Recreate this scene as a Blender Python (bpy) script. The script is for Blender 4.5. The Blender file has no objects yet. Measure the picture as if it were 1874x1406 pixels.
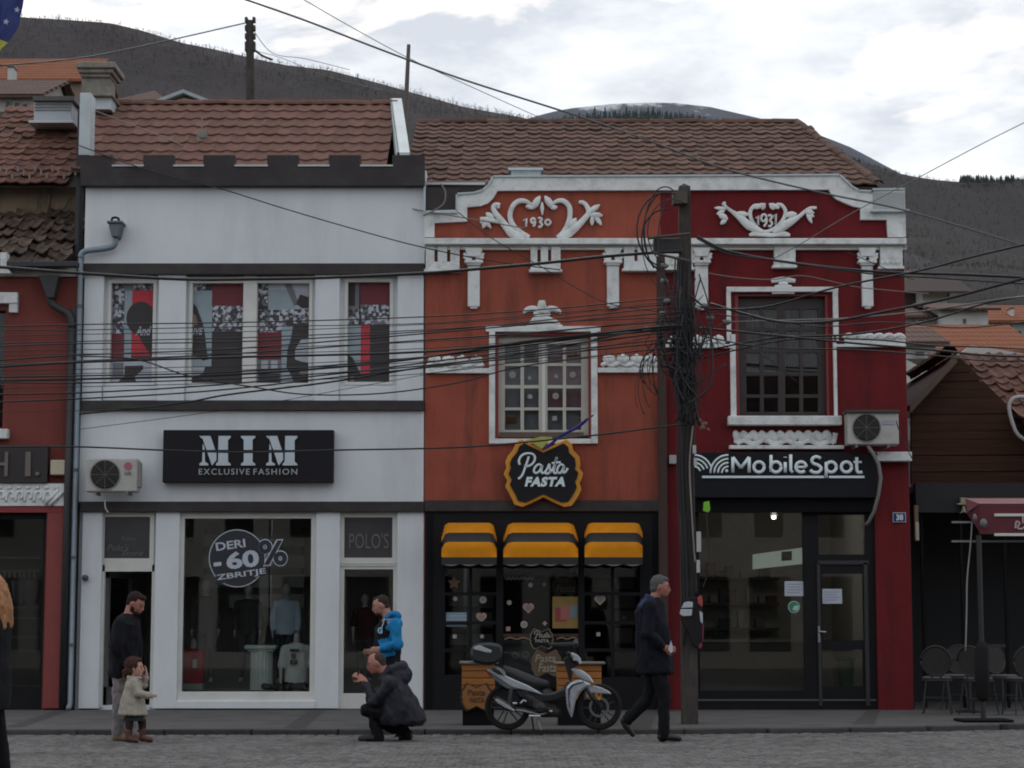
import bpy, bmesh, math, random
from mathutils import Vector, Matrix, kdtree, noise
random.seed(7)
R = math.radians
sc = bpy.context.scene
# ---------------------------------------------------------------- camera
F = 3800.0                      # focal length in photo pixels (1874 wide)
PITCH = math.atan(447 / F)
CZ = 1.22
cam = bpy.data.cameras.new('camera'); camo = bpy.data.objects.new('camera', cam)
sc.collection.objects.link(camo); sc.camera = camo
cam.sensor_width = 36; cam.lens = 36 * F / 1874; cam.clip_start = .1; cam.clip_end = 20000
camo.location = (0, 0, CZ); camo.rotation_euler = (R(90) + PITCH, 0, 0)
# ---------------------------------------------------------------- sky, sun, exposure
HAZE = 2.2e-5
SUN_EL, SUN_AZ = R(34), R(-4)     # sun behind the clouds, beyond the houses, a little to the left
w = bpy.data.worlds.new('World'); sc.world = w; w.use_nodes = True
nt = w.node_tree; N = nt.nodes; L = nt.links
for n in list(N): N.remove(n)
out = N.new('ShaderNodeOutputWorld'); bg = N.new('ShaderNodeBackground'); bg2 = N.new('ShaderNodeBackground')
sky = N.new('ShaderNodeTexSky'); sky.sky_type = 'NISHITA'; sky.sun_disc = False
sky.sun_elevation = SUN_EL; sky.sun_rotation = SUN_AZ; sky.air_density = 1.2; sky.dust_density = 2.5
bg.inputs[1].default_value = 0.10
L.new(sky.outputs[0], bg.inputs[0])
tc = N.new('ShaderNodeTexCoord')
mp = N.new('ShaderNodeMapping'); mp.inputs['Scale'].default_value = (1, 1, 2.6); mp.inputs['Location'].default_value = (.35, .1, .2)
L.new(tc.outputs['Generated'], mp.inputs[0])
nz = N.new('ShaderNodeTexNoise'); nz.inputs['Scale'].default_value = 5.5; nz.inputs['Detail'].default_value = 7; nz.inputs['Roughness'].default_value = .55
nz.inputs['Distortion'].default_value = .3
L.new(mp.outputs[0], nz.inputs[0])
cov = N.new('ShaderNodeValToRGB'); cov.color_ramp.elements[0].position = .34; cov.color_ramp.elements[1].position = .47
nz2 = N.new('ShaderNodeTexNoise'); nz2.inputs['Scale'].default_value = 11; nz2.inputs['Detail'].default_value = 6; nz2.inputs['Roughness'].default_value = .6
L.new(mp.outputs[0], nz2.inputs[0])
shade = N.new('ShaderNodeValToRGB')
shade.color_ramp.elements[0].position = .38; shade.color_ramp.elements[0].color = (.60, .64, .70, 1)
shade.color_ramp.elements[1].position = .63; shade.color_ramp.elements[1].color = (.90, .92, .95, 1)
L.new(nz.outputs[0], cov.inputs[0]); L.new(nz2.outputs[0], shade.inputs[0])
L.new(shade.outputs[0], bg2.inputs[0])
# clouds glow brighter towards the hidden sun
dt = N.new('ShaderNodeVectorMath'); dt.operation = 'DOT_PRODUCT'; dt.inputs[1].default_value = (math.sin(SUN_AZ)*math.cos(SUN_EL), math.cos(SUN_AZ)*math.cos(SUN_EL), math.sin(SUN_EL))
L.new(tc.outputs['Generated'], dt.inputs[0])
gm = N.new('ShaderNodeMapRange'); gm.inputs[1].default_value = -.2; gm.inputs[2].default_value = 1; gm.inputs[3].default_value = 1.16; gm.inputs[4].default_value = 1.22; gm.interpolation_type = 'SMOOTHSTEP'
L.new(dt.outputs['Value'], gm.inputs[0]); L.new(gm.outputs[0], bg2.inputs[1])
mx = N.new('ShaderNodeMixShader')
L.new(cov.outputs[0], mx.inputs[0]); L.new(bg.outputs[0], mx.inputs[1]); L.new(bg2.outputs[0], mx.inputs[2])
L.new(mx.outputs[0], out.inputs[0])
sun = bpy.data.lights.new('sun', 'SUN'); sun.energy = .5; sun.angle = R(25); sun.color = (1, .96, .9)
suno = bpy.data.objects.new('sun', sun); sc.collection.objects.link(suno)
sd = Vector((math.sin(SUN_AZ) * math.cos(SUN_EL), math.cos(SUN_AZ) * math.cos(SUN_EL), math.sin(SUN_EL)))
suno.rotation_euler = sd.to_track_quat('Z', 'Y').to_euler(); suno.location = (10, 30, 40)
sc.view_settings.view_transform = 'Standard'; sc.view_settings.look = 'None'
sc.view_settings.exposure = 0; sc.view_settings.gamma = 1; sc.view_settings.use_curve_mapping = False
sc.cycles.max_bounces = 6; sc.cycles.transparent_max_bounces = 12; sc.cycles.filter_width = 1.9
sc.cycles.sample_clamp_indirect = 3; sc.cycles.caustics_reflective = False; sc.cycles.caustics_refractive = False
# ---------------------------------------------------------------- measuring: photo pixel -> point at a depth
CP, SP = math.cos(PITCH), math.sin(PITCH)
def P(px, py, Y=30.0):
    u = -(py - 703) / F; d = (px - 937) / F
    dy = CP - u * SP; dz = SP + u * CP
    t = Y / dy
    return Vector((d * t, Y, CZ + dz * t))
def PX(px, py, Y=30.0): return P(px, py, Y).x
def PZ(py, Y=30.0): return P(937, py, Y).z
def GY(py, z=0.0):                     # depth of the ground point seen at py
    u = -(py - 703) / F
    return (z - CZ) * (CP - u * SP) / (SP + u * CP)
# ---------------------------------------------------------------- building blocks
WM = {}
class MB:
    def __init__(s): s.v = []; s.f = []; s.m = []; s.cm = 0
    def add(s, vs, fs):
        n = len(s.v); s.v += [tuple(v) for v in vs]
        for f in fs: s.f.append([i + n for i in f]); s.m.append(s.cm)
        return s
    def box(s, x0, x1, y0, y1, z0, z1):
        return s.add([(x0,y0,z0),(x1,y0,z0),(x1,y1,z0),(x0,y1,z0),(x0,y0,z1),(x1,y0,z1),(x1,y1,z1),(x0,y1,z1)],
                     [(0,3,2,1),(4,5,6,7),(0,1,5,4),(1,2,6,5),(2,3,7,6),(3,0,4,7)])
    def rbox(s, px0, py0, px1, py1, Y=30.0, d=.1):     # box whose front face covers a photo rectangle at depth Y
        ym = (py0 + py1) / 2
        return s.box(PX(px0, ym, Y), PX(px1, ym, Y), Y, Y + d, PZ(py1, Y), PZ(py0, Y))
    def prism(s, pts, y0, y1):                          # (x,z) outline extruded in y
        n = len(pts)
        vs = [(x, y0, z) for x, z in pts] + [(x, y1, z) for x, z in pts]
        return s.add(vs, [list(range(n)), list(range(2*n-1, n-1, -1))] + [(i, (i+1) % n, (i+1) % n + n, i + n) for i in range(n)])
    def pprism(s, pts, Y, d):                           # outline in photo pixels
        return s.prism([(P(a, b, Y).x, P(a, b, Y).z) for a, b in pts], Y, Y + d)
    def ngon(s, pts3, d):                               # 3-D outline extruded by vector d
        n = len(pts3); d = Vector(d)
        vs = [Vector(p) for p in pts3]; vs += [v + d for v in vs]
        return s.add(vs, [list(range(n)), list(range(2*n-1, n-1, -1))] + [(i, (i+1) % n, (i+1) % n + n, i + n) for i in range(n)])
    def tube(s, pts, r, n=8, flat=1.0, cap=True, up=None):
        pts = [Vector(p) for p in pts]; k = len(pts)
        rs = r if isinstance(r, (list, tuple)) else [r] * k
        if len(rs) != k: rs = [rs[0] + (rs[-1] - rs[0]) * i / (k - 1) for i in range(k)]
        base = len(s.v); prev = None
        for i in range(k):
            t = (pts[min(i+1, k-1)] - pts[max(i-1, 0)])
            if t.length < 1e-9: t = Vector((0, 0, 1))
            t.normalize()
            ref = Vector((0, 1, 0)) if flat != 1.0 else (prev if prev else Vector((0, 0, 1)))
            if abs(t.dot(ref)) > .98: ref = Vector((1, 0, 0))
            b = ref - t * ref.dot(t); b.normalize(); a = b.cross(t)
            if flat == 1.0: prev = b
            for j in range(n):
                an = 2 * math.pi * j / n
                s.v.append(tuple(pts[i] + a * math.cos(an) * rs[i] + b * math.sin(an) * rs[i] * flat))
        for i in range(k - 1):
            for j in range(n):
                s.f.append([base + i*n + j, base + i*n + (j+1) % n, base + (i+1)*n + (j+1) % n, base + (i+1)*n + j]); s.m.append(s.cm)
        if cap:
            s.f.append([base + j for j in range(n)][::-1]); s.m.append(s.cm)
            s.f.append([base + (k-1)*n + j for j in range(n)]); s.m.append(s.cm)
        return s
    def ptube(s, pts, r, Y, n=8, flat=.6, cap=True):   # stroke through photo pixels, r in metres (or list)
        return s.tube([P(a, b, Y) for a, b in pts], r, n, flat, cap)
    def lathe(s, prof, c=(0,0,0), n=16, ax='Z'):
        c = Vector(c); base = len(s.v)
        for r, h in prof:
            for j in range(n):
                a = 2 * math.pi * j / n; x, y = r * math.cos(a), r * math.sin(a)
                p = (x, y, h) if ax == 'Z' else ((x, h, y) if ax == 'Y' else (h, x, y))
                s.v.append(tuple(c + Vector(p)))
        for i in range(len(prof) - 1):
            for j in range(n):
                s.f.append([base + i*n + j, base + i*n + (j+1) % n, base + (i+1)*n + (j+1) % n, base + (i+1)*n + j]); s.m.append(s.cm)
        s.f.append([base + j for j in range(n)]); s.m.append(s.cm)
        s.f.append([base + (len(prof)-1)*n + j for j in range(n)]); s.m.append(s.cm)
        return s
    def ball(s, c, rx, ry, rz, n=12, m=8, rot=None):
        c = Vector(c); base = len(s.v); q = rot
        for i in range(m + 1):
            th = math.pi * i / m
            for j in range(n):
                a = 2 * math.pi * j / n
                p = Vector((rx * math.sin(th) * math.cos(a), ry * math.sin(th) * math.sin(a), rz * math.cos(th)))
                if q: p = q @ p
                s.v.append(tuple(c + p))
        for i in range(m):
            for j in range(n):
                s.f.append([base + i*n + j, base + i*n + (j+1) % n, base + (i+1)*n + (j+1) % n, base + (i+1)*n + j]); s.m.append(s.cm)
        return s
    def mesh(s, name, mats, bevel=0, smooth=False, recalc=True):
        me = bpy.data.meshes.new(name); me.from_pydata(s.v, [], s.f)
        for m in (mats if isinstance(mats, (list, tuple)) else [mats]): me.materials.append(m)
        if len(me.materials) > 1: me.polygons.foreach_set('material_index', s.m)
        if recalc or bevel:
            bm = bmesh.new(); bm.from_mesh(me)
            if recalc: bmesh.ops.recalc_face_normals(bm, faces=bm.faces)
            if bevel: bmesh.ops.bevel(bm, geom=list(bm.edges), offset=bevel, segments=1, affect='EDGES', clamp_overlap=True)
            bm.to_mesh(me); bm.free()
        if smooth: me.polygons.foreach_set('use_smooth', [True] * len(me.polygons))
        me.update(); return me
    def build(s, name, mats, parent=None, **k):
        return link(bpy.data.objects.new(name, s.mesh(name, mats, **k)), parent)
def link(o, parent=None, M=None):
    sc.collection.objects.link(o)
    if M is not None: o.matrix_basis = M
    if parent is not None:
        o.parent = parent; o.matrix_parent_inverse = WM[parent].inverted()
    WM[o] = o.matrix_basis.copy()
    return o
def tag(o, label, cat, group=None, kind=None):
    if label: o['label'] = label
    if cat: o['category'] = cat
    if group: o['group'] = group
    if kind: o['kind'] = kind
    return o
def thing(name, label, cat, loc=(0,0,0), group=None):
    o = bpy.data.objects.new(name, None); o.empty_display_size = .1
    link(o, None, Matrix.Translation(Vector(loc)))
    return tag(o, label, cat, group)
def struct(o): o['kind'] = 'structure'; return o
def wall_holes(mb, x0, x1, z0, z1, holes, y0, y1):
    """a wall slab with rectangular openings (x0,x1,z0,z1)"""
    xs = sorted({x0, x1} | {v for h in holes for v in h[:2] if x0 < v < x1}); zs = sorted({z0, z1} | {v for h in holes for v in h[2:] if z0 < v < z1})
    def solid(i, j):
        if i < 0 or j < 0 or i >= len(xs)-1 or j >= len(zs)-1: return False
        cx, cz = (xs[i]+xs[i+1])/2, (zs[j]+zs[j+1])/2
        return not any(h[0] < cx < h[1] and h[2] < cz < h[3] for h in holes)
    for i in range(len(xs)-1):
        for j in range(len(zs)-1):
            if not solid(i, j): continue
            a, b, c, d = xs[i], xs[i+1], zs[j], zs[j+1]
            mb.add([(a,y0,c),(b,y0,c),(b,y0,d),(a,y0,d)], [(0,1,2,3)]); mb.add([(a,y1,c),(b,y1,c),(b,y1,d),(a,y1,d)], [(3,2,1,0)])
            if not solid(i-1, j): mb.add([(a,y0,c),(a,y1,c),(a,y1,d),(a,y0,d)], [(3,2,1,0)])
            if not solid(i+1, j): mb.add([(b,y0,c),(b,y1,c),(b,y1,d),(b,y0,d)], [(0,1,2,3)])
            if not solid(i, j-1): mb.add([(a,y0,c),(b,y0,c),(b,y1,c),(a,y1,c)], [(3,2,1,0)])
            if not solid(i, j+1): mb.add([(a,y0,d),(b,y0,d),(b,y1,d),(a,y1,d)], [(0,1,2,3)])
    return mb
def prect(px0, py0, px1, py1, Y=30.0):
    ym = (py0+py1)/2
    return (PX(px0, ym, Y), PX(px1, ym, Y), PZ(py1, Y), PZ(py0, Y))
FONT = {}
def text_mb(txt, bold=0, space=1.0):
    key = (txt, bold, space)
    if key not in FONT:
        cu = bpy.data.curves.new('lettering', 'FONT'); cu.body = txt; cu.size = 1; cu.offset = bold; cu.space_character = space
        cu.resolution_u = 3; cu.extrude = .5
        o = bpy.data.objects.new('lettering', cu); sc.collection.objects.link(o)
        me = bpy.data.meshes.new_from_object(o.evaluated_get(bpy.context.evaluated_depsgraph_get()))
        vs = [tuple(v.co) for v in me.vertices]; fs = [list(p.vertices) for p in me.polygons]
        bpy.data.objects.remove(o); bpy.data.curves.remove(cu); bpy.data.meshes.remove(me)
        FONT[key] = (vs, fs)
    return FONT[key]
def text(mb, txt, px0, py0, px1, py1, Y, d=.01, bold=0, shear=0, rot=0, space=1.0):
    """lettering fitted into a photo rectangle on the plane Y, extruded by d towards the viewer"""
    vs, fs = text_mb(txt, bold, space)
    if not vs: return mb
    vs = [(x + shear * y, y, z) for x, y, z in vs]
    ax0, ax1 = min(v[0] for v in vs), max(v[0] for v in vs); ay0, ay1 = min(v[1] for v in vs), max(v[1] for v in vs)
    X0, X1, Z0, Z1 = prect(px0, py0, px1, py1, Y); cx, cz = (X0+X1)/2, (Z0+Z1)/2; c, s_ = math.cos(rot), math.sin(rot)
    o = []
    for x, y, z in vs:
        a = X0 + (x-ax0)/(ax1-ax0)*(X1-X0) - cx; b = Z0 + (y-ay0)/(ay1-ay0)*(Z1-Z0) - cz
        o.append((cx + a*c - b*s_, Y - (z+.5)*d, cz + a*s_ + b*c))
    return mb.add(o, fs)
def smoothpath(pts, k=4):
    """Catmull-Rom through 2-D or 3-D points"""
    pts = [Vector(p) for p in pts]; o = []
    for i in range(len(pts)-1):
        p0, p1, p2, p3 = pts[max(i-1,0)], pts[i], pts[i+1], pts[min(i+2, len(pts)-1)]
        for j in range(k):
            t = j/k
            o.append(.5*((2*p1) + (-p0+p2)*t + (2*p0-5*p1+4*p2-p3)*t*t + (-p0+3*p1-3*p2+p3)*t*t*t))
    o.append(pts[-1]); return o
def sag(a, b, s, n=14):
    a, b = Vector(a), Vector(b)
    return [a.lerp(b, i/n) - Vector((0,0,s*4*(i/n)*(1-i/n))) for i in range(n+1)]
# ---------------------------------------------------------------- materials
def mat(name, col, rough=.75, var=.12, scale=6, metal=0, bump=0, bscale=60, stretch=(1,1,1), rnd=0, dirt=None, dscale=1.2, damt=.5, spec=.5, tint=None, streak=0):
    m = bpy.data.materials.new(name); m.use_nodes = True; t = m.node_tree; n = t.nodes; l = t.links
    b = n['Principled BSDF']; b.inputs['Roughness'].default_value = rough; b.inputs['Metallic'].default_value = metal
    if rough >= .8 and spec == .5: spec = .22
    b.inputs['Specular IOR Level'].default_value = spec
    geo = n.new('ShaderNodeNewGeometry'); mpn = n.new('ShaderNodeMapping'); mpn.inputs['Scale'].default_value = stretch
    l.new(geo.outputs['Position'], mpn.inputs[0])
    nz = n.new('ShaderNodeTexNoise'); nz.inputs['Scale'].default_value = scale; nz.inputs['Detail'].default_value = 6; nz.inputs['Roughness'].default_value = .6
    l.new(mpn.outputs[0], nz.inputs[0])
    mr = n.new('ShaderNodeMapRange'); mr.inputs[1].default_value = .3; mr.inputs[2].default_value = .7
    mr.inputs[3].default_value = 1 - var; mr.inputs[4].default_value = 1 + var; l.new(nz.outputs[0], mr.inputs[0])
    fac = mr.outputs[0]
    if rnd:
        oi = n.new('ShaderNodeObjectInfo'); ad = n.new('ShaderNodeMath'); ad.operation = 'ADD'
        l.new(oi.outputs['Random'], ad.inputs[0]); l.new(geo.outputs['Random Per Island'], ad.inputs[1])
        fr = n.new('ShaderNodeMath'); fr.operation = 'FRACT'; l.new(ad.outputs[0], fr.inputs[0])
        m2 = n.new('ShaderNodeMapRange'); m2.inputs[3].default_value = 1 - rnd; m2.inputs[4].default_value = 1 + rnd; l.new(fr.outputs[0], m2.inputs[0])
        mu = n.new('ShaderNodeMath'); mu.operation = 'MULTIPLY'; l.new(fac, mu.inputs[0]); l.new(m2.outputs[0], mu.inputs[1]); fac = mu.outputs[0]
    vm = n.new('ShaderNodeVectorMath'); vm.operation = 'SCALE'; vm.inputs[0].default_value = col[:3]; l.new(fac, vm.inputs['Scale'])
    colo = vm.outputs[0]
    if dirt:
        n3 = n.new('ShaderNodeTexNoise'); n3.inputs['Scale'].default_value = dscale; n3.inputs['Detail'].default_value = 9; n3.inputs['Roughness'].default_value = .68
        if streak:
            mp3 = n.new('ShaderNodeMapping'); mp3.inputs['Scale'].default_value = (streak, streak, .35); l.new(geo.outputs['Position'], mp3.inputs[0]); l.new(mp3.outputs[0], n3.inputs[0])
        else: l.new(geo.outputs['Position'], n3.inputs[0])
        m3 = n.new('ShaderNodeMapRange'); m3.inputs[1].default_value = .48; m3.inputs[2].default_value = .72; m3.inputs[4].default_value = damt; l.new(n3.outputs[0], m3.inputs[0])
        mi = n.new('ShaderNodeMix'); mi.data_type = 'RGBA'; mi.inputs['B'].default_value = (*dirt, 1)
        l.new(m3.outputs[0], mi.inputs['Factor']); l.new(colo, mi.inputs['A']); colo = mi.outputs['Result']
    l.new(colo, b.inputs['Base Color'])
    if bump:
        n4 = n.new('ShaderNodeTexNoise'); n4.inputs['Scale'].default_value = bscale; n4.inputs['Detail'].default_value = 4; l.new(mpn.outputs[0], n4.inputs[0])
        bp = n.new('ShaderNodeBump'); bp.inputs['Strength'].default_value = 1; bp.inputs['Distance'].default_value = bump
        l.new(n4.outputs[0], bp.inputs['Height']); l.new(bp.outputs[0], b.inputs['Normal'])
    return m
def glass(name, tint=(.8,.82,.82), ior=1.5, rough=.02, extra=.0):
    m = bpy.data.materials.new(name); m.use_nodes = True; t = m.node_tree; n = t.nodes; l = t.links
    for x in list(n): n.remove(x)
    o = n.new('ShaderNodeOutputMaterial'); tr = n.new('ShaderNodeBsdfTransparent'); gl = n.new('ShaderNodeBsdfGlossy'); mi = n.new('ShaderNodeMixShader'); fr = n.new('ShaderNodeFresnel')
    fr.inputs[0].default_value = ior; tr.inputs[0].default_value = (*tint, 1); gl.inputs['Roughness'].default_value = rough
    ad = n.new('ShaderNodeMath'); ad.operation = 'ADD'; ad.inputs[1].default_value = extra; l.new(fr.outputs[0], ad.inputs[0])
    l.new(ad.outputs[0], mi.inputs[0]); l.new(tr.outputs[0], mi.inputs[1]); l.new(gl.outputs[0], mi.inputs[2]); l.new(mi.outputs[0], o.inputs[0])
    return m
M = {}
M['white'] = mat('white_render', (.72,.745,.775), .85, .03, 1.5, bump=.002, bscale=90, dirt=(.40,.40,.40), dscale=1.3, damt=.28, streak=1.6)
M['white2'] = mat('white_frame', (.68,.68,.64), .5, .05, 3, dirt=(.35,.34,.32), damt=.3)
M['cream'] = mat('cream_frame', (.50,.48,.42), .6, .08, 5)
M['stucco'] = mat('white_stucco', (.76,.78,.77), .85, .06, 8, bump=.004, bscale=40, dirt=(.34,.33,.30), dscale=5, damt=.65)
M['char'] = mat('charcoal_metal', (.048,.041,.042), .6, .12, 3, dirt=(.07,.065,.06), dscale=3, damt=.8, spec=.2)
M['orange'] = mat('orange_render', (.34,.088,.056), .9, .10, 2.2, bump=.004, bscale=45, dirt=(.15,.055,.042), dscale=1.8, damt=.85, streak=2.2)
M['red'] = mat('dark_red_render', (.155,.017,.020), .9, .10, 2.2, bump=.004, bscale=45, dirt=(.07,.016,.018), dscale=1.8, damt=.85, streak=2.2)
M['leftred'] = mat('brown_red_render', (.20,.055,.045), .9, .1, 1.5, bump=.003, bscale=60, dirt=(.11,.04,.035), dscale=1.1, damt=.7, streak=1.5)
M['redtrim'] = mat('red_trim', (.25,.03,.03), .6, .1, 6)
M['black'] = mat('black_paint', (.009,.009,.011), .5, .15, 4, spec=.2)
M['blackm'] = mat('matt_black', (.009,.009,.011), .9, .15, 6, spec=.15)
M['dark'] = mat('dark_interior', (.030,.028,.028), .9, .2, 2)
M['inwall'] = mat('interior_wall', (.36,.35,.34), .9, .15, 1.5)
M['infloor'] = mat('interior_floor', (.07,.06,.05), .6, .2, 4)
M['tile1'] = mat('red_clay_tile', (.168,.084,.064), .85, .16, 9, rnd=.16, bump=.004, bscale=40, dirt=(.08,.05,.04), dscale=5, damt=.5)
M['tile2'] = mat('brown_clay_tile', (.128,.070,.052), .9, .22, 9, rnd=.28, bump=.004, bscale=40, dirt=(.06,.05,.04), dscale=4, damt=.6)
M['tile3'] = mat('old_mossy_tile', (.10,.07,.055), .95, .3, 9, rnd=.35, bump=.005, bscale=40, dirt=(.04,.04,.032), dscale=6, damt=.7)
M['tile4'] = mat('weathered_red_tile', (.150,.070,.052), .9, .22, 9, rnd=.25, bump=.004, bscale=40, dirt=(.07,.05,.04), dscale=5, damt=.7)
M['tiledeck'] = mat('roof_underlay', (.05,.035,.03), .9)
M['steel'] = mat('zinc_sheet', (.30,.34,.37), .45, .1, 5, metal=.6, dirt=(.2,.2,.2), damt=.4)
M['flash'] = mat('white_flashing', (.52,.58,.60), .5, .06, 4, dirt=(.3,.32,.32), damt=.4)
M['pipe'] = mat('grey_blue_pipe', (.22,.26,.30), .5, .1, 5, metal=.3)
M['pipedark'] = mat('dark_pipe', (.03,.03,.033), .6, .15, 5)
M['concrete'] = mat('grey_concrete', (.26,.24,.21), .95, .2, 6, bump=.01, bscale=25, dirt=(.12,.11,.10), dscale=4, damt=.7)
M['beige'] = mat('beige_old_wall', (.26,.20,.14), .95, .2, 3, dirt=(.12,.09,.07), dscale=2.5, damt=.8, streak=2)
M['stone'] = mat('granite_setts', (.178,.17,.163), .8, .2, 14, rnd=.22, bump=.006, bscale=45, dirt=(.065,.062,.058), dscale=1.1, damt=.7)
M['joint'] = mat('sandy_joints', (.055,.05,.045), .95, .3, 20)
M['pave'] = mat('pavement_asphalt', (.125,.12,.115), .9, .13, 3, bump=.004, bscale=80, dirt=(.06,.06,.06), dscale=1.6, damt=.6)
M['band'] = mat('darker_paving', (.082,.078,.076), .9, .12, 5, bump=.004, bscale=80)
M['kerb'] = mat('kerb_stone', (.065,.063,.062), .85, .2, 8, rnd=.15, bump=.006, bscale=30)
M['wood'] = mat('brown_wood_cladding', (.055,.024,.013), .8, .45, 6, stretch=(.25,1,14), rnd=.12, bump=.003, bscale=20)
M['darkwood'] = mat('dark_window_wood', (.032,.022,.02), .5, .25, 8)
M['silver'] = mat('silver_letters', (.55,.62,.68), .4, .03, 5, metal=.2)
M['ledwhite'] = mat('white_acrylic', (.78,.88,.91), .4, .02, 5)
M['lgrey'] = mat('grey_lettering', (.42,.43,.45), .5, .03)
M['yellow'] = mat('sign_yellow', (.70,.30,.025), .55, .06, 6)
M['awnyel'] = mat('awning_yellow', (.72,.26,.008), .9, .08, 5, dirt=(.4,.17,.02), damt=.4)
M['awnblk'] = mat('awning_black', (.02,.019,.019), .6, .1, 5)
M['acw'] = mat('ac_casing', (.46,.45,.42), .5, .05, 4, dirt=(.3,.28,.25), dscale=6, damt=.4)
M['grille'] = mat('fan_grille', (.10,.095,.09), .6, .1, 8)
M['glass'] = glass('shop_glass', (.95,.97,.96), 1.5, .01, .0)
M['glass2'] = glass('dim_glass', (.78,.80,.80), 1.4, .02, .0)
M['frost'] = mat('frosted_pane', (.055,.055,.06), .12, .15, 3, spec=.5)
M['skin'] = mat('skin', (.42,.21,.15), .6, .08, 20)
M['skin2'] = mat('skin_ruddy', (.38,.16,.12), .6, .08, 20)
M['poleM'] = mat('weathered_pole', (.075,.066,.06), .95, .3, 7, stretch=(2,2,.4), bump=.01, bscale=30, dirt=(.035,.03,.03), dscale=4, damt=.7)
M['cable'] = mat('black_cable', (.014,.014,.016), .5, .1)
M['cableg'] = mat('grey_cable', (.16,.16,.16), .6, .1)
def words(name, matl, par, items, Y, d, **k):
    for it in items:
        kk = dict(k); kk.update(it[5] if len(it) > 5 else {})
        text(MB_(kk), it[0], *it[1:5], Y, d, **{a: b for a, b in kk.items() if a != 'mb'}).build(name, matl, par)
def MB_(k): return MB()
def simple(name, c, rough=.6, **k):
    if name not in M: M[name] = mat(name, c, rough, k.pop('var', .08), **k)
    return M[name]
# ================================================================ GROUND
KERB = [(-60, GY(1336+9, .06)), (-9, GY(1336, .06)), (2, GY(1335, .06)), (4.5, GY(1331, .06)), (9, GY(1318, .06)), (60, GY(1300, .06))]
def kerb_y(x):
    for (a, ya), (b, yb) in zip(KERB, KERB[1:]):
        if a <= x <= b: return ya + (yb-ya)*(x-a)/(b-a)
    return KERB[0][1]
PH = .06
mb = MB(); mb.add([(-6000,-3000,-.30),(6000,-3000,-.30),(6000,9000,-.30),(-6000,9000,-.30)], [(0,1,2,3)])
struct(mb.build('ground', simple('earth', (.09,.08,.065), .95, scale=.05)))
mb = MB(); mb.add([(-60,4,-.012),(60,4,-.012),(60,25.6,-.012),(-60,25.6,-.012)], [(0,1,2,3)]); road = struct(mb.build('road', M['joint']))
mb = MB()
xs = [-60,-9,2,4.5,9,60]
n = len(xs)
mb.add([(x, kerb_y(x)+.14, PH) for x in xs] + [(x, 40, PH) for x in xs], [(i, i+1, n+i+1, n+i) for i in range(n-1)])
pav = struct(mb.build('pavement', M['pave']))
# darker bands of paving that cross the pavement
for a, b, c, d in [((10,1331),(40,1331),(132,1299),(108,1299)), ((520,1333),(556,1333),(598,1298),(570,1298)), ((1150,1333),(1190,1333),(1205,1299),(1178,1299)), ((1560,1326),(1600,1326),(1612,1298),(1590,1298))]:
    pts = []
    for px, py in (a, b, c, d):
        Y = GY(py, PH); q = P(px, py, Y); pts.append((q.x, q.y, PH + .004))
    MB().add(pts, [(0,1,2,3)]).build('paving_band', M['band'], pav)
# kerb stones
KS = MB().box(0, .985, 0, .15, -.14, .004).mesh('kerb_stone', M['kerb'], bevel=.012)
x = -11.0
kerb = None
while x < 11:
    y0, y1 = kerb_y(x), kerb_y(x+1); a = math.atan2(y1-y0, 1)
    link(bpy.data.objects.new('kerb_stone', KS), pav, Matrix.Translation((x, y0, PH + random.uniform(-.004,.004))) @ Matrix.Rotation(a, 4, 'Z')); x += 1.0
mb = MB()
for a, b in ((-60,-11),(11,60)): mb.add([(a,kerb_y(a),PH),(b,kerb_y(b),PH),(b,kerb_y(b)+.15,PH),(a,kerb_y(a)+.15,PH),(a,kerb_y(a),-.1),(b,kerb_y(b),-.1)], [(0,1,2,3),(4,5,1,0)])
mb.build('kerb_line', M['kerb'], pav)
# gutter strip of long stones beside the kerb, then the setts in shallow arcs
def sett_mesh(k):
    r = random.Random(k); w, l = .052, .047
    top = [(-w+r.uniform(0,.008), -l+r.uniform(0,.008)), (w-r.uniform(0,.008), -l+r.uniform(0,.008)), (w-r.uniform(0,.008), l-r.uniform(0,.008)), (-w+r.uniform(0,.008), l-r.uniform(0,.008))]
    m_ = MB(); vs = [(x,y,-.02) for x,y in top] + [(x*.97,y*.97,-.003) for x,y in top] + [(x*.8,y*.8,.004+r.uniform(0,.004)) for x,y in top]
    m_.add(vs, [(0,1,5,4),(1,2,6,5),(2,3,7,6),(3,0,4,7),(4,5,9,8),(5,6,10,9),(6,7,11,10),(7,4,8,11),(8,9,10,11)])
    return m_
setts = [sett_mesh(k) for k in range(8)]; smesh = [s.mesh('sett', M['stone']) for s in setts]
cells = []
A = 1.35                                              # width of one arc
for r in range(int((25.5-14.6)/.108)):
    for c in range(-90, 90):
        x = c*.115 + (r % 2)*.0575 + random.uniform(-.006,.006)
        ph = ((x/A) % 1.0) - .5
        y = 14.6 + r*.108 - (ph*ph)*1.1 + random.uniform(-.008,.008)
        if abs(x) > (y*.25+1.6) or y > kerb_y(x) - .06 or y < 14.4: continue
        cells.append((x, y, -ph*1.1 + random.uniform(-.09,.09)))
def on_screen(c): return c[1] > GY(1405) - .02 and abs(c[0]) < c[1]*.2466
near = sorted([c for c in cells if on_screen(c)], key=lambda c: c[1])[:300]; ns = set(near)
for x, y, a in near:
    link(bpy.data.objects.new('sett', random.choice(smesh)), road, Matrix.Translation((x,y,random.uniform(-.004,.003))) @ Matrix.Rotation(a,4,'Z'))
mb = MB()
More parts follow.
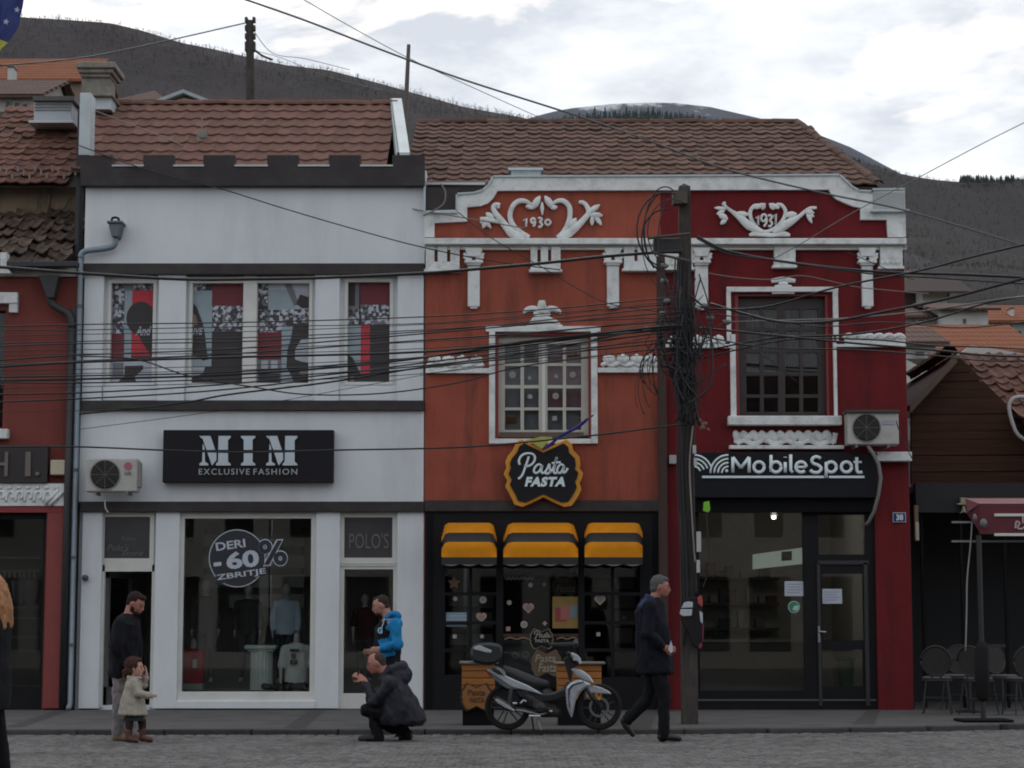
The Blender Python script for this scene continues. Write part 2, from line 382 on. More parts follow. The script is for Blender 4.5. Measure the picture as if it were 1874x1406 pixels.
for c in cells:
    if c in ns: continue
    s_ = random.choice(setts); ca, sa = math.cos(c[2]), math.sin(c[2]); h = random.uniform(-.004,.003)
    mb.add([(c[0]+x*ca-y*sa, c[1]+x*sa+y*ca, z+h) for x,y,z in s_.v], s_.f)
mb.build('sett', M['stone'], road, recalc=False)['kind'] = 'stuff'
# ================================================================ HILLS
def hill(name, prof, Yr, Yf, zf, matl, rough, seed, nx=160, ny=36, xr=(-1600,3500), pw=1.25):
    """terrain rising from depth Yf to a ridge at Yr whose skyline follows prof, then falling away behind"""
    def rp(px):
        for (a, ya), (b, yb) in zip(prof, prof[1:]):
            if a <= px <= b: return ya + (yb-ya)*(px-a)/(b-a)
        return prof[0][1] if px < prof[0][0] else prof[-1][1]
    vs, fs = [], []; tot = ny + 8
    for i in range(nx+1):
        px = xr[0] + (xr[1]-xr[0])*i/nx; py = rp(px); top = PZ(py, Yr); X = (px-937)/F*Yr/CP*1.0
        X = PX(px, py, Yr)
        for j in range(tot+1):
            if j == 0: t = 0; Y = Yf; z = -5; amp = 0
            elif j <= ny: t = j/ny; Y = Yf + (Yr-Yf)*t; z = zf + (top-zf)*t**pw; amp = rough*min(1, t*3)*(1-t)**.6
            else: t = (j-ny)/8; Y = Yr + (Yr-Yf)*.7*t; z = top - (top-zf)*1.05*t*t; amp = 0
            z += amp*(noise.fractal(Vector((X*4/Yr+seed, Y*4/Yr, seed)), 1.0, 2.1, 4))
            vs.append((X, Y, z))
    m = tot+1
    for i in range(nx):
        for j in range(tot): fs.append((i*m+j, (i+1)*m+j, (i+1)*m+j+1, i*m+j+1))
    mb = MB().add(vs, fs); o = struct(mb.build(name, matl, recalc=False, smooth=True)); return vs, m, ny
P_left = [(-1600,-200),(-600,-60),(0,22),(40,32),(100,35),(200,42),(260,56),(330,78),(400,92),(450,104),(520,119),(600,128),(700,154),(760,171),(850,196),(950,214),(1000,226),(1060,244),(1100,262),(1200,300),(1400,380),(1700,430),(3500,700)]
P_right = [(-1600,700),(900,500),(1100,420),(1300,330),(1450,287),(1540,292),(1600,302),(1650,319),(1700,328),(1760,334),(1800,331),(1874,328),(2100,318),(2600,250),(3500,200)]
P_mid = [(-1600,500),(600,300),(1000,232),(1080,217),(1180,213),(1240,216),(1290,225),(1400,262),(1560,300),(1640,340),(2400,600),(3500,700)]
P_far = [(-1600,420),(700,330),(900,240),(980,213),(1030,200),(1120,190),(1180,188),(1230,188),(1300,196),(1400,219),(1500,247),(1560,271),(1625,306),(1700,345),(2000,420),(3500,560)]
M['hillL'] = mat('winter_hillside', (.045,.036,.036), .95, .32, .03, bump=.5, bscale=.3, dirt=(.030,.027,.022), dscale=.02, damt=1)
M['hillR'] = mat('winter_hillside_east', (.017,.012,.011), .95, .3, .02, bump=.5, bscale=.3, dirt=(.018,.016,.013), dscale=.012, damt=.8)
M['hillM'] = mat('conifer_ridge', (.045,.052,.042), .95, .3, .006)
M['snow'] = None
def far_mat():
    m = mat('far_mountain', (.085,.092,.105), .95, .25, .004)
    t = m.node_tree; n = t.nodes; l = t.links; b = n['Principled BSDF']; src = b.inputs['Base Color'].links[0].from_socket
    geo = n.new('ShaderNodeNewGeometry'); sx = n.new('ShaderNodeSeparateXYZ'); l.new(geo.outputs['Position'], sx.inputs[0])
    nz = n.new('ShaderNodeTexNoise'); nz.inputs['Scale'].default_value = .006; nz.inputs['Detail'].default_value = 10; nz.inputs['Roughness'].default_value = .75; l.new(geo.outputs['Position'], nz.inputs[0])
    a = n.new('ShaderNodeMath'); a.operation = 'MULTIPLY_ADD'; a.inputs[1].default_value = 260; l.new(nz.outputs[0], a.inputs[0]); l.new(sx.outputs['Z'], a.inputs[2])
    r = n.new('ShaderNodeMapRange'); r.inputs[1].default_value = PZ(199, 5200)+130; r.inputs[2].default_value = PZ(183, 5200)+130; r.inputs[4].default_value = .8; l.new(a.outputs[0], r.inputs[0])
    mi = n.new('ShaderNodeMix'); mi.data_type = 'RGBA'; mi.inputs['B'].default_value = (.75,.77,.8,1); l.new(r.outputs[0], mi.inputs['Factor']); l.new(src, mi.inputs['A']); l.new(mi.outputs['Result'], b.inputs['Base Color'])
    return m
hill('far_mountain', P_far, 5200, 3200, 20, far_mat(), 90, 3.3, pw=1.1)
vm_, mm_, nm_ = hill('conifer_hill', P_mid, 2300, 1300, 10, M['hillM'], 24, 5.1)
vr_, mr_, nr_ = hill('hill_east', P_right, 1150, 420, PZ(820,420), M['hillR'], 22, 8.7, nx=220)
vl_, ml_, nl_ = hill('hill_west', P_left, 950, 420, PZ(820,420), M['hillL'], 16, 1.4, nx=240)
def forest(name, vs, m, ny, count, hmin, hmax, matl, label, seed, conifer=0.0, xlim=.30, rows=None, ridge=.15):
    rnd = random.Random(seed); mb = MB(); cols = len(vs)//m; k = 0
    while k < count:
        i = rnd.uniform(0, cols-1.01); j = (ny - rnd.random()**2*2.5) if rnd.random() < ridge else rnd.uniform(3, ny)
        a = int(i); b = min(int(j), ny-1); f, g = i-a, j-b
        v = Vector(vs[a*m+b])*(1-f)*(1-g) + Vector(vs[(a+1)*m+b])*f*(1-g) + Vector(vs[a*m+b+1])*(1-f)*g + Vector(vs[(a+1)*m+b+1])*f*g
        if abs(v.x) > v.y*xlim: continue
        k += 1; h = rnd.uniform(hmin, hmax)*(1 if rnd.random() > .06 else 1.5); cf = rnd.random() < conifer
        if cf:
            for q in range(3):
                z0, z1, r = h*(.12+q*.27), h*(.5+q*.25), h*.2*(1-q*.26); p = []
                for e in range(5):
                    an = e*1.2566+rnd.random(); p.append(v+Vector((math.cos(an)*r, math.sin(an)*r, z0)))
                mb.add(p+[v+Vector((0,0,z1))], [(e,(e+1)%5,5) for e in range(5)])
        else:
            t = h*.022
            mb.add([v+Vector((-t,0,-.5)), v+Vector((t,0,-.5)), v+Vector((0,0,h))], [(0,1,2)])
            for q in range(9):
                z0 = h*rnd.uniform(.12,.75); an = rnd.uniform(0, 6.28); ln = h*rnd.uniform(.2,.42); up = ln*rnd.uniform(.5,1.5)
                d = Vector((math.cos(an)*ln, math.sin(an)*ln, up)); s_ = Vector((0,0,t*2.2)); b0 = v+Vector((0,0,z0)); e0 = b0+d; w_ = Vector((rnd.uniform(-1,1),rnd.uniform(-1,1),.6))*h*.05
                mb.add([b0-s_*.5, b0+s_*.5, e0+w_], [(0,1,2)])
    o = mb.build(name, matl, recalc=False); tag(o, label, 'forest', kind='stuff'); return o
M['twig'] = mat('bare_twigs', (.042,.034,.033), .95, .3, .03, rnd=.45); M['conif'] = mat('dark_conifers', (.028,.04,.03), .95, .25, .05, rnd=.25)
forest('bare_trees', vl_, ml_, nl_, 18000, 1.2, 2.5, M['twig'], 'bare winter woodland covering the dark hill above the left roofs', 11, 0, ridge=.16)
M['twig2'] = mat('brown_twigs', (.016,.012,.011), .95, .25, .05, rnd=.3)
forest('bare_trees', vr_, mr_, nr_, 13000, 1.2, 2.5, M['twig2'], 'bare brown woodland on the hill behind the right end of the row', 12, 0, ridge=.15)
forest('conifer_trees', vm_, mm_, nm_, 5000, 5, 10, M['conif'], 'dark conifers along the middle ridge below the snowy mountain', 13, 1.0, ridge=.8)
# conifers on the right-hand skyline
def ridge_conifers():
    rnd = random.Random(4); mb = MB()
    for k in range(260):
        px = rnd.uniform(1755, 2050); py = 331 - max(0, px-1874)*.03; Y = rnd.uniform(1125, 1160); v = P(px, py+3, Y); h = rnd.uniform(2, 5)
        for q in range(3):
            z0, z1, r = h*(.05+q*.27), h*(.5+q*.25), h*.22*(1-q*.26)
            mb.add([v+Vector((math.cos(e*1.2566)*r, math.sin(e*1.2566)*r, z0)) for e in range(5)]+[v+Vector((0,0,z1))], [(e,(e+1)%5,5) for e in range(5)])
    tag(mb.build('conifer_trees', M['conif'], recalc=False), 'dark conifers on the skyline at the far right', 'forest', kind='stuff')
ridge_conifers()
# ================================================================ ROOF TILES
def tile_mb(w, l, amp=.021, cols=6):
    m_ = MB(); vs = []; n_ = cols+1
    def prof(u): return amp*(math.cos(u*2*math.pi)*.5+.5)**1.5
    for k in range(n_):
        u = k/cols; x = (u-.5)*w*1.06; z = prof(u); vs += [(x, -l*.5, z+.030), (x, l*.5, z), (x, -l*.5, z+.008)]
    fs = []
    for k in range(cols):
        a, b = k*3, (k+1)*3; fs += [(a, b, b+1, a+1), (a+2, b+2, b, a)]
    return m_.add(vs, fs)
def slope_roof(parent, x0, x1, Ye, Ze, Yr, Zr, rowlen, tw, matl, inside=None, limit=300, name='tile', jitter=.01, sink=0, amp=.021, seed=1):
    """roof deck plus clay tiles; parent is the roof object"""
    rnd = random.Random(seed); d = Vector((0, Yr-Ye, Zr-Ze)); Ls = d.length; u = d/Ls; ang = math.atan2(u.z, u.y)
    nrow = max(1, round(Ls/rowlen)); rl = Ls/nrow; ncol = max(1, round((x1-x0)/tw)); w_ = (x1-x0)/ncol
    tm = tile_mb(w_, rl*1.25, amp); me = tm.mesh(name, matl, recalc=False); sel = []
    for r in range(nrow):
        for c in range(ncol):
            x = x0 + (c+.5)*w_; s = (r+.5)*rl
            if inside and not inside(x, s/Ls): continue
            sel.append((r, x, s))
    Rm = Matrix.Rotation(ang, 4, 'X'); rest = MB()
    for k, (r, x, s) in enumerate(sel):
        p = Vector((x, Ye, Ze)) + u*s + Vector((0,0,.02+rnd.uniform(-jitter,jitter)*.5))
        Mx = Matrix.Translation(p) @ Rm @ Matrix.Rotation(rnd.gauss(0, jitter*1.2), 4, 'Z') @ Matrix.Rotation(rnd.gauss(0, jitter), 4, 'Y')
        if k < limit: link(bpy.data.objects.new(name, me), parent, Mx)
        else: rest.add([Mx @ Vector(v) for v in tm.v], tm.f)
    if rest.v: rest.build(name, matl, parent, recalc=False)['kind'] = 'stuff'
    return len(sel)
def ridge_tiles(parent, a, b, matl, r=.11, ln=.38):
    a, b = Vector(a), Vector(b); n_ = max(1, int((b-a).length/ln)); d = (b-a)/n_
    vs = []; 
    for s, rr in ((0, r*1.08), (1.06, r*.95)):
        for k in range(7):
            an = math.pi*k/6; vs.append(Vector((d.length*s, math.cos(an)*rr, math.sin(an)*rr*.8)))
    me = MB().add(vs, [(k, k+1, k+8, k+7) for k in range(6)]).mesh('ridge_tile', matl, recalc=False)
    q = d.to_track_quat('X', 'Z').to_matrix().to_4x4()
    for k in range(n_): link(bpy.data.objects.new('ridge_tile', me), parent, Matrix.Translation(a+d*k) @ q @ Matrix.Rotation(random.gauss(0,.02),4,'Y'))
# ================================================================ WHITE SHOP BUILDING
XW0, XW1 = PX(146, 800), PX(775.5, 800)
bw = thing('shop_building', 'white rendered two-storey fashion shop with dark crenellated parapet and red tiled roof', 'building', ((XW0+XW1)/2, 30, PH))
ZT = PZ(337)
up_win = [(201,517,280,702), (350,517,445,702), (469,517,566,702), (635,515,714,700)]
g_open = [(187,950,279,1291), (332,945,570,1268), (627,950,722,1290)]
mb = MB()
holes = [prect(*q, Y=30.12) for q in up_win] + [prect(*q, Y=30.12) for q in g_open]
holes = [(a,b,max(c,PH),d) for a,b,c,d in holes]
wall_holes(mb, XW0, XW1, PH, PZ(340), holes, 30.12, 30.42)
mb.box(XW0, XW1, 30.0, 30.125, PZ(484), PZ(338)); mb.box(XW0, XW1, 30.0, 30.125, PZ(919), PZ(752))
mb.box(XW0, XW0+.2, 30.43, 36, PH, PZ(300)); mb.box(XW1-.2, XW1, 30.43, 36, PH, PZ(300)); mb.box(XW0, XW1, 36.01, 36.2, PH, PZ(300))
mb.build('wall', M['white'], bw)
for a, b in ((152,188),(289,339),(576,621),(727,775)):
    MB().rbox(a, 503, b, 734, 30.0, .125).build('pilaster', M['white'], bw, bevel=.006)
    MB().rbox(a+1, 498, b-1, 508, 29.985, .02).build('pilaster_cap', M['white'], bw)
for a, b in ((147,184),(282,326),(577,621),(726,775)):
    MB().rbox(a, 936, b, 1297, 30.0, .125).build('pilaster', M['white'], bw, bevel=.006)
for a, b in ((188,289),(339,576),(621,727)): MB().rbox(a, 707, b, 733, 30.05, .08).build('window_apron', M['white'], bw, bevel=.004)
mb = MB().rbox(147, 482, 776, 502, 29.92, .22); mb.build('cornice', M['char'], bw, bevel=.006)
MB().rbox(147, 733, 776, 751, 29.92, .22).build('cornice', M['char'], bw, bevel=.006)
MB().rbox(147, 918, 776, 937, 29.94, .2).build('cornice', M['char'], bw, bevel=.006)
# crenellated parapet
par = MB(); gaps = [(206,262),(318,372),(430,489),(546,602),(660,718)]; pts = [(147,326),(147,285)]
for a, b in gaps: pts += [(a,284),(a,303),(b,303),(b,284)]
pts += [(777,284),(777,326)]
par.pprism(pts, 29.9, .16); pr = par.build('parapet', M['char'], bw)
MB().rbox(147, 326, 777, 340, 29.86, .3).build('parapet_base', M['char'], pr, bevel=.005)
for a, b in gaps: MB().rbox(a-1, 301.5, b+1, 304.5, 29.88, .2).build('gap_flashing', M['flash'], pr)
# roof
Ye, Yr = 30.25, 32.85; Ze, Zr = PZ(312, Ye), PZ(193, Yr)
xa, xb = PX(164, 250, 31.5), PX(716, 250, 31.5)
dk = MB().add([(xa,Ye-.1,Ze-.05),(xb,Ye-.1,Ze-.05),(xb,Yr,Zr-.03),(xa,Yr,Zr-.03),(xb,36.2,Ze+.2),(xa,36.2,Ze+.2)], [(0,1,2,3),(3,2,4,5)])
roof = dk.build('roof', M['tiledeck'], bw, recalc=False)
slope_roof(roof, xa, xb, Ye, Ze, Yr, Zr, .365, .222, M['tile1'], seed=3)
ridge_tiles(roof, (xa, Yr, Zr), (xb, Yr, Zr), M['tile1'])
# raked party-wall copings in pale sheet
def raked(px0a, px1a, pya, Ya, px0b, px1b, pyb, Yb, name='coping', m='flash', th=.25):
    a0, a1, b0, b1 = P(px0a,pya,Ya), P(px1a,pya,Ya), P(px0b,pyb,Yb), P(px1b,pyb,Yb)
    return MB().ngon([a0,a1,b1,b0], (0,.0,-th)).build(name, M[m], bw)
raked(726, 750, 279, 29.95, 714, 735, 180, 32.95)
MB().ngon([P(727,279,29.95), P(727,291,29.95), P(714,200,32.95), P(714,180,32.95)], (.03,0,0)).build('coping_flank', simple('mint_sheet',(.22,.36,.33),.6), bw)
MB().rbox(145, 170, 165, 284, 30.05, .35).build('party_wall_end', M['flash'], bw, bevel=.006)
# vent on the roof
vt = MB(); vc = P(369, 252, 31.3); vt.box(vc.x-.07, vc.x+.07, vc.y-.07, vc.y+.07, vc.z-.08, vc.z+.05); vt.tube([vc, vc+Vector((0,0,.32))], .012)
vt.box(vc.x-.02,vc.x+.10,vc.y-.09,vc.y-.05,vc.z-.02,vc.z+.10); vt.build('roof_vent', M['concrete'], roof)
# chimney
ch = MB(); c0 = P(174, 190, 32.2)
def chbox(px0, py0, px1, py1, Y, d, m=ch): m.rbox(px0, py0, px1, py1, Y, d)
chbox(149, 140, 200, 172, 32.1, .5); chm = ch.build('chimney', M['concrete'], bw, bevel=.01)
t_ = MB(); chbox(147, 171, 206, 176, 32.02, .66, t_); chbox(143, 124, 206, 133, 32.0, .7, t_); chbox(139, 113, 211, 124, 31.95, .8, t_); chbox(147,133,201,141,32.05,.6,t_)
t_.build('chimney_cap', M['concrete'], chm, bevel=.012)
t_ = MB(); chbox(166, 176, 203, 200, 32.12, .45, t_); t_.build('chimney_base', M['flash'], chm)
# upper windows
for q in up_win:
    a, b, c, d = q; fr = MB(); X0,X1,Z0,Z1 = prect(a-5, b-5, c+5, d+4, 30.09); hx = prect(a+1, b+1, c-1, d-1, 30.09)
    wall_holes(fr, X0, X1, Z0, Z1, [hx], 30.09, 30.2); w_ = fr.build('window_frame', M['white2'], bw)
    MB().rbox(a, b, c, d, 30.21, .008).build('window_pane', M['glass2'], w_)
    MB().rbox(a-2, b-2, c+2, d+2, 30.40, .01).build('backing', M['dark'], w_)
MB().rbox(445, 503, 469, 712, 30.06, .07).build('mullion', M['white2'], bw)
# posters: collages of red, grey and black
pk = dict(K=simple('print_black',(.035,.028,.03)), R=simple('print_red',(.52,.03,.05)), D=simple('print_dark_red',(.16,.022,.03)), B=simple('print_pale_blue',(.30,.37,.41)), G=simple('print_grey',(.17,.17,.19)), W=simple('print_white',(.42,.44,.50)), F=simple('print_flesh',(.22,.15,.14)))
def halftone():
    m = mat('print_halftone', (.3,.3,.33), .6, .05); t = m.node_tree; n = t.nodes; l = t.links; b = n['Principled BSDF']
    geo = n.new('ShaderNodeNewGeometry'); v = n.new('ShaderNodeTexVoronoi'); v.inputs['Scale'].default_value = 24; v.distance = 'CHEBYCHEV'; l.new(geo.outputs['Position'], v.inputs[0])
    c = n.new('ShaderNodeValToRGB'); c.color_ramp.interpolation = 'CONSTANT'; c.color_ramp.elements[0].color = (.05,.05,.06,1); e = c.color_ramp.elements[1]; e.position = .45; e.color = (.17,.17,.2,1); e = c.color_ramp.elements.new(.62); e.color = (.5,.52,.58,1)
    l.new(v.outputs['Color'], c.inputs[0]); l.new(c.outputs[0], b.inputs['Base Color']); return m
pk['H'] = halftone(); keys = list(pk)
def poster(q, patches, label, Y=30.20, name='window_poster'):
    mb = MB(); a, b, c, d = q
    mb.cm = keys.index('K'); mb.rbox(a, b, c, d, Y, .004); k = 0
    for p in patches:
        mb.cm = keys.index(p[0]); k += 1; yy = Y - .0015*k
        if p[1] == 'c': mb.pprism([(p[2]+p[4]*math.cos(i*.3927), p[3]+p[5]*math.sin(i*.3927)) for i in range(16)][::-1], yy, .001)
        elif p[1] == 'p': mb.pprism(p[2], yy, .001)
        elif p[1] == 't': text(mb, p[2], *p[3], yy+.001, .001, bold=.03, shear=.3)
        else: mb.rbox(*p[1:], yy, .001)
    o = mb.build(name, [pk[k] for k in keys]); return tag(o, label, 'poster', 'fashion collages in the upper windows')
poster(up_win[0], [('H',203,519,227,560),('G',227,519,243,532),('H',244,519,279,531),('B',227,532,241,662),('R',241,532,279,652),('H',203,561,227,611),('D',202,612,227,661),
    ('K','c',258,583,27,31),('K','p',[(250,605),(279,605),(279,656),(262,630)]),('W',203,661,279,701),('G',206,664,226,690),('K','p',[(228,670),(262,669),(262,676),(246,690),(250,700),(215,700),(228,688)]),('W','t','And',(248,597,277,614))],
    'collage poster in the leftmost upper window, big black round head on bright red')
poster(up_win[1], [('H',353,519,376,532),('B',353,532,388,672),('D',388,519,444,560),('H',389,560,444,608),('K',389,608,444,701),('W','p',[(351,672),(375,672),(372,684),(351,690)]),
    ('K','p',[(351,552),(360,562),(371,592),(375,612),(378,640),(381,658),(372,660),(351,648)]),('F','p',[(352,572),(359,578),(362,594),(352,598)]),('W','t','IVE',(353,600,372,613))],
    'collage poster left of the white mullion, dark profile and black lower right block')
poster(up_win[2], [('H',471,519,490,560),('W',491,519,565,567),('B',492,530,540,566),('G','p',[(520,519),(533,519),(548,558),(538,560)]),('K','p',[(549,539),(565,544),(565,564),(552,564),(542,556)]),('H',470,567,530,608),('D',470,608,515,657),('H',531,566,565,594),('B',515,596,565,701),('W',536,622,565,690),
    ('K','p',[(537,592),(565,592),(565,618),(552,620),(540,640),(540,658),(552,662),(565,664),(565,701),(538,701),(534,690),(524,672),(526,640),(532,622)]),('G',470,658,515,701),('W',478,660,490,676),('W',496,660,508,676),('K',474,684,512,701),('G','c',556,682,8,6)],
    'collage poster right of the white mullion, white top and dark curving figure')
poster(up_win[3], [('G',636,517,657,566),('K',636,517,650,560),('D',660,517,713,558),('H',660,558,713,594),('H',636,566,657,594),('B',636,595,660,698),('R',660,595,677,684),('K',677,600,713,699),('K','p',[(636,648),(646,656),(660,684),(664,699),(636,699)]),('G',640,688,648,698)],
    'collage poster in the rightmost upper window, narrow with bright red vertical stripe')
# ground floor: frames, doors and panes
def window_unit(parent, q, Y, fw, matl, pane='glass', d=.07, bottom=None):
    a, b, c, e = q; fr = MB(); X0,X1,Z0,Z1 = prect(a, b, c, e, Y); Z0 = max(Z0, PH)
    hb = bottom if bottom is not None else fw
    hx = (PX(a+fw,(b+e)/2,Y), PX(c-fw,(b+e)/2,Y), PZ(e-hb,Y), PZ(b+fw,Y)); wall_holes(fr, X0, X1, Z0, Z1, [hx], Y, Y+d)
    o = fr.build('window_frame', matl, parent); MB().box(hx[0]-.005, hx[1]+.005, Y+d*.45, Y+d*.45+.008, hx[2]-.005, hx[3]+.005).build('window_pane', M[pane], o); return o
window_unit(bw, (324,938,579,1297), 30.06, 11, M['white2'], bottom=31)
MB().rbox(322, 1283, 577, 1297, 29.97, .1).build('window_sill', M['white'], bw, bevel=.006)
MB().rbox(324, 1267, 576, 1283, 30.02, .05).build('window_apron', M['white2'], bw)
window_unit(bw, (183,938,282,1034), 30.08, 8, M['white2'], pane='frost', bottom=12)
window_unit(bw, (621,938,727,1032), 30.08, 9, M['white2'], pane='frost', bottom=11)
dr = window_unit(bw, (621,1034,727,1297), 30.08, 8, M['white2'], bottom=28); dr.name = 'glass_door'
MB().rbox(622, 1033, 726, 1036, 30.06, .03).build('transom_bar', M['white2'], bw)
df = MB(); 
for q in ((182,1034,189,1295),(276,1034,283,1295),(182,1034,283,1046)): df.rbox(*q, 30.08, .08)
df.build('door_frame', M['white2'], bw)
# open glass door leaf turned inwards
od = MB(); hx_ = PX(191,1150,30.2); zb, zt = PH+.02, PZ(1047,30.2)
q0 = Vector((hx_,30.2,0)); q1 = Vector((hx_+.22,31.0,0)); 
def leafpanel(m_, s0, s1, z0, z1, t=.02):
    a, b = q0.lerp(q1, s0), q0.lerp(q1, s1); m_.ngon([(a.x,a.y,z0),(b.x,b.y,z0),(b.x,b.y,z1),(a.x,a.y,z1)], (t,0,0))
for s in ((0,1,zb,zb+.3),(0,1,zt-.08,zt),(0,.09,zb,zt),(.91,1,zb,zt)): leafpanel(od, *s, .045)
dl = od.build('door_leaf', simple('grey_door_frame',(.12,.12,.12)), bw)
pn = MB(); leafpanel(pn, .09, .91, zb+.3, zt-.08, .008); pn.build('door_pane', M['glass'], dl)
hb_ = q0.lerp(q1,.18); MB().tube([(hb_.x-.03,hb_.y-.06,zb+.25),(hb_.x-.03,hb_.y-.06,zt-.15)], .016).build('handle', simple('brushed_steel',(.35,.35,.35),.4,metal=.8), dl)
lt = MB(); text(lt, "POLO'S", 639, 976, 711, 1004, 30.1, .004, bold=-.006); lt.build('lettering', simple('dim_print',(.16,.15,.15)), bw)
words('lettering', simple('faded_lettering',(.16,.16,.17)), bw, [("Fashion",222,982,248,990),("Polo's",196,996,236,1008),("Store",222,1008,262,1017)], 30.1, .004, shear=.3)
# interior of the white shop
rm = MB(); rx0, rx1 = XW0+.21, XW1-.21
rm.box(rx0, rx1, 34.2, 34.3, PH, 3.6); rm.box(rx0, rx0+.05, 30.43, 34.2, PH, 3.6); rm.box(rx1-.05, rx1, 30.43, 34.2, PH, 3.6); rm.box(rx0, rx1, 30.43, 34.3, 3.6, 3.7)
rm.build('interior_wall', M['inwall'], bw); MB().box(rx0, rx1, 30.43, 34.2, PH+.005, PH+.012).build('interior_floor', M['infloor'], bw)
MB().box(rx0, rx1, 30.5, 36, PZ(770), PZ(750)).build('floor_slab', M['dark'], bw)
dsp = MB().box(PX(330,1200,30.43), PX(575,1200,30.43), 30.44, 31.6, PH+.01, PZ(1266,30.44)); dsp.build('display_floor', simple('display_base',(.25,.25,.24)), bw)
sh = thing('shelving', 'pale horizontal slatted shelving at the back of the white shop window', 'shelving', (-3,33,PH))
for a, b, c, d in ((372,978,556,1001),(372,1016,556,1040),(372,1052,556,1076),(420,1088,556,1112)): MB().rbox(a,b,c,d,32.6,.03).build('shelf', simple('pale_shelf',(.42,.42,.40)), sh, bevel=.004)
for a in (372, 552): MB().rbox(a,965,a+3,1262,32.64,.03).build('upright', simple('shelf_upright',(.2,.2,.2)), sh)
# ================================================================ ORANGE AND DARK RED BUILDINGS
XO0, XO1, XD1 = PX(777, 800), PX(1208.5, 700), PX(1660, 450)
bo = thing('shop_building', 'burnt orange pasta shop building with white 1930 stucco ornament and gable', 'building', ((XO0+XO1)/2, 30, PH))
bd = thing('shop_building', 'dark red phone shop building with white 1931 stucco ornament', 'building', ((XO1+XD1)/2, 30, PH))
mb = MB(); hs = [prect(906,608,1082,803), (PX(800,1100),PX(1180,1100),PH,PZ(950))]
wall_holes(mb, XO0, XO1-.002, PH, PZ(433), hs, 30.0, 30.35); mb.box(XO0, XO0+.2, 30.36, 36, PH, PZ(400)); mb.box(XO0,XO1,36.3,36.5,PH,PZ(400))
mb.build('wall', M['orange'], bo)
mb = MB(); hs = [prect(1346,538,1517,762), (PX(1272,1100),PX(1604,1100),PH,PZ(920))]
XR = PX(1672, 1100)
wall_holes(mb, XO1, XR-.03, PH, PZ(433), hs, 30.0, 30.35); mb.box(XR-.24, XR-.04, 30.36, 36, PH, PZ(400)); mb.box(XO1,XR-.04,36.3,36.5,PH,PZ(400)); mb.box(XO1-.1,XO1+.1,30.36,36,PH,PZ(940))
mb.build('wall', M['red'], bd)
# gable fields and white coping band
Yg = 30.0
inner_l = [(795,434),(795,408),(855,405),(855,379),(880,377),(893,372),(903,362),(909,352),(911,349),(1208.5,348)]
inner_r = [(1208.5,348),(1517,347),(1521,355),(1530,364),(1545,371),(1562,378),(1575,380),(1575,402),(1623,402),(1625,434)]
MB().pprism(inner_l + [(1208.5,434)], Yg+.02, .2).build('gable_field', M['orange'], bo)
MB().pprism(inner_r + [(1208.5,434)], Yg+.02, .2).build('gable_field', M['red'], bd)
outer_l = [(777,434),(777,389),(837,387),(837,356),(868,354),(884,349),(894,340),(900,330),(903,324),(1208.5,323)]
outer_r = [(1208.5,323),(1536,321),(1546,330),(1560,343),(1572,350),(1598,351),(1598,348),(1656,347),(1658,434)]
def strip(a, b, Y, d, name, m, par):
    """band between two outlines: built as quads between resampled polylines"""
    return MB().pprism(a + b[::-1], Y, d).build(name, m, par)
strip(outer_l, inner_l, Yg-.05, .32, 'coping_band', M['stucco'], bo); strip(outer_r, inner_r, Yg-.05, .32, 'coping_band', M['stucco'], bd)
def edge_flash(pts, par, m='flash'):
    mb = MB()
    for (a, b), (c, d) in zip(pts, pts[1:]):
        p, q = P(a, b, Yg-.08), P(c, d, Yg-.08); n_ = (q-p); n_.normalize(); nn = Vector((-n_.z,0,n_.x))*.025
        if nn.z < 0 or (abs(nn.z) < 1e-3 and a < 937): nn = nn if nn.z > 1e-3 else nn
        mb.ngon([p, q, q+nn, p+nn], (0,.38,0))
    mb.build('coping_flashing', M[m], par)
edge_flash(outer_l[1:], bo); edge_flash(outer_r[:-1], bd)
# roof behind both
Ye, Yr = 30.45, 34.6; Ze = PZ(341, Ye); Zr = PZ(227, Yr)
xl = PX(750, 280, 32); xsplit = PX(1208, 280, 32); xer = PX(1607, 341, Ye); xrr = PX(1458, 235, Yr)
def deck(par, pts): return MB().add(pts, [tuple(range(len(pts)))]).build('roof', M['tiledeck'], par, recalc=False)
ro = deck(bo, [(xl,Ye-.1,Ze-.06),(xsplit,Ye-.1,Ze-.06),(xsplit,Yr,Zr-.04),(xl,Yr,Zr-.04)])
rd = deck(bd, [(xsplit,Ye-.1,Ze-.06),(xer,Ye-.1,Ze-.06),(xrr,Yr,Zr-.04),(xsplit,Yr,Zr-.04)])
slope_roof(ro, xl, xsplit, Ye, Ze, Yr, Zr, .33, .205, M['tile2'], jitter=.014, seed=5)
slope_roof(rd, xsplit, xer, Ye, Ze, Yr, Zr, .33, .205, M['tile2'], inside=lambda x, t: x < xer+(xrr-xer)*t+.04, jitter=.014, seed=6)
ridge_tiles(ro, (xl,Yr,Zr), (xsplit,Yr,Zr), M['tile2']); ridge_tiles(rd, (xsplit,Yr,Zr), (xrr,Yr,Zr), M['tile2']); ridge_tiles(rd, (xer,Ye,Ze+.03), (xrr,Yr,Zr+.03), M['tile2'], r=.08)
MB().add([(xl,Yr,Zr),(xsplit,Yr,Zr),(xsplit,38.5,Ze),(xl,38.5,Ze)],[(0,1,2,3)]).build('rear_slope', M['tiledeck'], ro, recalc=False)
MB().add([(xsplit,Yr,Zr),(xrr,Yr,Zr),(xer,38.5,Ze),(xsplit,38.5,Ze),(xer,Ye,Ze)],[(0,1,2,3),(1,4,2)]).build('rear_slope', M['tiledeck'], rd, recalc=False)
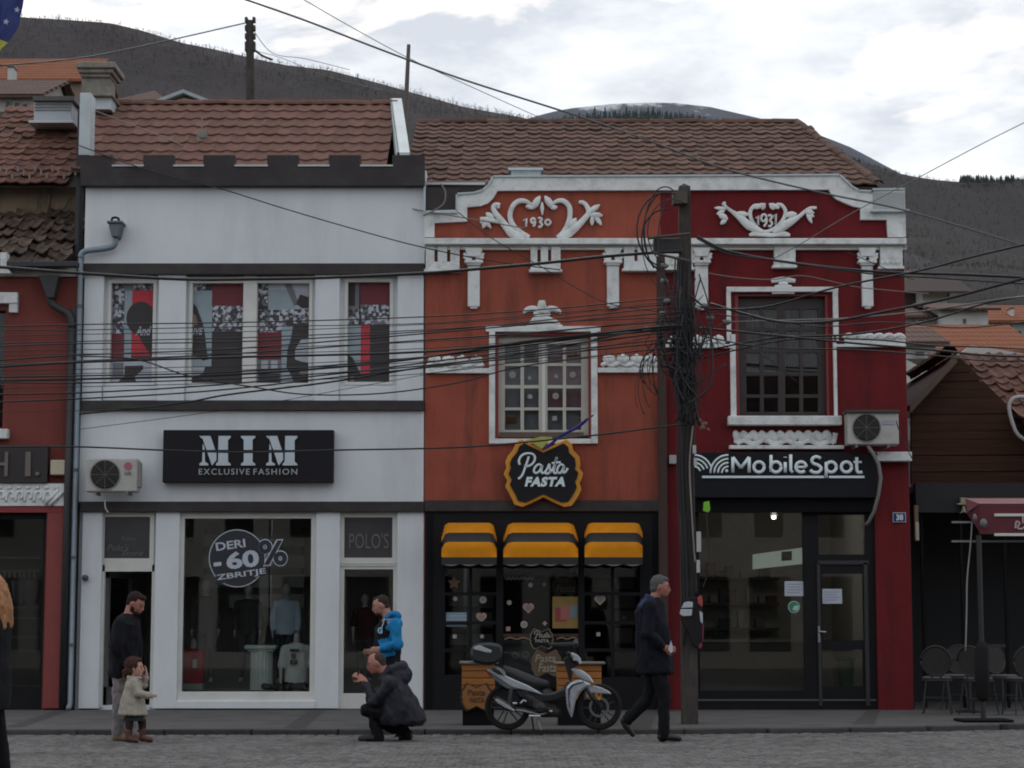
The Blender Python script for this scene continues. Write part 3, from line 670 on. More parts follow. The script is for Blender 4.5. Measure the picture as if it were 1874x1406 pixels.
# flashing, gutter and dark panel at the left of the gable
MB().rbox(778, 334, 888, 338, 30.2, .12).build('gutter', M['flash'], bo); MB().rbox(780, 338, 892, 352, 30.25, .1).build('flashing_panel', M['char'], bo)
MB().rbox(778, 344, 836, 388, 30.0, .2).build('flashing_panel', M['char'], bo)
MB().rbox(775, 336, 778.5, 392, 29.9, .2).build('flashing_edge', M['flash'], bo); MB().rbox(777, 386, 838, 389.5, 29.9, .2).build('flashing_edge', M['flash'], bo)
hb = MB().rbox(935, 309, 990, 325, 30.35, .5); hb.build('roof_hatch', simple('hatch_zinc',(.42,.46,.48),.5), ro, bevel=.01); MB().rbox(930, 307, 994, 311, 30.3, .6).build('hatch_lid', M['flash'], ro)
MB().rbox(1598, 352, 1656, 385, 29.93, .3).build('sheet_box', simple('box_zinc',(.36,.38,.38),.6), bd, bevel=.008); MB().rbox(1594, 383, 1664, 387, 29.86, .4).build('sheet_edge', M['flash'], bd)
# cornices
for a, b, par in ((777,1208.5,bo),(1208.5,1659,bd)):
    MB().rbox(a, 436, b, 447, 29.82, .3).build('cornice', M['stucco'], par, bevel=.008)
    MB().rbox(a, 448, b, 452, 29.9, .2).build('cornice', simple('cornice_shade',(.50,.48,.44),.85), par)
    MB().rbox(a, 452.5, b, 457, 29.93, .1).build('cornice', M['stucco'], par)
# ornament helpers in zoomed-in tracing coordinates
def orn(par, name, ox, oy, k, strokes, Y=29.97, m='stucco', dy=.05):
    mb = MB()
    for pts, rs in strokes:
        p2 = smoothpath([(ox+x*k, oy+y*k) for x, y in pts], 5)
        n_ = len(p2); rr = []
        for i in range(n_):
            t = i/(n_-1)*(len(rs)-1); a = int(min(t, len(rs)-2)) if len(rs) > 1 else 0
            rr.append((rs[a]+(rs[a+1]-rs[a])*(t-a) if len(rs) > 1 else rs[0])*k/126.0)
        q = [P(a.x, a.y, Y) for a in p2]
        mb.tube(q, [max(r, .004) for r in rr], 10, 0.55)
    return mb.build(name, M[m], par, smooth=True)
k1 = 480/1874
leaf = lambda x0,y0,x1,y1,w: ([(x0,y0),((x0*2+x1)/3,(y0*2+y1)/3),((x0+2*x1)/3,(y0+2*y1)/3),(x1,y1)], [w*.35,w,w*.95,w*.15])
orn(bo, 'heart_ornament', 760, 330, k1, [
    ([(830,175),(790,152),(750,148),(710,168),(683,215),(678,270),(700,325),(745,370),(815,408)], [10,17,19,19,19,19,20,22,16]),
    leaf(835,205,892,112,26), leaf(790,185,850,200,18), leaf(800,178,830,190,14),
    ([(985,165),(1020,148),(1060,150),(1098,185),(1106,240),(1095,300),(1062,365),(1015,410)], [10,17,19,19,19,19,18,14]),
    leaf(985,200,925,112,26), leaf(1015,190,965,200,18), ([(906,158),(906,200),(908,250)], [5,15,4]),
    ([(780,405),(700,385),(655,340),(612,285),(572,235),(556,195),(575,172),(606,178)], [30,34,28,24,20,17,15,14]), leaf(605,185,580,200,12),
    leaf(600,300,460,268,20), leaf(560,280,505,232,22), leaf(505,290,482,345,16), leaf(500,285,540,345,15), leaf(640,320,600,290,20), leaf(470,275,475,315,12),
    ([(1030,408),(1095,380),(1150,335),(1200,285),(1238,235),(1225,185),(1195,158),(1170,160)], [26,32,28,22,20,17,15,13]), leaf(1095,345,1150,270,24), leaf(1130,330,1180,300,20),
    leaf(1235,235,1318,175,22), leaf(1250,250,1340,252,24), leaf(1265,255,1262,325,16), leaf(1285,255,1330,322,18), leaf(1180,165,1170,150,10)])
def digits(par, Y, items, r=.018):
    mb = MB()
    for ch_, x0, y0, x1, y1 in items:
        S = {'1':[[(.1,.3),(.6,0),(.6,1)]], '9':[[(.9,.3),(.75,.05),(.4,0),(.1,.2),(.2,.5),(.6,.55),(.9,.3),(.85,.7),(.5,1)]], '3':[[(.1,.1),(.5,0),(.85,.2),(.45,.45),(.9,.7),(.5,1),(.1,.9)]], '0':[[(.5,.05),(.1,.5),(.5,.95),(.9,.5),(.5,.05)]]}[ch_]
        for s in S: mb.tube([P(x0+(x1-x0)*a, y0+(y1-y0)*b, Y) for a, b in (smoothpath(s,3) if ch_ != '1' else [Vector(v) for v in s])], r, 6, .8)
    mb.build('date', M['stucco'], par, smooth=True)
digits(bo, 29.97, [('1',957,400,967,415),('9',971,400,980,415),('3',984,399,993,416),('0',996,401,1009,413)])
k2 = 520/1874
orn(bd, 'crest_ornament', 1160, 330, k2, [
    ([(760,360),(830,358),(900,362),(970,358),(1030,362)], [10,14,14,14,10]), leaf(770,350,850,350,14), leaf(1020,350,940,352,14),
    ([(850,345),(760,300),(700,245),(645,205),(605,175),(590,150)], [14,30,24,12,11,14]), leaf(665,225,760,225,22), leaf(610,190,530,182,14), leaf(600,200,545,225,14), leaf(560,222,620,260,22), leaf(610,260,570,290,16), leaf(600,160,590,142,14),
    ([(830,165),(795,170),(768,205),(775,260),(810,310),(860,340),(915,325),(960,290),(990,250),(1000,205),(975,165),(940,160)], [10,13,13,13,12,12,12,12,13,13,13,10]), leaf(795,185,870,155,18), leaf(845,195,865,160,14), leaf(960,185,890,155,18), leaf(925,195,895,160,14),
    ([(920,350),(985,305),(1040,270),(1090,240),(1130,205),(1165,185),(1205,182)], [12,30,26,14,12,12,10]), leaf(1000,235,1075,222,24), leaf(1130,210,1190,215,20), leaf(1140,215,1175,285,14), leaf(1150,230,1190,240,15)])
digits(bd, 29.97, [('1',1382,395,1391,412),('9',1392,393,1404,415),('3',1405,394,1414,415),('1',1413,392,1424,412)])
def half_column(par, cx, top, bot, w=11, flip=1):
    sc_ = MB(); sc_.rbox(cx-w, top+26, cx+w, bot-5, 29.92, .09); sc_.ptube([(cx-w+4,bot-4),(cx+w-4,bot-4)], .033, 29.95); c = sc_.build('half_column', M['stucco'], par, bevel=.008)
    cp = MB(); cp.pprism([(cx-17,top),(cx+17,top),(cx+11,top+16),(cx-11,top+16)], 29.88, .12)
    for s in (-1, 1):
        for k in range(3): cp.ptube([(cx+s*4,top+24-k*2),(cx+s*12,top+18-k*5+4),(cx+s*18,top+10+k*5)], [.03,.035,.02], 29.92)
    cp.rbox(cx-17, top+23, cx+17, top+28, 29.86, .12); cp.rbox(cx-13, top+28, cx+13, top+32, 29.88, .1); cp.build('capital', M['stucco'], c, bevel=.004)
for cx in (867, 1122): half_column(bo, cx, 453, 566)
half_column(bd, 1284, 453, 568, 12); half_column(bd, 1588, 453, 566, 10)
def block(par, a, b, top, bot, slots=(), sculpt=False):
    sc_ = MB(); xs_ = [a] + [v for s in slots for v in (s-3, s+3)] + [b]
    for i in range(0, len(xs_), 2): sc_.rbox(xs_[i], top, xs_[i+1], bot-18, 29.9, .11)
    sc_.rbox(a, bot-18, b, bot-5, 29.9, .11); sc_.rbox(a-3, bot-5, b+3, bot, 29.86, .15)
    if sculpt:
        for i in range(int((b-a)/9)): sc_.ptube([(a+3+i*9,bot-9),(a+8+i*9,bot-14)], [.03,.02], 29.89)
    sc_.build('frieze_block', M['stucco'], par, bevel=.006)
block(bo, 779, 841, 452, 497, (798, 821)); block(bo, 971, 1026, 452, 498, (986.5, 1006)); block(bo, 1142, 1207, 452, 496, (1164,))
block(bd, 1209, 1268, 452, 494, sculpt=True); block(bd, 1417, 1456, 452, 490, sculpt=True); block(bd, 1611, 1652, 452, 492, sculpt=True)
# string courses with foliage
def frieze(par, a, b, y0, y1, yf, flip=False):
    sc_ = MB().rbox(a, y0, b, y1, 29.93, .09); o = sc_.build('string_course', M['stucco'], par, bevel=.005)
    return o
def foliage(par, a, b, base, n_, h=20, up=1):
    mb = MB(); st = (b-a)/n_; r_ = random.Random(int(a))
    for i in range(n_):
        c = a + (i+.5)*st
        mb.ptube(smoothpath([(c-st*.55, base-3*up),(c-st*.2, base-8*up),(c+st*.2, base-3*up),(c+st*.55, base-7*up)],3), .035, 29.95, 8, .9)
        for dx in (-.22, 0, .22): mb.ptube([(c, base-5*up),(c+dx*st*1.2, base-h*.7*up),(c+dx*st*1.6, base-h*(1 if dx == 0 else .85)*up)], [.03,.05,.02], 29.95, 8, .9)
    mb.build('foliage_frieze', M['stucco'], par, smooth=True)
frieze(bo, 779, 896, 674, 683, 0); foliage(bo, 783, 884, 674, 4, 24); MB().rbox(783,660,872,674,29.95,.06).build('frieze_bed', M['stucco'], bo)
frieze(bo, 1094, 1207, 673, 682, 0); foliage(bo, 1102, 1203, 673, 4, 25); MB().rbox(1112,660,1200,673,29.95,.06).build('frieze_bed', M['stucco'], bo)
frieze(bd, 1215, 1345, 630, 637, 0); foliage(bd, 1225, 1325, 631, 5, 18)
frieze(bd, 1526, 1658, 630, 635, 0); foliage(bd, 1545, 1655, 622, 6, 12); MB().rbox(1546,616,1657,630,29.94,.08).build('frieze_bed', M['stucco'], bd)
# orange building window
sr = MB(); 
for q in ((889,597,1099,607),(895,606.5,906,812),(1082,606.5,1093.5,812),(906,803,1082,812)): sr.rbox(*q, 29.94, .1)
sr.build('window_surround', M['stucco'], bo, bevel=.004)
orn(bo, 'finial', 760, 330, k1, [([(905,860),(905,900),(905,950)],[22,34,30]), ([(900,955),(850,920),(800,925),(772,950)],[20,24,20,8]), ([(910,955),(960,920),(1010,925),(1042,950)],[20,24,20,8]), ([(845,955),(905,958),(965,955)],[14,18,14]), ([(870,985),(905,990),(945,985)],[14,24,14]), ([(820,1025),(860,1000),(905,995),(950,1000),(1035,1025)],[10,28,34,28,10]), ([(790,1040),(905,1035),(1050,1040)],[8,16,8])])
rv = MB(); wall_holes(rv, *prect(906,607,1082,803,30.02), [prect(912,614,1077,803,30.02)], 30.02, 30.12); rv.build('window_reveal', M['redtrim'], bo)
wf = MB(); cols_ = [(924,952.5),(959,986),(1002,1030),(1036,1063.5)]; rows_ = [(631,665),(670,705),(711,746),(751,787)]
wall_holes(wf, *prect(912,614,1077,800,30.12), [prect(c[0],r[0],c[1],r[1],30.12) for c in cols_ for r in rows_], 30.12, 30.18)
wo = wf.build('window_frame', M['cream'], bo)
bl = MB().rbox(992, 628, 998, 796, 30.10, .03); bl.rbox(919,626,1070,629,30.10,.03); bl.build('meeting_stile', M['white2'], wo)
for c in cols_:
    for r in rows_:
        MB().rbox(c[0]-1, r[0]-1, c[1]+1, r[1]+1, 30.15, .006).build('window_pane', M['glass2'], wo)
MB().rbox(915, 791, 1068, 801, 30.04, .12).build('window_sill', simple('grey_wood_sill',(.13,.095,.075),.8), bo)
for cc in cols_:
    for k, rr_ in enumerate(rows_): MB().rbox(cc[0]-2, rr_[0]-2, cc[1]+2, rr_[1]+2, 30.24, .004).build('pane_film', simple(*([('film_grey',(.46,.46,.52)),('film_rose',(.56,.28,.34)),('film_dark',(.33,.33,.37))][1 if cc[0] > 1000 and k < 3 else (0 if k != 1 else 2)])), bo)
# red building window
sr = MB()
for q in ((1330,525,1534,534),(1330,533.5,1338,626),(1525,533.5,1534.5,626),(1337,612,1347,762),(1526,612,1532,762)): sr.rbox(*q, 29.94, .1)
sr.build('window_surround', M['stucco'], bd, bevel=.004)
MB().rbox(1333, 761, 1541, 778, 29.84, .2).build('window_sill', M['stucco'], bd, bevel=.01)
orn(bd, 'keystone', 1160, 330, k2, [([(905,665),(945,660),(985,655),(1025,660),(1065,665)],[14,18,20,18,14]), ([(985,640),(985,660)],[14,20]), ([(955,690),(985,690),(1015,690)],[20,26,20]), ([(930,715),(985,710),(1040,715)],[22,28,22]), ([(910,742),(985,740),(1060,742)],[10,12,10])])
rv = MB(); wall_holes(rv, *prect(1338,534,1526,762,30.02), [prect(1352,542,1512,762,30.02)], 30.02, 30.12); rv.build('window_reveal', M['redtrim'], bd)
wf = MB(); cs = [(1366,1391),(1398,1424),(1437,1463),(1470,1497)]; rs_ = [(566,600),(606,640),(646,682),(688,722),(728,754)]
wall_holes(wf, *prect(1350,541,1514,762,30.14), [prect(c[0],r[0],c[1],r[1],30.14) for c in cs for r in rs_], 30.14, 30.2); wo = wf.build('window_frame', M['darkwood'], bd)
for c in cs:
    for r in rs_: MB().rbox(c[0]-1, r[0]-1, c[1]+1, r[1]+1, 30.17, .006).build('window_pane', M['glass2'], wo)
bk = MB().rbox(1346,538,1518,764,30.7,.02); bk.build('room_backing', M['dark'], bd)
cu_ = MB(); r_ = random.Random(3)
for a, b in ((1364,1395),(1468,1498),(1398,1425),(1436,1464)):
    n_ = 9
    pts = [(PX(a+(b-a)*i/n_,650,30.3), 30.30+.03*(i%2)) for i in range(n_+1)]
    z0, z1 = PZ(r_.uniform(630,700),30.3), PZ(560,30.3)
    for (x0_,y0_),(x1_,y1_) in zip(pts,pts[1:]): cu_.add([(x0_,y0_,z0),(x1_,y1_,z0),(x1_,y1_,z1),(x0_,y0_,z1)],[(0,1,2,3)])
cu_.build('lace_curtain', simple('lace',(.055,.055,.062)), bd, recalc=False)
orn(bd, 'apron_frieze', 1160, 650, 540/1874, [leaf(640+i*58, 480+(i%2)*6, 672+i*58, 560, 26) for i in range(11)] + [leaf(700+i*58, 480, 672+i*58, 545, 20) for i in range(10)] + [([(650,560),(700,540),(760,565),(830,535),(900,565),(970,540),(1040,565),(1110,540),(1180,565),(1250,545),(1275,560)],[18]*11), ([(650,500),(650,560)],[18,14]), ([(1280,495),(1270,560)],[18,14])])
MB().rbox(1335, 815, 1545, 822, 29.88, .15).build('frieze_shelf', M['stucco'], bd, bevel=.006)
MB().rbox(1590, 827, 1669, 844, 29.8, .22).build('cornice_stub', M['stucco'], bd, bevel=.008)
MB().rbox(1208.5, 690, 1222, 1297, 29.9, .11).build('corner_strip', simple('dark_brown_red',(.10,.03,.03)), bd)
MB().rbox(1225, 833, 1238, 849, 29.9, .1).build('junction_box', simple('box_grey',(.4,.4,.42)), bd, bevel=.006)
# ================================================================ PASTA SHOPFRONT
MB().rbox(777, 915.5, 1209, 936, 29.93, .2).build('fascia', M['char'], bo, bevel=.006)
sf = MB(); gl = [(814,1040,908,1235),(921,1036,1059,1265),(1070,1036,1172,1240)]
zz = prect(790, 937, 1196, 1297, 29.98)
wall_holes(sf, PX(777,1100), PX(1208,1100), PH, PZ(936), [prect(*g, Y=29.98) for g in gl], 29.98, 30.12)
shopf = sf.build('shopfront', M['black'], bo)
for g in gl: MB().rbox(g[0]-1, g[1]-1, g[2]+1, g[3]+1, 30.05, .008).build('window_pane', M['glass2'], shopf)
for a in (781, 1198): MB().rbox(a, 940, a+9, 1296, 29.95, .04).build('pilaster_strip', M['blackm'], shopf)
for g, nx_, ys in ((gl[0],2,(1087,1140,1190)), (gl[2],2,(1087,1140,1190))):
    xm = (g[0]+g[2])/2; MB().rbox(xm-3, g[1], xm+3, g[3], 29.99, .05).build('glazing_bar', M['black'], shopf)
    for y_ in ys: MB().rbox(g[0], y_-3, g[2], y_+3, 29.995, .05).build('glazing_bar', M['black'], shopf)
# room behind
rx0, rx1 = XO0+.21, XO1-.11
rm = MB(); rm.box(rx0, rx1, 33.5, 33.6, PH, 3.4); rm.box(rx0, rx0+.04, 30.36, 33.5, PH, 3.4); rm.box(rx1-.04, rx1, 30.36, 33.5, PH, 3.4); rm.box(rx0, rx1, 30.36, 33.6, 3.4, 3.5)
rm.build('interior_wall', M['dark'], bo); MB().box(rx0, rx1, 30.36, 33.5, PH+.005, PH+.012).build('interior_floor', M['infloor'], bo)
cn = thing('shop_counter', 'pale grey counter just inside the middle window of the pasta shop', 'counter', (PX(980,1250),30.6,PH))
MB().rbox(922, 1178, 1056, 1262, 30.35, .5).build('counter_front', simple('counter_grey',(.17,.17,.18)), cn, bevel=.01); MB().rbox(920, 1172, 1058, 1179, 30.3, .6).build('counter_top', simple('counter_top',(.25,.22,.18)), cn)
dn = simple('card_grey',(.09,.085,.085)); dn2 = simple('card_brown',(.075,.05,.04))
shf = thing('display_shelf', 'dark display boxes stacked behind the left panes of the pasta shop', 'shelf', (PX(860,1200),30.5,PH))
for a,b,c,d in ((820,1086,855,1109),(863,1086,903,1112),(863,1121,902,1150),(823,1160,855,1180),(865,1160,902,1178)): MB().rbox(a,b,c,d,30.3,.25).build('box', dn, shf, bevel=.005)
shf = thing('display_shelf', 'brown display boxes stacked behind the right panes of the pasta shop', 'shelf', (PX(1150,1200),30.5,PH))
for a,b,c,d in ((1127,1090,1165,1112),(1127,1118,1165,1145),(1127,1150,1158,1177),(1086,1058,1117,1077),(1124,1058,1160,1077)): MB().rbox(a,b,c,d,30.3,.25).build('box', dn2, shf, bevel=.005)
# awnings: fixed barrel hoods in stripes
def awning(a, b, label, rc=26):
    t = thing('barrel_awning', label, 'awning', P((a+b)/2, 1030, 29.6), 'striped awnings over the pasta shop windows')
    # stripes swept over a quarter-round profile, ends rounded
    ys = [(957,975,'awnyel'),(975,992,'awnblk'),(992,1020,'awnyel'),(1020,1033,'awnblk')]
    prof = []                                            # (py, depth)
    def dep(py):
        t_ = min(1, max(0, (py-957)/46)); return 30.0-.10-.50*math.sin(t_*math.pi/2)**.9
    for y0, y1, mk in ys:
        mb = MB(); K = 5; rows = []
        for i in range(K+1):
            py = y0+(y1-y0)*i/K; Yd = dep(py); row = []
            for j in range(17):
                u = j/16*2-1; e = max(0, (abs(u)-.72)/.28); inset = 1-math.sqrt(max(0, 1-e*e))
                px = (a+b)/2 + u*(b-a)/2; cf = (1-min(1,(py-957)/60))**.7
                Y_ = Yd + inset*.22*cf; dpx = py + inset*rc*cf*.9
                row.append(P(px, dpx, Y_))
            rows.append(row)
        vs = [p for r in rows for p in r]; n_ = 17
        mb.add(vs, [(i*n_+j, i*n_+j+1, (i+1)*n_+j+1, (i+1)*n_+j) for i in range(K) for j in range(16)])
        mb.add([v+Vector((0,.012,-.004)) for v in vs], [((i+1)*n_+j, (i+1)*n_+j+1, i*n_+j+1, i*n_+j) for i in range(K) for j in range(16)])
        o = mb.build('stripe', M[mk], t, recalc=False, smooth=True)
    Yv = dep(1033); w_ = (b-a); pts = [(a,1020.5)]; nsc = max(3, round(w_/36)); bt = []
    for k in range(nsc*6+1):
        u = k/(nsc*6); bt.append((a+w_*u, 1031+4.0*abs(math.sin(u*nsc*math.pi))))
    MB().pprism([(a,1030),(b,1030)] + bt[::-1], Yv+.015, .008).build('valance', M['awnblk'], t)
    MB().ptube([Vector(p) for p in bt], .011, Yv+.012, 5, .8).build('piping', simple('piping',(.28,.26,.22)), t)
    for x_ in (a, b):
        s = MB(); s.add([P(x_,1000,29.96), P(x_, 1031, Yv), P(x_,1031,29.96), P(x_, 985, 29.62)], [(0,3,1,2)]); s.build('side_panel', M['awnblk'], t, recalc=False)
awning(808, 909, 'yellow and black striped barrel awning over the left pasta shop window')
awning(921, 1058, 'widest yellow and black barrel awning, directly below the bow-tie sign')
awning(1070, 1176, 'yellow and black barrel awning nearest the utility pole', rc=14)
# stickers and posters on the panes
def sticker(kind, cx, cy, r, label, Y=30.045, col='stick', c=(.42,.38,.34)):
    mb = MB()
    if kind == 'round': mb.pprism([(cx+r*math.cos(i*.3927), cy+r*math.sin(i*.3927)) for i in range(16)][::-1], Y, .003)
    elif kind == 'heart':
        pts = [(0,9),(-4,5),(-9,0),(-9,-5),(-5,-8),(-2,-8),(0,-5),(2,-8),(5,-8),(9,-5),(9,0),(4,5)]
        mb.pprism([(cx+x*r/9, cy+y*r/9) for x, y in pts], Y, .003)
    elif kind == 'square': mb.rbox(cx-r, cy-r, cx+r, cy+r, Y, .003)
    elif kind == 'star':
        mb.pprism([(cx+(r if i%2==0 else r*.5)*math.sin(i*math.pi/5), cy-(r if i%2==0 else r*.5)*math.cos(i*math.pi/5)) for i in range(10)], Y, .003)
    elif kind == 'diamond': mb.pprism([(cx,cy-r),(cx+r*.45,cy-r*.3),(cx+r,cy),(cx+r*.45,cy+r*.3),(cx,cy+r),(cx-r*.45,cy+r*.3),(cx-r,cy),(cx-r*.45,cy-r*.3)], Y, .003)
    o = mb.build('window_sticker', simple(col, c, .5)); tag(o, label, 'sticker', 'stickers on the pasta shop panes')
    if kind in ('round','heart') and r > 5:
        b = MB()
        if kind == 'round': b.pprism([(cx+r*.55*math.cos(i*.785), cy+r*.55*math.sin(i*.785)) for i in range(8)][::-1], Y-.002, .002)
        else: b.pprism([(cx+x*r/15, cy+y*r/15) for x, y in [(0,9),(-9,0),(-9,-5),(-5,-8),(0,-5),(5,-8),(9,-5),(9,0)]], Y-.002, .002)
        b.build('inner_print', simple('sticker_print',(.30,.24,.20)), o)
    return o
pk_ = (.48,.30,.27)
sticker('star', 831, 1067, 13, 'brown star sticker top left in the left pasta window', col='star_brown', c=(.16,.08,.045))
sticker('round', 833, 1096, 4, 'tiny pale dot sticker above the blue notice')
sticker('round', 884, 1098, 6.5, 'round cookie sticker above the left-hand heart')
sticker('heart', 881, 1130, 9.5, 'pinkish heart sticker right beside the blue notice', col='stick_pink', c=pk_)
sticker('square', 832, 1165, 3.5, 'small pale square sticker under the blue notice')
sticker('round', 882, 1165, 3.5, 'small dot sticker below the left-hand heart')
sticker('round', 971, 1071, 4.2, 'small round sticker under the wavy lettering of the middle window')
sticker('round', 996, 1070, 3.4, 'faint dot sticker beside the farfalle-shaped board', col='stick_dim', c=(.18,.17,.16))
sticker('round', 932, 1103, 4.5, 'small round sticker at the left edge of the middle window')
sticker('heart', 967, 1113, 10, 'heart sticker in the centre of the middle window', col='stick_pink', c=pk_)
sticker('round', 959, 1143, 6.5, 'round cookie sticker below the central heart')
sticker('diamond', 997, 1141, 5, 'little four-pointed sticker left of the red and yellow poster')
sticker('square', 930, 1151, 4, 'pink square sticker low at the left of the middle window', col='stick_pink', c=pk_)
sticker('heart', 1098, 1098, 10, 'heart sticker in the right pasta window')
sticker('square', 1095, 1161, 3.5, 'small square sticker low in the right pasta window')
sticker('round', 943, 1200, 7, 'left of two round stickers on the grey counter', Y=30.34)
sticker('round', 953+9, 1198, 7, 'right of two round stickers on the grey counter', Y=30.34)
sticker('round', 1142, 1131, 4, 'dim round sticker on the brown boxes of the right window', col='stick_dim', c=(.18,.17,.16), Y=30.29)
for q_, lb in (((934,769,11,6),'amber card in the bottom left pane of the orange window'),((970,649,9,6),'amber card in the top row of the orange window, left leaf'),((1047,651,9,6),'amber card in the top row of the orange window, right leaf')):
    o_ = MB().rbox(q_[0]-q_[2]*.7, q_[1]-q_[3], q_[0]+q_[2], q_[1]+q_[3], 30.21, .003).build('window_card', simple('amber_card',(.30,.12,.02))); tag(o_, lb, 'card', 'coloured cards in the orange window')
for kd, cx_, cy_, r_s, lb in (('round',938,686,6,'round sticker in the second row, left edge of the orange window'),('diamond',969,692,4.5,'small star sticker in the second row of the orange window, left leaf'),('diamond',1018,689,5,'diamond sticker in the second row of the orange window, right leaf'),('round',1048,686,5.5,'round sticker in the second row, right edge of the orange window'),
    ('round',970,726,4.5,'round sticker in the third row of the orange window, left leaf'),('round',1017,725,6,'largest round sticker in the third row, right leaf of the orange window'),('square',1015,766,4,'small square sticker in the bottom row of the orange window'),('diamond',1015,650,3.5,'tiny star sticker in the top row of the orange window')):
    sticker(kd, cx_, cy_, r_s, lb, Y=30.14, col='stick_dim2', c=(.30,.28,.27))
lt = MB()
for i in range(7): lt.ptube(smoothpath([(924+i*7.5,1056),(927.5+i*7.5,1061),(931.5+i*7.5,1056)],3), .012, 30.04, 5, .6)
tag(lt.build('wavy_lettering', simple('stick_dim',(.18,.17,.16))), 'row of faint loops lettered across the top of the middle pasta window', 'lettering')
nb = thing('paper_notice', 'pale blue paper notice in the left pasta window', 'notice', P(835,1133,30.04))
MB().rbox(816, 1121, 854, 1147, 30.04, .004).build('sheet', simple('blue_paper',(.26,.37,.46)), nb)
MB().rbox(816, 1127, 854, 1128, 30.037, .002).build('rule', M['silver'], nb); MB().rbox(816, 1133, 854, 1134, 30.037, .002).build('rule', M['silver'], nb)
def farfalle(cx, cy, s, grow=0):
    pts = [(-50,-52),(-40,-58),(-25,-50),(0,-38),(25,-50),(42,-58),(52,-50),(54,-38),(66,-26),(68,-12),(66,-4),(73,4),(70,16),(66,22),(70,34),(64,46),(59,54),(52,64),(38,66),(20,58),(0,48),(-20,58),(-38,66),(-53,62),(-59,48),(-66,36),(-70,28),(-66,18),(-73,6),(-68,-6),(-70,-16),(-66,-26),(-56,-38)]
    o = []
    for x, y in pts: 
        l_ = math.hypot(x, y); o.append((cx+x*s*(1+grow/l_), cy+y*s*(1+grow/l_)))
    return o
def script_pasta(mb, x0, y0, x1, y1, Y, r, flat=.8):
    """joined-up 'Pasta' as tube strokes inside the box"""
    S = [[(.02,.98),(.06,.96),(.12,.80),(.20,.38),(.24,.14)], [(.06,.46),(.04,.30),(.10,.10),(.22,.02),(.34,.08),(.36,.26),(.30,.44),(.20,.52),(.16,.46)],
         [(.50,.50),(.44,.44),(.37,.54),(.34,.70),(.39,.78),(.46,.68),(.51,.48),(.49,.66),(.50,.77),(.56,.74),(.62,.58),(.65,.44),(.66,.58),(.67,.72),(.61,.80),(.56,.76)],
         [(.66,.76),(.73,.60),(.78,.34),(.80,.16),(.76,.50),(.74,.72),(.78,.78),(.83,.70)], [(.70,.40),(.88,.36)],
         [(.94,.50),(.89,.44),(.83,.54),(.81,.70),(.86,.78),(.91,.68),(.95,.48),(.93,.66),(.94,.77),(.99,.70),(1.02,.58)]]
    for s in S:
        mb.ptube([(x0+(x1-x0)*a.x, y0+(y1-y0)*a.y) for a in smoothpath(s, 4)], r, Y, 6, flat)
bs = thing('shop_sign', 'black bow-tie shaped sign with yellow wavy border reading Pasta FASTA', 'sign', P(994, 863, 29.8))
MB().pprism(farfalle(994.5, 862, 1.0), 29.80, .14).build('sign_border', M['yellow'], bs, bevel=.008)
MB().pprism(farfalle(994.5, 862, .875), 29.775, .03).build('sign_face', simple('sign_face_black',(.017,.016,.020),.6,spec=.2), bs)
lt = MB(); script_pasta(lt, 946, 829, 1037, 877, 29.77, .017); lt.build('script_lettering', M['ledwhite'], bs, smooth=True)
lt = MB(); text(lt, 'FASTA', 960, 873, 1034, 891, 29.775, .025, bold=.055, shear=.22, space=1.12); lt.build('block_lettering', M['ledwhite'], bs)
bb = thing('farfalle_board', 'brown bow-tie shaped board with lettering, hung in the middle pasta window', 'sign', P(1033,1070,30.3))
MB().pprism(farfalle(1033, 1071, .32), 30.25, .02).build('board', simple('board_brown',(.13,.10,.07)), bb); words('lettering', simple('tan_print',(.32,.27,.20)), bb, [('Pasta',1016,1056,1040,1066),('Fasta',1018,1070,1052,1084)], 30.24, .005, shear=.2, bold=.015)
b2 = thing('shop_sign', 'small bow-tie Pasta Fasta sign low in the middle window above the motorbike', 'sign', P(991,1166,29.97))
MB().pprism(farfalle(991, 1168, .31), 29.96, .02).build('sign_border', simple('dull_gold',(.22,.17,.09)), b2); MB().pprism(farfalle(991,1168,.275), 29.95, .012).build('sign_face', M['black'], b2)
l2 = MB(); script_pasta(l2, 977, 1154, 1007, 1170, 29.95, .007); l2.build('script_lettering', simple('dim_white',(.34,.32,.28)), b2); words('block_lettering', simple('dim_white',(.34,.32,.28)), b2, [('FASTA',980,1170,1005,1176)], 29.95, .005, bold=.03)
b3 = thing('farfalle_board', 'tan bow-tie board with lettering behind the motorbike seat', 'sign', P(1000,1215,29.9))
MB().pprism(farfalle(1000, 1212, .40), 29.9, .03).build('board', simple('board_tan',(.12,.075,.045)), b3); words('lettering', simple('tan_print',(.32,.27,.20)), b3, [('Pasta',979,1198,1017,1212),('Fasta',985,1214,1018,1230)], 29.89, .005, shear=.2, bold=.015)
pp = thing('poster', 'yellow and red food poster at the right of the middle pasta window', 'poster', P(1034,1121,30.04))
m_ = MB(); m_.rbox(1011,1092,1058,1150,30.04,.005); m_.build('sheet', simple('poster_ochre',(.30,.19,.05)), pp)
MB().rbox(1016,1112,1036,1138,30.036,.003).build('print', simple('poster_red',(.32,.05,.05)), pp); MB().rbox(1026,1110,1044,1134,30.034,.0025).build('print', simple('poster_pink',(.42,.14,.13)), pp); MB().rbox(1044,1108,1057,1130,30.032,.0025).build('print', simple('poster_blue',(.16,.24,.28)), pp)
wv = MB().ptube(smoothpath([(923+i*11.3,1170-3*(i%2)) for i in range(5)],3), .012, 30.0, 5, .6); wv.ptube(smoothpath([(1018+i*10,1170-3*(i%2)) for i in range(5)],3), .012, 30.0, 5, .6); wv.build('wavy_trim', simple('gold_line',(.24,.17,.08)), shopf)
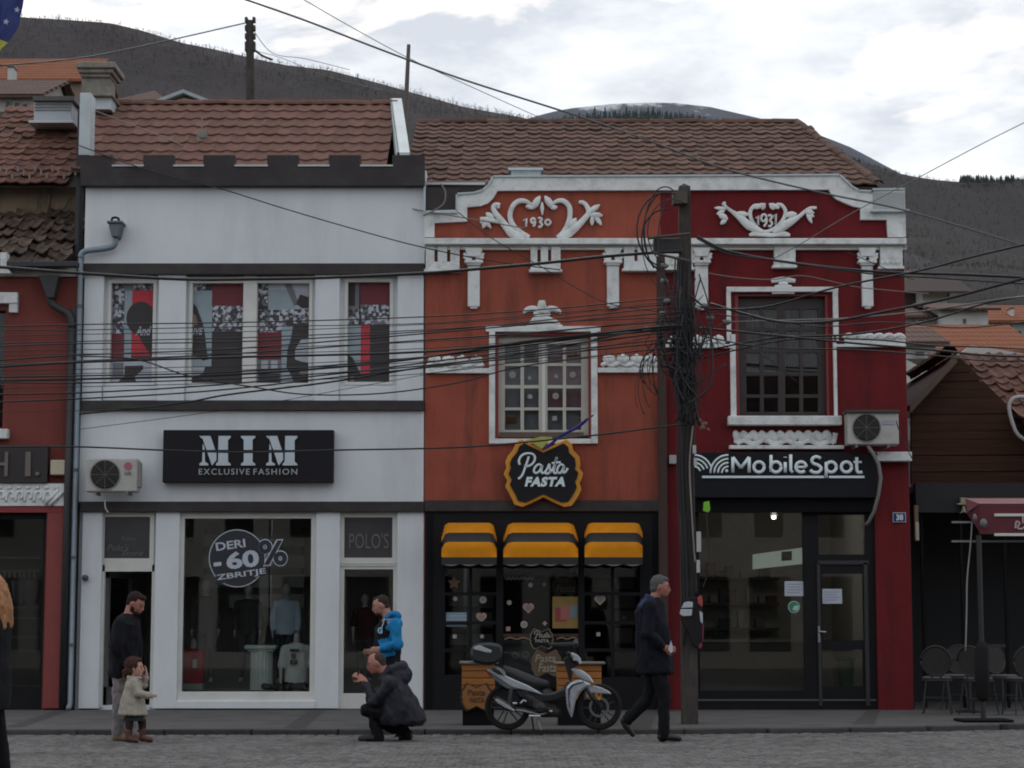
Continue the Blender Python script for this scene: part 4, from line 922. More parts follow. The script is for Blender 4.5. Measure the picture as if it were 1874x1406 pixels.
MB().rbox(921,1160,1059,1166,30.0,.04).build('lower_rail', simple('rail_maroon',(.05,.022,.02)), shopf)
# orange counter units out on the pavement in front of the shop
def unit(a, b, top, bot, Y, label, board):
    t = thing('wooden_counter', label, 'counter', P((a+b)/2, bot, Y), 'orange counters before the pasta shop')
    dpt = .45; X0, X1, Z0, Z1 = prect(a, top+4, b, bot, Y); Z0 = PH
    zc = Z0 + (Z1-Z0)*.42
    n_ = 5
    for i in range(n_):                       # horizontal boards
        z0 = zc+(Z1-zc)*i/n_; MB().box(X0, X1, Y, Y+dpt, z0+.004, zc+(Z1-zc)*(i+1)/n_-.004).build('board', simple('orange_boards',(.34,.13,.025),.7,rnd=.1), t, bevel=.004)
    MB().box(X0+.01, X1-.01, Y+.01, Y+dpt-.01, Z0, zc).build('base', M['blackm'], t)
    MB().rbox(a-5, top, b+7, top+4, Y-.05, dpt+.1).build('counter_top', simple('pale_top',(.20,.16,.13),.6), t, bevel=.005)
    if board:
        MB().pprism(farfalle(872, 1274, .42), Y-.05, .02).build('emblem_border', simple('emblem_black',(.05,.02,.01)), t); MB().pprism(farfalle(872,1274,.37), Y-.06, .012).build('emblem', simple('emblem_orange',(.30,.12,.03)), t)
        words('lettering', simple('burnt_brown',(.07,.03,.015)), t, [('Pasta',856,1262,888,1273),('FASTA',860,1277,886,1286)], Y-.062, .004, shear=.1, bold=.01)
Yu = GY(1328, PH)
unit(845, 905, 1211, 1328, Yu, 'orange boarded counter with bow-tie emblem behind the rear wheel of the motorbike', True)
unit(1020, 1101, 1212, 1322, Yu, 'orange boarded counter behind the handlebars of the motorbike', False)
# ================================================================ PHONE SHOPFRONT
fa = MB(); fa.rbox(1269, 828, 1606, 911, 29.78, .25); fa.build('sign_panel', simple('fascia_navy_black',(.011,.011,.015),.6,spec=.2), bd, bevel=.008)
MB().rbox(1273, 911, 1604, 937, 29.9, .15).build('fascia', M['blackm'], bd)
ms = thing('shop_sign', 'white MobileSpot lettering with arc logo and underline on black fascia', 'sign', P(1430,855,29.77))
def Lp(mb, pts, r=.0235, Y=29.765, sm=0): mb.ptube(smoothpath(pts, sm) if sm else [Vector(p) for p in pts], r, Y, 8, .7)
def circ(cx, cy, rx, ry, a0=0, a1=360, n=18): return [(cx+rx*math.cos(math.radians(a0+(a1-a0)*i/n)), cy-ry*math.sin(math.radians(a0+(a1-a0)*i/n))) for i in range(n+1)]
lt = MB()
for a_, b_ in (((1341,865),(1341,837)),((1341,837),(1356,857)),((1356,857),(1371,837)),((1371,837),(1371,865))): Lp(lt, [a_, b_])   # M
Lp(lt, circ(1389,855,9.5,9.5))                                                      # o
Lp(lt, [(1411,833),(1411,864)]); Lp(lt, circ(1420,855,9.5,9.5))                    # b
Lp(lt, [(1437,846),(1437,865)]); lt.ptube([(1437,836.5),(1437,838)], .026, 29.765, 8, .7)  # i
Lp(lt, [(1447,832),(1447,861),(1451,865)])                                          # l
Lp(lt, [(1457,855),(1475,855)] , r=.018); Lp(lt, circ(1466,855,9.5,9.5,0,315))      # e
Lp(lt, [(1502,839),(1493,836),(1486,841),(1488,848),(1498,852),(1503,858),(1497,865),(1487,864),(1483,860)], sm=3)  # S
Lp(lt, [(1512,846),(1512,875)]); Lp(lt, circ(1521,855,9.5,9.5))                    # p
Lp(lt, circ(1549,855,9.5,9.5))                                                      # o
Lp(lt, [(1568,837),(1568,860),(1572,865),(1578,864)], sm=3); Lp(lt, [(1562,846),(1577,846)], r=.018)
lt.build('lettering', M['ledwhite'], ms, smooth=True)
lg = MB()
for k, rr in enumerate((33,26,19,12)): Lp(lg, circ(1333,866,rr,33*rr/33,90,180,10), r=.014)
lg.pprism([(1333+3*math.cos(i*.785)-3, 862+3*math.sin(i*.785)) for i in range(8)][::-1], 29.76, .03)
for k, rr in enumerate((33,26,19,12)): Lp(lg, circ(1270,866,rr,33*rr/33,18,88,10), r=.014)
lg.build('arc_logo', M['ledwhite'], ms, smooth=True)
u_ = MB(); u_.rbox(1285,871,1508,875,29.76,.03); u_.rbox(1517,871,1582,875,29.76,.03); u_.build('underline', M['ledwhite'], ms)
sf = MB(); g2 = [(1280,937,1471,1264),(1498,942,1582,1015),(1505,1050,1581,1172),(1505,1189,1581,1256)]
wall_holes(sf, PX(1273,1100), PX(1604,1100), PH, PZ(936), [prect(*g, Y=30.06) for g in g2], 30.06, 30.16)
shopm = sf.build('shopfront', M['black'], bd)
for g in g2: MB().rbox(g[0]-1, g[1]-1, g[2]+1, g[3]+1, 30.1, .008).build('window_pane', M['glass'], shopm)
dfm = MB()
for q in ((1497,1030,1503,1292),(1583,1030,1590,1292),(1497,1026,1590,1033)): dfm.rbox(*q, 30.03, .04)
dfm.build('door_frame', simple('anthracite',(.03,.03,.033),.4), shopm)
h = MB(); h.rbox(1497, 1146, 1501, 1176, 30.0, .03); h.ptube([(1499,1156),(1512,1157)], .012, 29.97, 6, 1); h.build('handle', simple('brushed_steel',(.35,.35,.35),.4,metal=.8), shopm)
MB().rbox(1275, 1280, 1604, 1283, 30.04, .03).build('sill_trim', simple('sill_grey',(.09,.09,.09),.5), shopm)
x0, x1 = XO1+.11, XR-.25
rm = MB(); rm.box(x0,x1,35.8,35.9,PH,3.3); rm.box(x0,x0+.04,30.36,35.8,PH,3.3); rm.box(x1-.04,x1,30.36,35.8,PH,3.3); rm.build('interior_wall', simple('shop_wall',(.42,.40,.36)), bd)
MB().box(x0,x1,30.36,35.9,3.3,3.4).build('interior_ceiling', simple('shop_ceiling',(.3,.3,.28)), bd); MB().box(x0,x1,30.36,35.8,PH+.005,PH+.012).build('interior_floor', simple('shop_floor',(.09,.085,.08),.3), bd)
wsn = thing('wall_shelf', 'shelves of dark goods along the back wall of the phone shop', 'shelf', (4,35,PH))
for k in range(5): MB().box(x0+.1, x1-1.0, 35.3, 35.75, .35+k*.42, .39+k*.42).build('shelf_board', simple('shelf_dark',(.08,.07,.06)), wsn)
r_ = random.Random(9)
for k in range(5):
    x = x0+.15
    while x < x1-1.15:
        w_ = r_.uniform(.08,.22); h_ = r_.uniform(.1,.32); MB().box(x, x+w_, 35.35, 35.6, .392+k*.42, .392+k*.42+h_).build('boxed_item', simple('goods%d' % r_.randint(0,4), [(.3,.3,.3),(.12,.05,.04),(.05,.06,.1),(.1,.1,.1),(.22,.18,.13)][r_.randint(0,4)]), wsn); x += w_+r_.uniform(.01,.2)
lit_ = simple('pale_panel',(.55,.56,.5)); lit_.node_tree.nodes['Principled BSDF'].inputs['Emission Color'].default_value = (.85,1,.93,1); lit_.node_tree.nodes['Principled BSDF'].inputs['Emission Strength'].default_value = .15  # faint glow added to imitate the pale band reflected in the shop glass
lb = thing('reflection_panel', 'long pale glowing panel standing in for a reflection in the phone shop glass', 'sign', P(1440,1030,33))
lampq = P(1416,946,33.2); lp = thing('ceiling_spotlight', 'small lit spotlight inside the top of the phone shop window', 'lamp', lampq)
MB().lathe([(.05,.10),(.06,0),(.045,-.01)], lampq+Vector((0,0,.02)), 12).build('housing', simple('lamp_housing',(.3,.3,.3)), lp)
me_ = bpy.data.materials.new('lit_bulb'); me_.use_nodes = True; me_.node_tree.nodes['Principled BSDF'].inputs['Emission Color'].default_value = (1,.93,.8,1); me_.node_tree.nodes['Principled BSDF'].inputs['Emission Strength'].default_value = 2.2
MB().ball(lampq+Vector((0,0,-.01)), .04,.04,.03, 10, 6).build('bulb', me_, lp)
ld = bpy.data.lights.new('spotlight_light','POINT'); ld.energy = 5; ld.color = (1,.93,.82); ld.shadow_soft_size = .08; lo = bpy.data.objects.new('spotlight_light', ld); link(lo, lp, Matrix.Translation(lampq+Vector((0,-.1,-.08))))
MB().ngon([P(1378,1015,34),P(1471,1002,31.2),P(1471,1032,31.2),P(1378,1042,34)], (0,.06,0)).build('box', lit_, lb)
MB().ngon([P(1430,1010,32.3),P(1458,1008,31.6),P(1458,1025,31.6),P(1430,1027,32.3)], (0,-.005,0)).build('emblem', simple('panel_print',(.2,.2,.19)), lb)
ct = thing('shop_counter', 'glass topped counter standing inside the phone shop', 'counter', (3.7,33,PH)); MB().box(3.0,4.9,33.4,33.9,PH+.012,1.0).build('cabinet', simple('cab',(.11,.10,.09)), ct, bevel=.01); MB().box(2.96,4.94,33.36,33.94,1.001,1.04).build('counter_top', simple('cabtop',(.32,.32,.30),.3), ct)
gb = thing('waste_bin', 'green plastic bin behind the lower glass of the phone shop door', 'bin', P(1548,1255,30.8))
q = P(1550,1256,30.8); MB().lathe([(.10,0),(.13,.35),(.14,.36),(.13,.38)], (q.x,q.y+.1,max(q.z,PH+.02)), 14).build('body', simple('green_plastic',(.02,.16,.05)), gb, smooth=True); MB().lathe([(.145,.38),(.145,.40),(.05,.43)], (q.x,q.y+.1,max(q.z,PH+.02)), 14).build('lid', simple('green_plastic2',(.03,.12,.05)), gb)
for a, b, c, d, lab in ((1436,1064,1473,1091,'white paper notice at the right edge of the phone shop window'),(1505,1078,1541,1105,'white paper notice on the phone shop door')):
    t = thing('paper_notice', lab, 'notice', P((a+c)/2,(b+d)/2,30.08)); MB().rbox(a,b,c,d,30.085,.003).build('sheet', simple('notice_white',(.48,.52,.60)), t)
    for k in range(4): MB().rbox(a+5,b+5+k*5,c-6-(k%2)*4,b+6+k*5,30.083,.0015).build('print_line', simple('print_line',(.2,.22,.28)), t)
t = thing('window_sticker', 'round green and white sticker in the phone shop window', 'sticker', P(1453,1111,30.08))
MB().pprism([(1453+11*math.cos(i*.3142),1111+11*math.sin(i*.3142)) for i in range(20)][::-1],30.085,.003).build('ring', simple('mint_white',(.4,.55,.5)), t); MB().pprism([(1453+9.5*math.cos(i*.3142),1111+9.5*math.sin(i*.3142)) for i in range(20)][::-1],30.082,.003).build('disc', simple('green_print',(.03,.22,.13)), t); MB().pprism([(1453,1109),(1462,1108),(1461,1115),(1456,1118),(1450,1116)],30.08,.0015).build('print', simple('mint_white',(.4,.55,.5)), t)
np_ = thing('house_number_plate', 'small blue enamel plate with number 38 on the red pilaster', 'number plate', P(1646,946,29.98))
MB().rbox(1634,938,1658,956,29.975,.02).build('plate_rim', simple('rim_white',(.4,.45,.5)), np_); MB().rbox(1635.5,939.5,1656.5,954.5,29.97,.006).build('plate', simple('enamel_blue',(.01,.018,.10),.3), np_)
l_ = MB(); text(l_,'38',1640,941.5,1653,952.5,29.97,.004,bold=.04); l_.build('numerals', simple('enamel_white',(.6,.65,.7)), np_)
# ================================================================ SIGNS AND FITTINGS OF THE WHITE BUILDING
sg = thing('shop_sign', 'long black box sign reading MIM EXCLUSIVE FASHION on the white facade', 'sign', P(454,835,29.85))
MB().rbox(298, 787, 610, 883, 29.82, .17).build('sign_box', simple('sign_black',(.015,.014,.018),.6,spec=.2), sg, bevel=.006)
lt = MB(); Ys = 29.79
def mim_M(x0):
    y0, y1 = 798, 852
    for top, bot in ((y0, 823.5), (826.5, y1)):
        def clip(poly):    # clip polygon to the horizontal band
            def cut(ps, f):
                o = []
                for i in range(len(ps)):
                    a, b = ps[i], ps[(i+1) % len(ps)]
                    fa, fb = f(a), f(b)
                    if fa >= 0: o.append(a)
                    if fa*fb < 0:
                        t = fa/(fa-fb); o.append((a[0]+(b[0]-a[0])*t, a[1]+(b[1]-a[1])*t))
                return o
            return cut(cut(poly, lambda p: p[1]-top), lambda p: bot-p[1])
        for poly in ([(x0+4,798),(x0+20,798),(x0+29,824),(x0+31,830),(x0+31,842),(x0+23,852),(x0+22,850)],        # diagonal
                     [(x0+35,798),(x0+57,798),(x0+57,801),(x0+52,806),(x0+52,845),(x0+57,849),(x0+57,852),(x0+30,852),(x0+30,849),(x0+34,845)],
                     [(x0+0,798),(x0+5,798),(x0+6.5,804),(x0+2,801)],
                     [(x0+6,812),(x0+9,818),(x0+10,845),(x0+16,849),(x0+16,852),(x0,852),(x0,849),(x0+5,845)]):
            c = clip(poly)
            if len(c) > 2: lt.pprism(c, Ys, .03)
def mim_I(x0):
    for a, b in (((798,823.5)),((826.5,852))):
        if a < 800: lt.pprism([(x0,798),(x0+26,798),(x0+26,801),(x0+21,805),(x0+21,823.5),(x0+5,823.5),(x0+5,805),(x0,801)], Ys, .03)
        else: lt.pprism([(x0+5,826.5),(x0+21,826.5),(x0+21,845),(x0+26,849),(x0+26,852),(x0,852),(x0,849),(x0+5,845)], Ys, .03)
for fn_, x_ in ((mim_M,365),(mim_I,441),(mim_M,487)):
    lt = MB(); fn_(x_); lt.build('letter', M['silver'], sg)
words('lettering', M['lgrey'], sg, [('EXCLUSIVE',364,858,457,869),('FASHION',464,858,544,869)], 29.81, .012, bold=.004, space=1.25)
def ac_unit(a, b, c, d, Y, label, fan, left=True, d_=.28):
    t = thing('air_conditioner', label, 'air conditioner', P((a+c)/2, d, Y), 'outdoor air conditioning units')
    MB().rbox(a, b, c, d, Y, d_).build('casing', M['acw'], t, bevel=.015)
    cx, cy, r = fan; n_ = 28
    MB().pprism([(cx+(r+2.5)*math.cos(i*6.2832/n_), cy+(r+2.5)*math.sin(i*6.2832/n_)) for i in range(n_)][::-1], Y-.015, .03).build('fan_surround', simple('ac_shade',(.20,.19,.175)), t)
    MB().pprism([(cx+r*math.cos(i*6.2832/n_), cy+r*math.sin(i*6.2832/n_)) for i in range(n_)][::-1], Y-.02, .01).build('fan_opening', M['blackm'], t)
    g = MB()
    for k in range(1, 8): g.tube([P(cx+r*k/8*math.cos(i*6.2832/24), cy+r*k/8*math.sin(i*6.2832/24), Y-.028) for i in range(25)], .005, 4, cap=False)
    for k in range(8): an = k*.785; g.tube([P(cx,cy,Y-.03), P(cx+r*math.cos(an), cy+r*math.sin(an), Y-.03)], .006, 4)
    g.build('fan_grille', M['grille'], t)
    for s in (.18, .8):
        x_ = a+(c-a)*s; MB().pprism([(x_-2,d),(x_+2,d),(x_+2,d+5),(x_-2,d+5)], Y-.02, .35).build('bracket', simple('bracket_grey',(.18,.18,.18),.5), t)
    return t
ac = ac_unit(157, 839, 251, 900, 29.55, 'beige air conditioner with pink round badge left of the MIM sign', (192,869,25.5))
MB().pprism([(234+7*math.cos(i*.5236),853+7*math.sin(i*.5236)) for i in range(12)][::-1],29.535,.01).build('badge', simple('badge_pink',(.42,.12,.15)), ac)
l_ = MB(); text(l_,'LG',228,863,240,869,29.54,.006,bold=.03); l_.build('lettering', simple('ac_grey_print',(.18,.17,.17)), ac)
MB().rbox(251.3, 845, 256, 892, 29.6, .2).build('service_cover', simple('ac_side',(.30,.28,.26)), ac, bevel=.01)
MB().ptube(smoothpath([(191,905),(192,918),(193,930),(198,938)],4), .012, 29.7, 6, 1).build('drain_hose', M['acw'], ac)
ac = ac_unit(1551, 755, 1645, 814, 29.55, 'grey air conditioner with square fan surround on the dark red facade', (1586,783,24))
m_ = MB(); m_.rbox(1615,769,1637,777,29.54,.01); m_.build('badge', simple('ac_badge_blue',(.34,.36,.42)), ac); MB().rbox(1549,750,1647,755,29.5,.36).build('rain_cover', simple('cover_dark',(.05,.045,.045)), ac)
MB().tube([P(a,b,y) for a,b,y in [(1588,816,29.6),(1598,830,29.6),(1608,850,29.62),(1612,875,29.65),(1608,905,29.7),(1600,935,29.8),(1590,955,29.9),(1583,962,29.95)]], .026, 8).build('insulated_pipe', simple('lagging',(.22,.21,.20)), ac, smooth=True)
hp = thing('rain_hopper', 'grey rainwater hopper and elbow on the upper white wall leading to the downpipe', 'drainpipe', P(210,430,29.85))
m_ = MB(); m_.pprism([(196,405),(223,405),(221,411),(216,433),(204,433),(199,411)], 29.75, .25); m_.rbox(195,404,224,408,29.72,.3); m_.build('hopper', simple('hopper_grey',(.11,.13,.14),.5,metal=.3), hp, bevel=.006)
MB().tube([P(a,b,29.88) for a,b in smoothpath([(211,433),(211,444),(205,452),(185,456),(160,459),(150,464),(148,472)],3)], .045, 10).build('elbow', M['pipe'], hp, smooth=True)
MB().tube([P(148,472,29.88), (P(148,472,29.88).x,29.88,PH+.1), (P(148,472,29.88).x,29.78,PH+.02)], .038, 10).build('downpipe', M['pipe'], hp, smooth=True)
for y_ in (560,700,860,1020,1180): q = P(148,y_,29.88); MB().lathe([(.046,-.02),(.046,.02)], (P(148,472,29.88).x,29.88,q.z), 10).build('pipe_clip', simple('hopper_grey',(.11,.13,.14)), hp)
MB().tube([P(204,404,29.8),P(206,399,29.8),P(212,398,29.8),P(217,400,29.8),P(218,405,29.8)], .018, 6).build('outlet', M['blackm'], hp)
cm = thing('security_camera', 'small round dark camera on the white pilaster beside the open door', 'camera', P(157,1058,29.97)); MB().lathe([(.03,0),(.045,-.02),(.045,-.06),(.02,-.08)], P(157,1058,29.99), 12, 'Y').build('dome', simple('camera_dark',(.06,.06,.065),.3), cm, smooth=True)
# sale sticker
ss = thing('sale_sticker', 'round black sale sticker reading DERI -60% ZBRITJE on the white shop window', 'sticker', P(435,1022,30.08))
def disc(cx, cy, rx, ry, Y, d, n=36): return MB().pprism([(cx+rx*math.cos(i*6.2832/n),cy+ry*math.sin(i*6.2832/n)) for i in range(n)][::-1], Y, d)
disc(434,1022,52,53,30.085,.002).build('rim', simple('sticker_white',(.50,.55,.62)), ss); disc(434,1022,50.3,51.3,30.082,.002).build('disc', simple('sticker_navy',(.022,.022,.032),.5), ss)
r8 = R(8); sw_ = simple('sticker_white',(.50,.55,.62))
words('lettering', sw_, ss, [('DERI',395,990,449,1005,dict(rot=r8,bold=.022)),('60',414,1008,474,1040,dict(rot=R(6),bold=.035))], 30.081, .003)
words('lettering', sw_, ss, [('ZBRITJE',396,1046,487,1059)], 30.078, .003, rot=r8, bold=.018)
MB().pprism([(391,1030),(405,1028.5),(405,1035.5),(391,1037)],30.08,.002).build('minus_sign', sw_, ss)
z_ = MB(); z_.pprism([(393,1056),(486,1037),(489,1052),(430,1063),(396,1070)],30.0835,.001); z_.build('strip', simple('sticker_navy',(.022,.022,.032),.5), ss)
pc_ = MB(); w2 = MB()
for cx, cy in ((485,1001),(513,1022)):
    w2.ptube(circ(cx,cy,8,8.5,0,360,20), .047, 30.083, 6, .05, cap=False); pc_.ptube(circ(cx,cy,8,8.5,0,360,20), .034, 30.079, 6, .05, cap=False)
w2.pprism([(506,987),(519,987),(494,1036),(480,1036)],30.083,.002); pc_.pprism([(508,989),(516.5,989),(492.5,1034),(483,1034)],30.079,.002)
w2.build('percent_outline', simple('sticker_white',(.50,.55,.62)), ss); pc_.build('percent', simple('sticker_navy',(.022,.022,.032),.5), ss)
# ================================================================ LEFT NEIGHBOUR
XL1 = PX(138, 800)
bL = thing('shop_building', 'brownish red neighbour building at the left edge with stepped tile roofs', 'building', (XL1-2, 30, PH))
mb = MB(); hl = [(PX(-200,1100), PX(81,1100), PH, PZ(938)), (PX(-90,650), PX(8,650), PZ(783), PZ(568))]
wall_holes(mb, -10, XL1, PH, PZ(507), hl, 30.0, 30.3); mb.box(XL1-.2, XL1, 30.31, 36, PH, PZ(500)); mb.build('wall', M['leftred'], bL)
MB().box(-10, XL1, 30.5, 36, 3.0, 3.1).build('floor_slab', M['dark'], bL)
MB().rbox(-200, 490, 140, 506, 29.93, .2).build('eaves_board', simple('eaves_white',(.36,.35,.33)), bL)
MB().rbox(-200, 927, 120, 938, 29.92, .12).build('fascia', M['redtrim'], bL); MB().rbox(82, 938, 124, 1297, 29.92, .1).build('pilaster', simple('pilaster_red',(.24,.045,.04)), bL, bevel=.008)
m_ = MB(); m_.rbox(-200, 535, 32, 555, 29.9, .12); m_.rbox(16, 554, 32, 572, 29.92, .1); m_.build('window_hood', M['stucco'], bL, bevel=.008)
m_ = MB().rbox(-200, 785, 14, 803, 29.88, .14); m_.build('window_sill', M['stucco'], bL, bevel=.01)
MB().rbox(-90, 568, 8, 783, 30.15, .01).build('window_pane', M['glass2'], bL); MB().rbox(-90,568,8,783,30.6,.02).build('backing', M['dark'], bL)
t_ = MB().rbox(-200, 885, 118, 926, 29.9, .12); o_ = t_.build('relief_band', M['stucco'], bL)
r_ = MB(); rd_ = random.Random(2)
for i in range(9):
    x = -40+i*17; r_.ptube(smoothpath([(x,918),(x+2,905),(x+9,899),(x+14,906),(x+10,913)],3), .022, 29.89, 6, .8); r_.ptube([(x+3,893),(x+11,892)], [.03,.02], 29.89, 6, .8)
r_.ptube([(82,922),(108,896)], .03, 29.87, 6, .8); r_.ptube([(90,925),(114,900)], .03, 29.87, 6, .8); r_.build('relief', M['stucco'], bL, smooth=True)
MB().rbox(92, 842, 119, 869, 29.85, .15).build('meter_box', simple('meter_cream',(.5,.45,.32)), bL, bevel=.008)
s_ = thing('shop_sign', 'dark sign board with bronze capital letters ending in HI at the left edge', 'sign', P(40,850,29.85))
MB().rbox(-160, 815, 87, 884, 29.85, .14).build('sign_box', simple('sign_brown_black',(.028,.022,.022)), s_, bevel=.005)
words('letter', simple('bronze',(.15,.13,.11),.5), s_, [('H',-22,827,15,872)], 29.84, .02); MB().rbox(46, 827, 56, 872, 29.82, .02).build('letter', simple('bronze',(.15,.13,.11)), s_); MB().lathe([(.035,0),(.03,-.03),(.01,-.035)], P(69,868,29.84), 10, 'Y').build('spotlight', simple('bronze',(.15,.13,.11)), s_)
# dark pilaster strip, hopper and pipe
MB().rbox(124, 560, 141, 1297, 29.9, .11).build('dark_pilaster', simple('blue_black_strip',(.03,.035,.042)), bL)
h_ = thing('rain_hopper', 'black rainwater hopper and downpipe on the left brown-red wall', 'drainpipe', P(89,505,29.8))
MB().pprism([(69,504),(109,504),(106,510),(98,545),(86,545),(72,510)], 29.75, .2).build('hopper', M['pipedark'], h_, bevel=.006)
MB().tube([P(a,b,29.86) for a,b in smoothpath([(92,545),(95,556),(110,566),(124,574),(130,586),(131,600)],3)], .055, 10).build('elbow', M['pipedark'], h_, smooth=True)
q = P(131,600,29.86); MB().tube([q, (q.x,29.86,PH+.02)], .05, 10).build('downpipe', M['pipedark'], h_, smooth=True)
# shopfront of the left neighbour
m_ = MB(); wall_holes(m_, PX(-200,1100), PX(81,1100), PH, PZ(939), [prect(-190,950,76,1262,30.08)], 30.08, 30.16); lf = m_.build('shopfront', M['black'], bL)
MB().rbox(-190,950,76,1262,30.12,.008).build('window_pane', M['glass2'], lf)
m_ = MB(); m_.box(-10, XL1-.21, 32.4, 32.5, PH, 3.0); m_.build('interior_wall', simple('left_interior',(.07,.06,.055)), bL); MB().box(-10, XL1-.21, 30.31, 32.4, PH+.003, PH+.01).build('interior_floor', M['infloor'], bL)
wr = thing('wall_rack', 'rack of hanging goblets and shelves inside the left edge shop window', 'rack', P(40,1150,30.8))
for y_ in (1019, 1043, 1110, 1130, 1165, 1190, 1254): MB().rbox(-60, y_, 72, y_+3, 30.8, .12).build('shelf', simple('rack_grey',(.11,.11,.11),.4,metal=.4), wr)
for i in range(7): x = 8+i*9; MB().rbox(x-1, 1045, x+2, 1058, 30.8, .02).build('hook', simple('rack_grey2',(.17,.16,.15)), wr)
for cx in (36, 57): 
    q = P(cx,1108,30.8); MB().lathe([(.05,0),(.10,.1),(.13,.35),(.13,.36)], q, 14).build('vase', simple('frost_grey',(.12,.12,.115),.3), wr, smooth=True)
# lower dark roof and upper roof
Ye, Yr = 29.75, 31.6; Ze, Zr = PZ(484, Ye), PZ(392, Yr); xa, xb = PX(-200,440,30.5), PX(143,440,30.5)
rf = MB().add([(xa,Ye,Ze-.04),(xb,Ye,Ze-.04),(xb,Yr,Zr-.04),(xa,Yr,Zr-.04)],[(0,1,2,3)]).build('roof', M['tiledeck'], bL, recalc=False)
slope_roof(rf, PX(-60,440,30.5), xb, Ye, Ze, Yr, Zr, .27, .17, M['tile3'], jitter=.09, amp=.04, seed=8)
MB().rbox(14, 478, 142, 488, 29.62, .14).build('gutter', M['pipedark'], rf, bevel=.01)
MB().pprism([(0,462),(12,462),(12,488),(20,500),(0,500)],29.7,.2).build('gable_trim', M['stucco'], bL)
m_ = MB().rbox(-200, 341, 141, 400, 31.7, .2); m_.build('upper_wall', M['beige'], bL)
g_ = MB()
for x_ in ((66,386,64,352),(84,388,90,356),(113,386,124,362),(84,388,76,366)): g_.tube([P(x_[0],x_[1],31.66),P((x_[0]+x_[2])/2+2,(x_[1]+x_[3])/2,31.66),P(x_[2],x_[3],31.66)], .012, 5)
g_.build('dry_creeper', simple('dry_stem',(.25,.19,.13)), bL)
Ye, Yr = 31.3, 34.4; Ze, Zr = PZ(338, Ye), PZ(200, Yr)
rf = MB().add([(xa,Ye,Ze-.04),(xb,Ye,Ze-.04),(xb,Yr,Zr-.04),(xa,Yr,Zr-.04),(xb,38,Ze),(xa,38,Ze)],[(0,1,2,3),(3,2,4,5)]).build('roof', M['tiledeck'], bL, recalc=False)
slope_roof(rf, PX(-40,270,32.5), PX(142,270,32), Ye, Ze, Yr, Zr, .27, .185, M['tile4'], jitter=.03, seed=9)
for k in range(14):
    q = P(4+k*10.5, 312+(k%3)*7, 31.5); MB().box(q.x-.015,q.x+.015,q.y-.1,q.y-.06,q.z-.04,q.z+.05).build('snow_guard', simple('guard_grey',(.22,.18,.16)), rf)
c_ = MB().rbox(62, 184, 131, 224, 32.9, .5); co = c_.build('chimney', simple('sheet_white',(.45,.48,.52),.5,dirt=(.3,.3,.3)), bL, bevel=.01); MB().rbox(52, 220, 134, 224.5, 32.8, .6).build('chimney_flashing', M['flash'], co)
MB().rbox(60, 176, 136, 184, 32.8, .7).build('chimney_cap', simple('cap_dark',(.09,.085,.08)), co); m_ = MB()
for k in range(4): m_.rbox(63, 185+k*5, 130, 187+k*5, 32.88, .03)
m_.build('louvre', simple('louvre',(.25,.25,.24)), co)
MB().rbox(139, 200, 146, 470, 30.3, .3).build('edge_strip', M['pipedark'], bL)
# ================================================================ RIGHT NEIGHBOUR (wood clad cafe)
XR0 = PX(1674, 1100)
bR = thing('cafe_building', 'brown wood clad cafe with black front and low tiled gable at the right edge', 'building', (XR0+3, 31, PH))
YR = 31.2
MB().rbox(1676, 884, 2100, 938, 30.6, .15).build('fascia', simple('cafe_black',(.010,.010,.011),.7), bR)
m_ = MB(); m_.box(XR0, XR0+8, 33.5, 33.6, PH, 3.2); m_.box(XR0, XR0+.1, 30.7, 33.5, PH, 3.2); m_.box(XR0, XR0+8, 30.76, 33.6, 3.2, 3.3); m_.build('recess_wall', simple('cafe_black',(.010,.010,.011),.7), bR)
for a in (1688, 1760, 1840, 1920): MB().rbox(a, 938, a+5, 1297, 30.7, .06).build('post', M['blackm'], bR)
# board cladding, slightly tilted boards
apx, apy = 1752, 648
rd_ = random.Random(12)
for k in range(17):
    y0 = 640+k*15; y1 = y0+14.4
    # left limit follows the gable slope
    def lim(y): return 1668 if y > 742 else 1668+(742-y)*(apx-1668)/(742-apy)*.9
    a0 = max(1668, lim(y0)); a1 = max(1668, lim(y1)); t = rd_.uniform(-3,3)-6
    if y1 < 700: rgt = apx+(y1-apy)*2.2
    else: rgt = 2100
    if y0 < 655: continue
    rl_ = lambda y: 1750+(y-650)*.992 if y < 800 else 2100
    r0_, r1_ = (rl_(y0), rl_(y1)) if y1 < 800 else (2100, 2100)
    t = t*.5
    MB().pprism([(a0,y0+t*.2),(max(a0+2,r0_),y0+t),(max(a1+2,r1_),y1+t),(a1,y1+t*.2)], YR+rd_.uniform(0,.012), .03).build('cladding_board', M['wood'], bR)
m_ = MB(); m_.pprism([(1668,884),(1668,742),(1750,655),(1885,792),(2100,800),(2100,884)], YR+.06, .1); m_.build('gable_wall', M['dark'], bR)
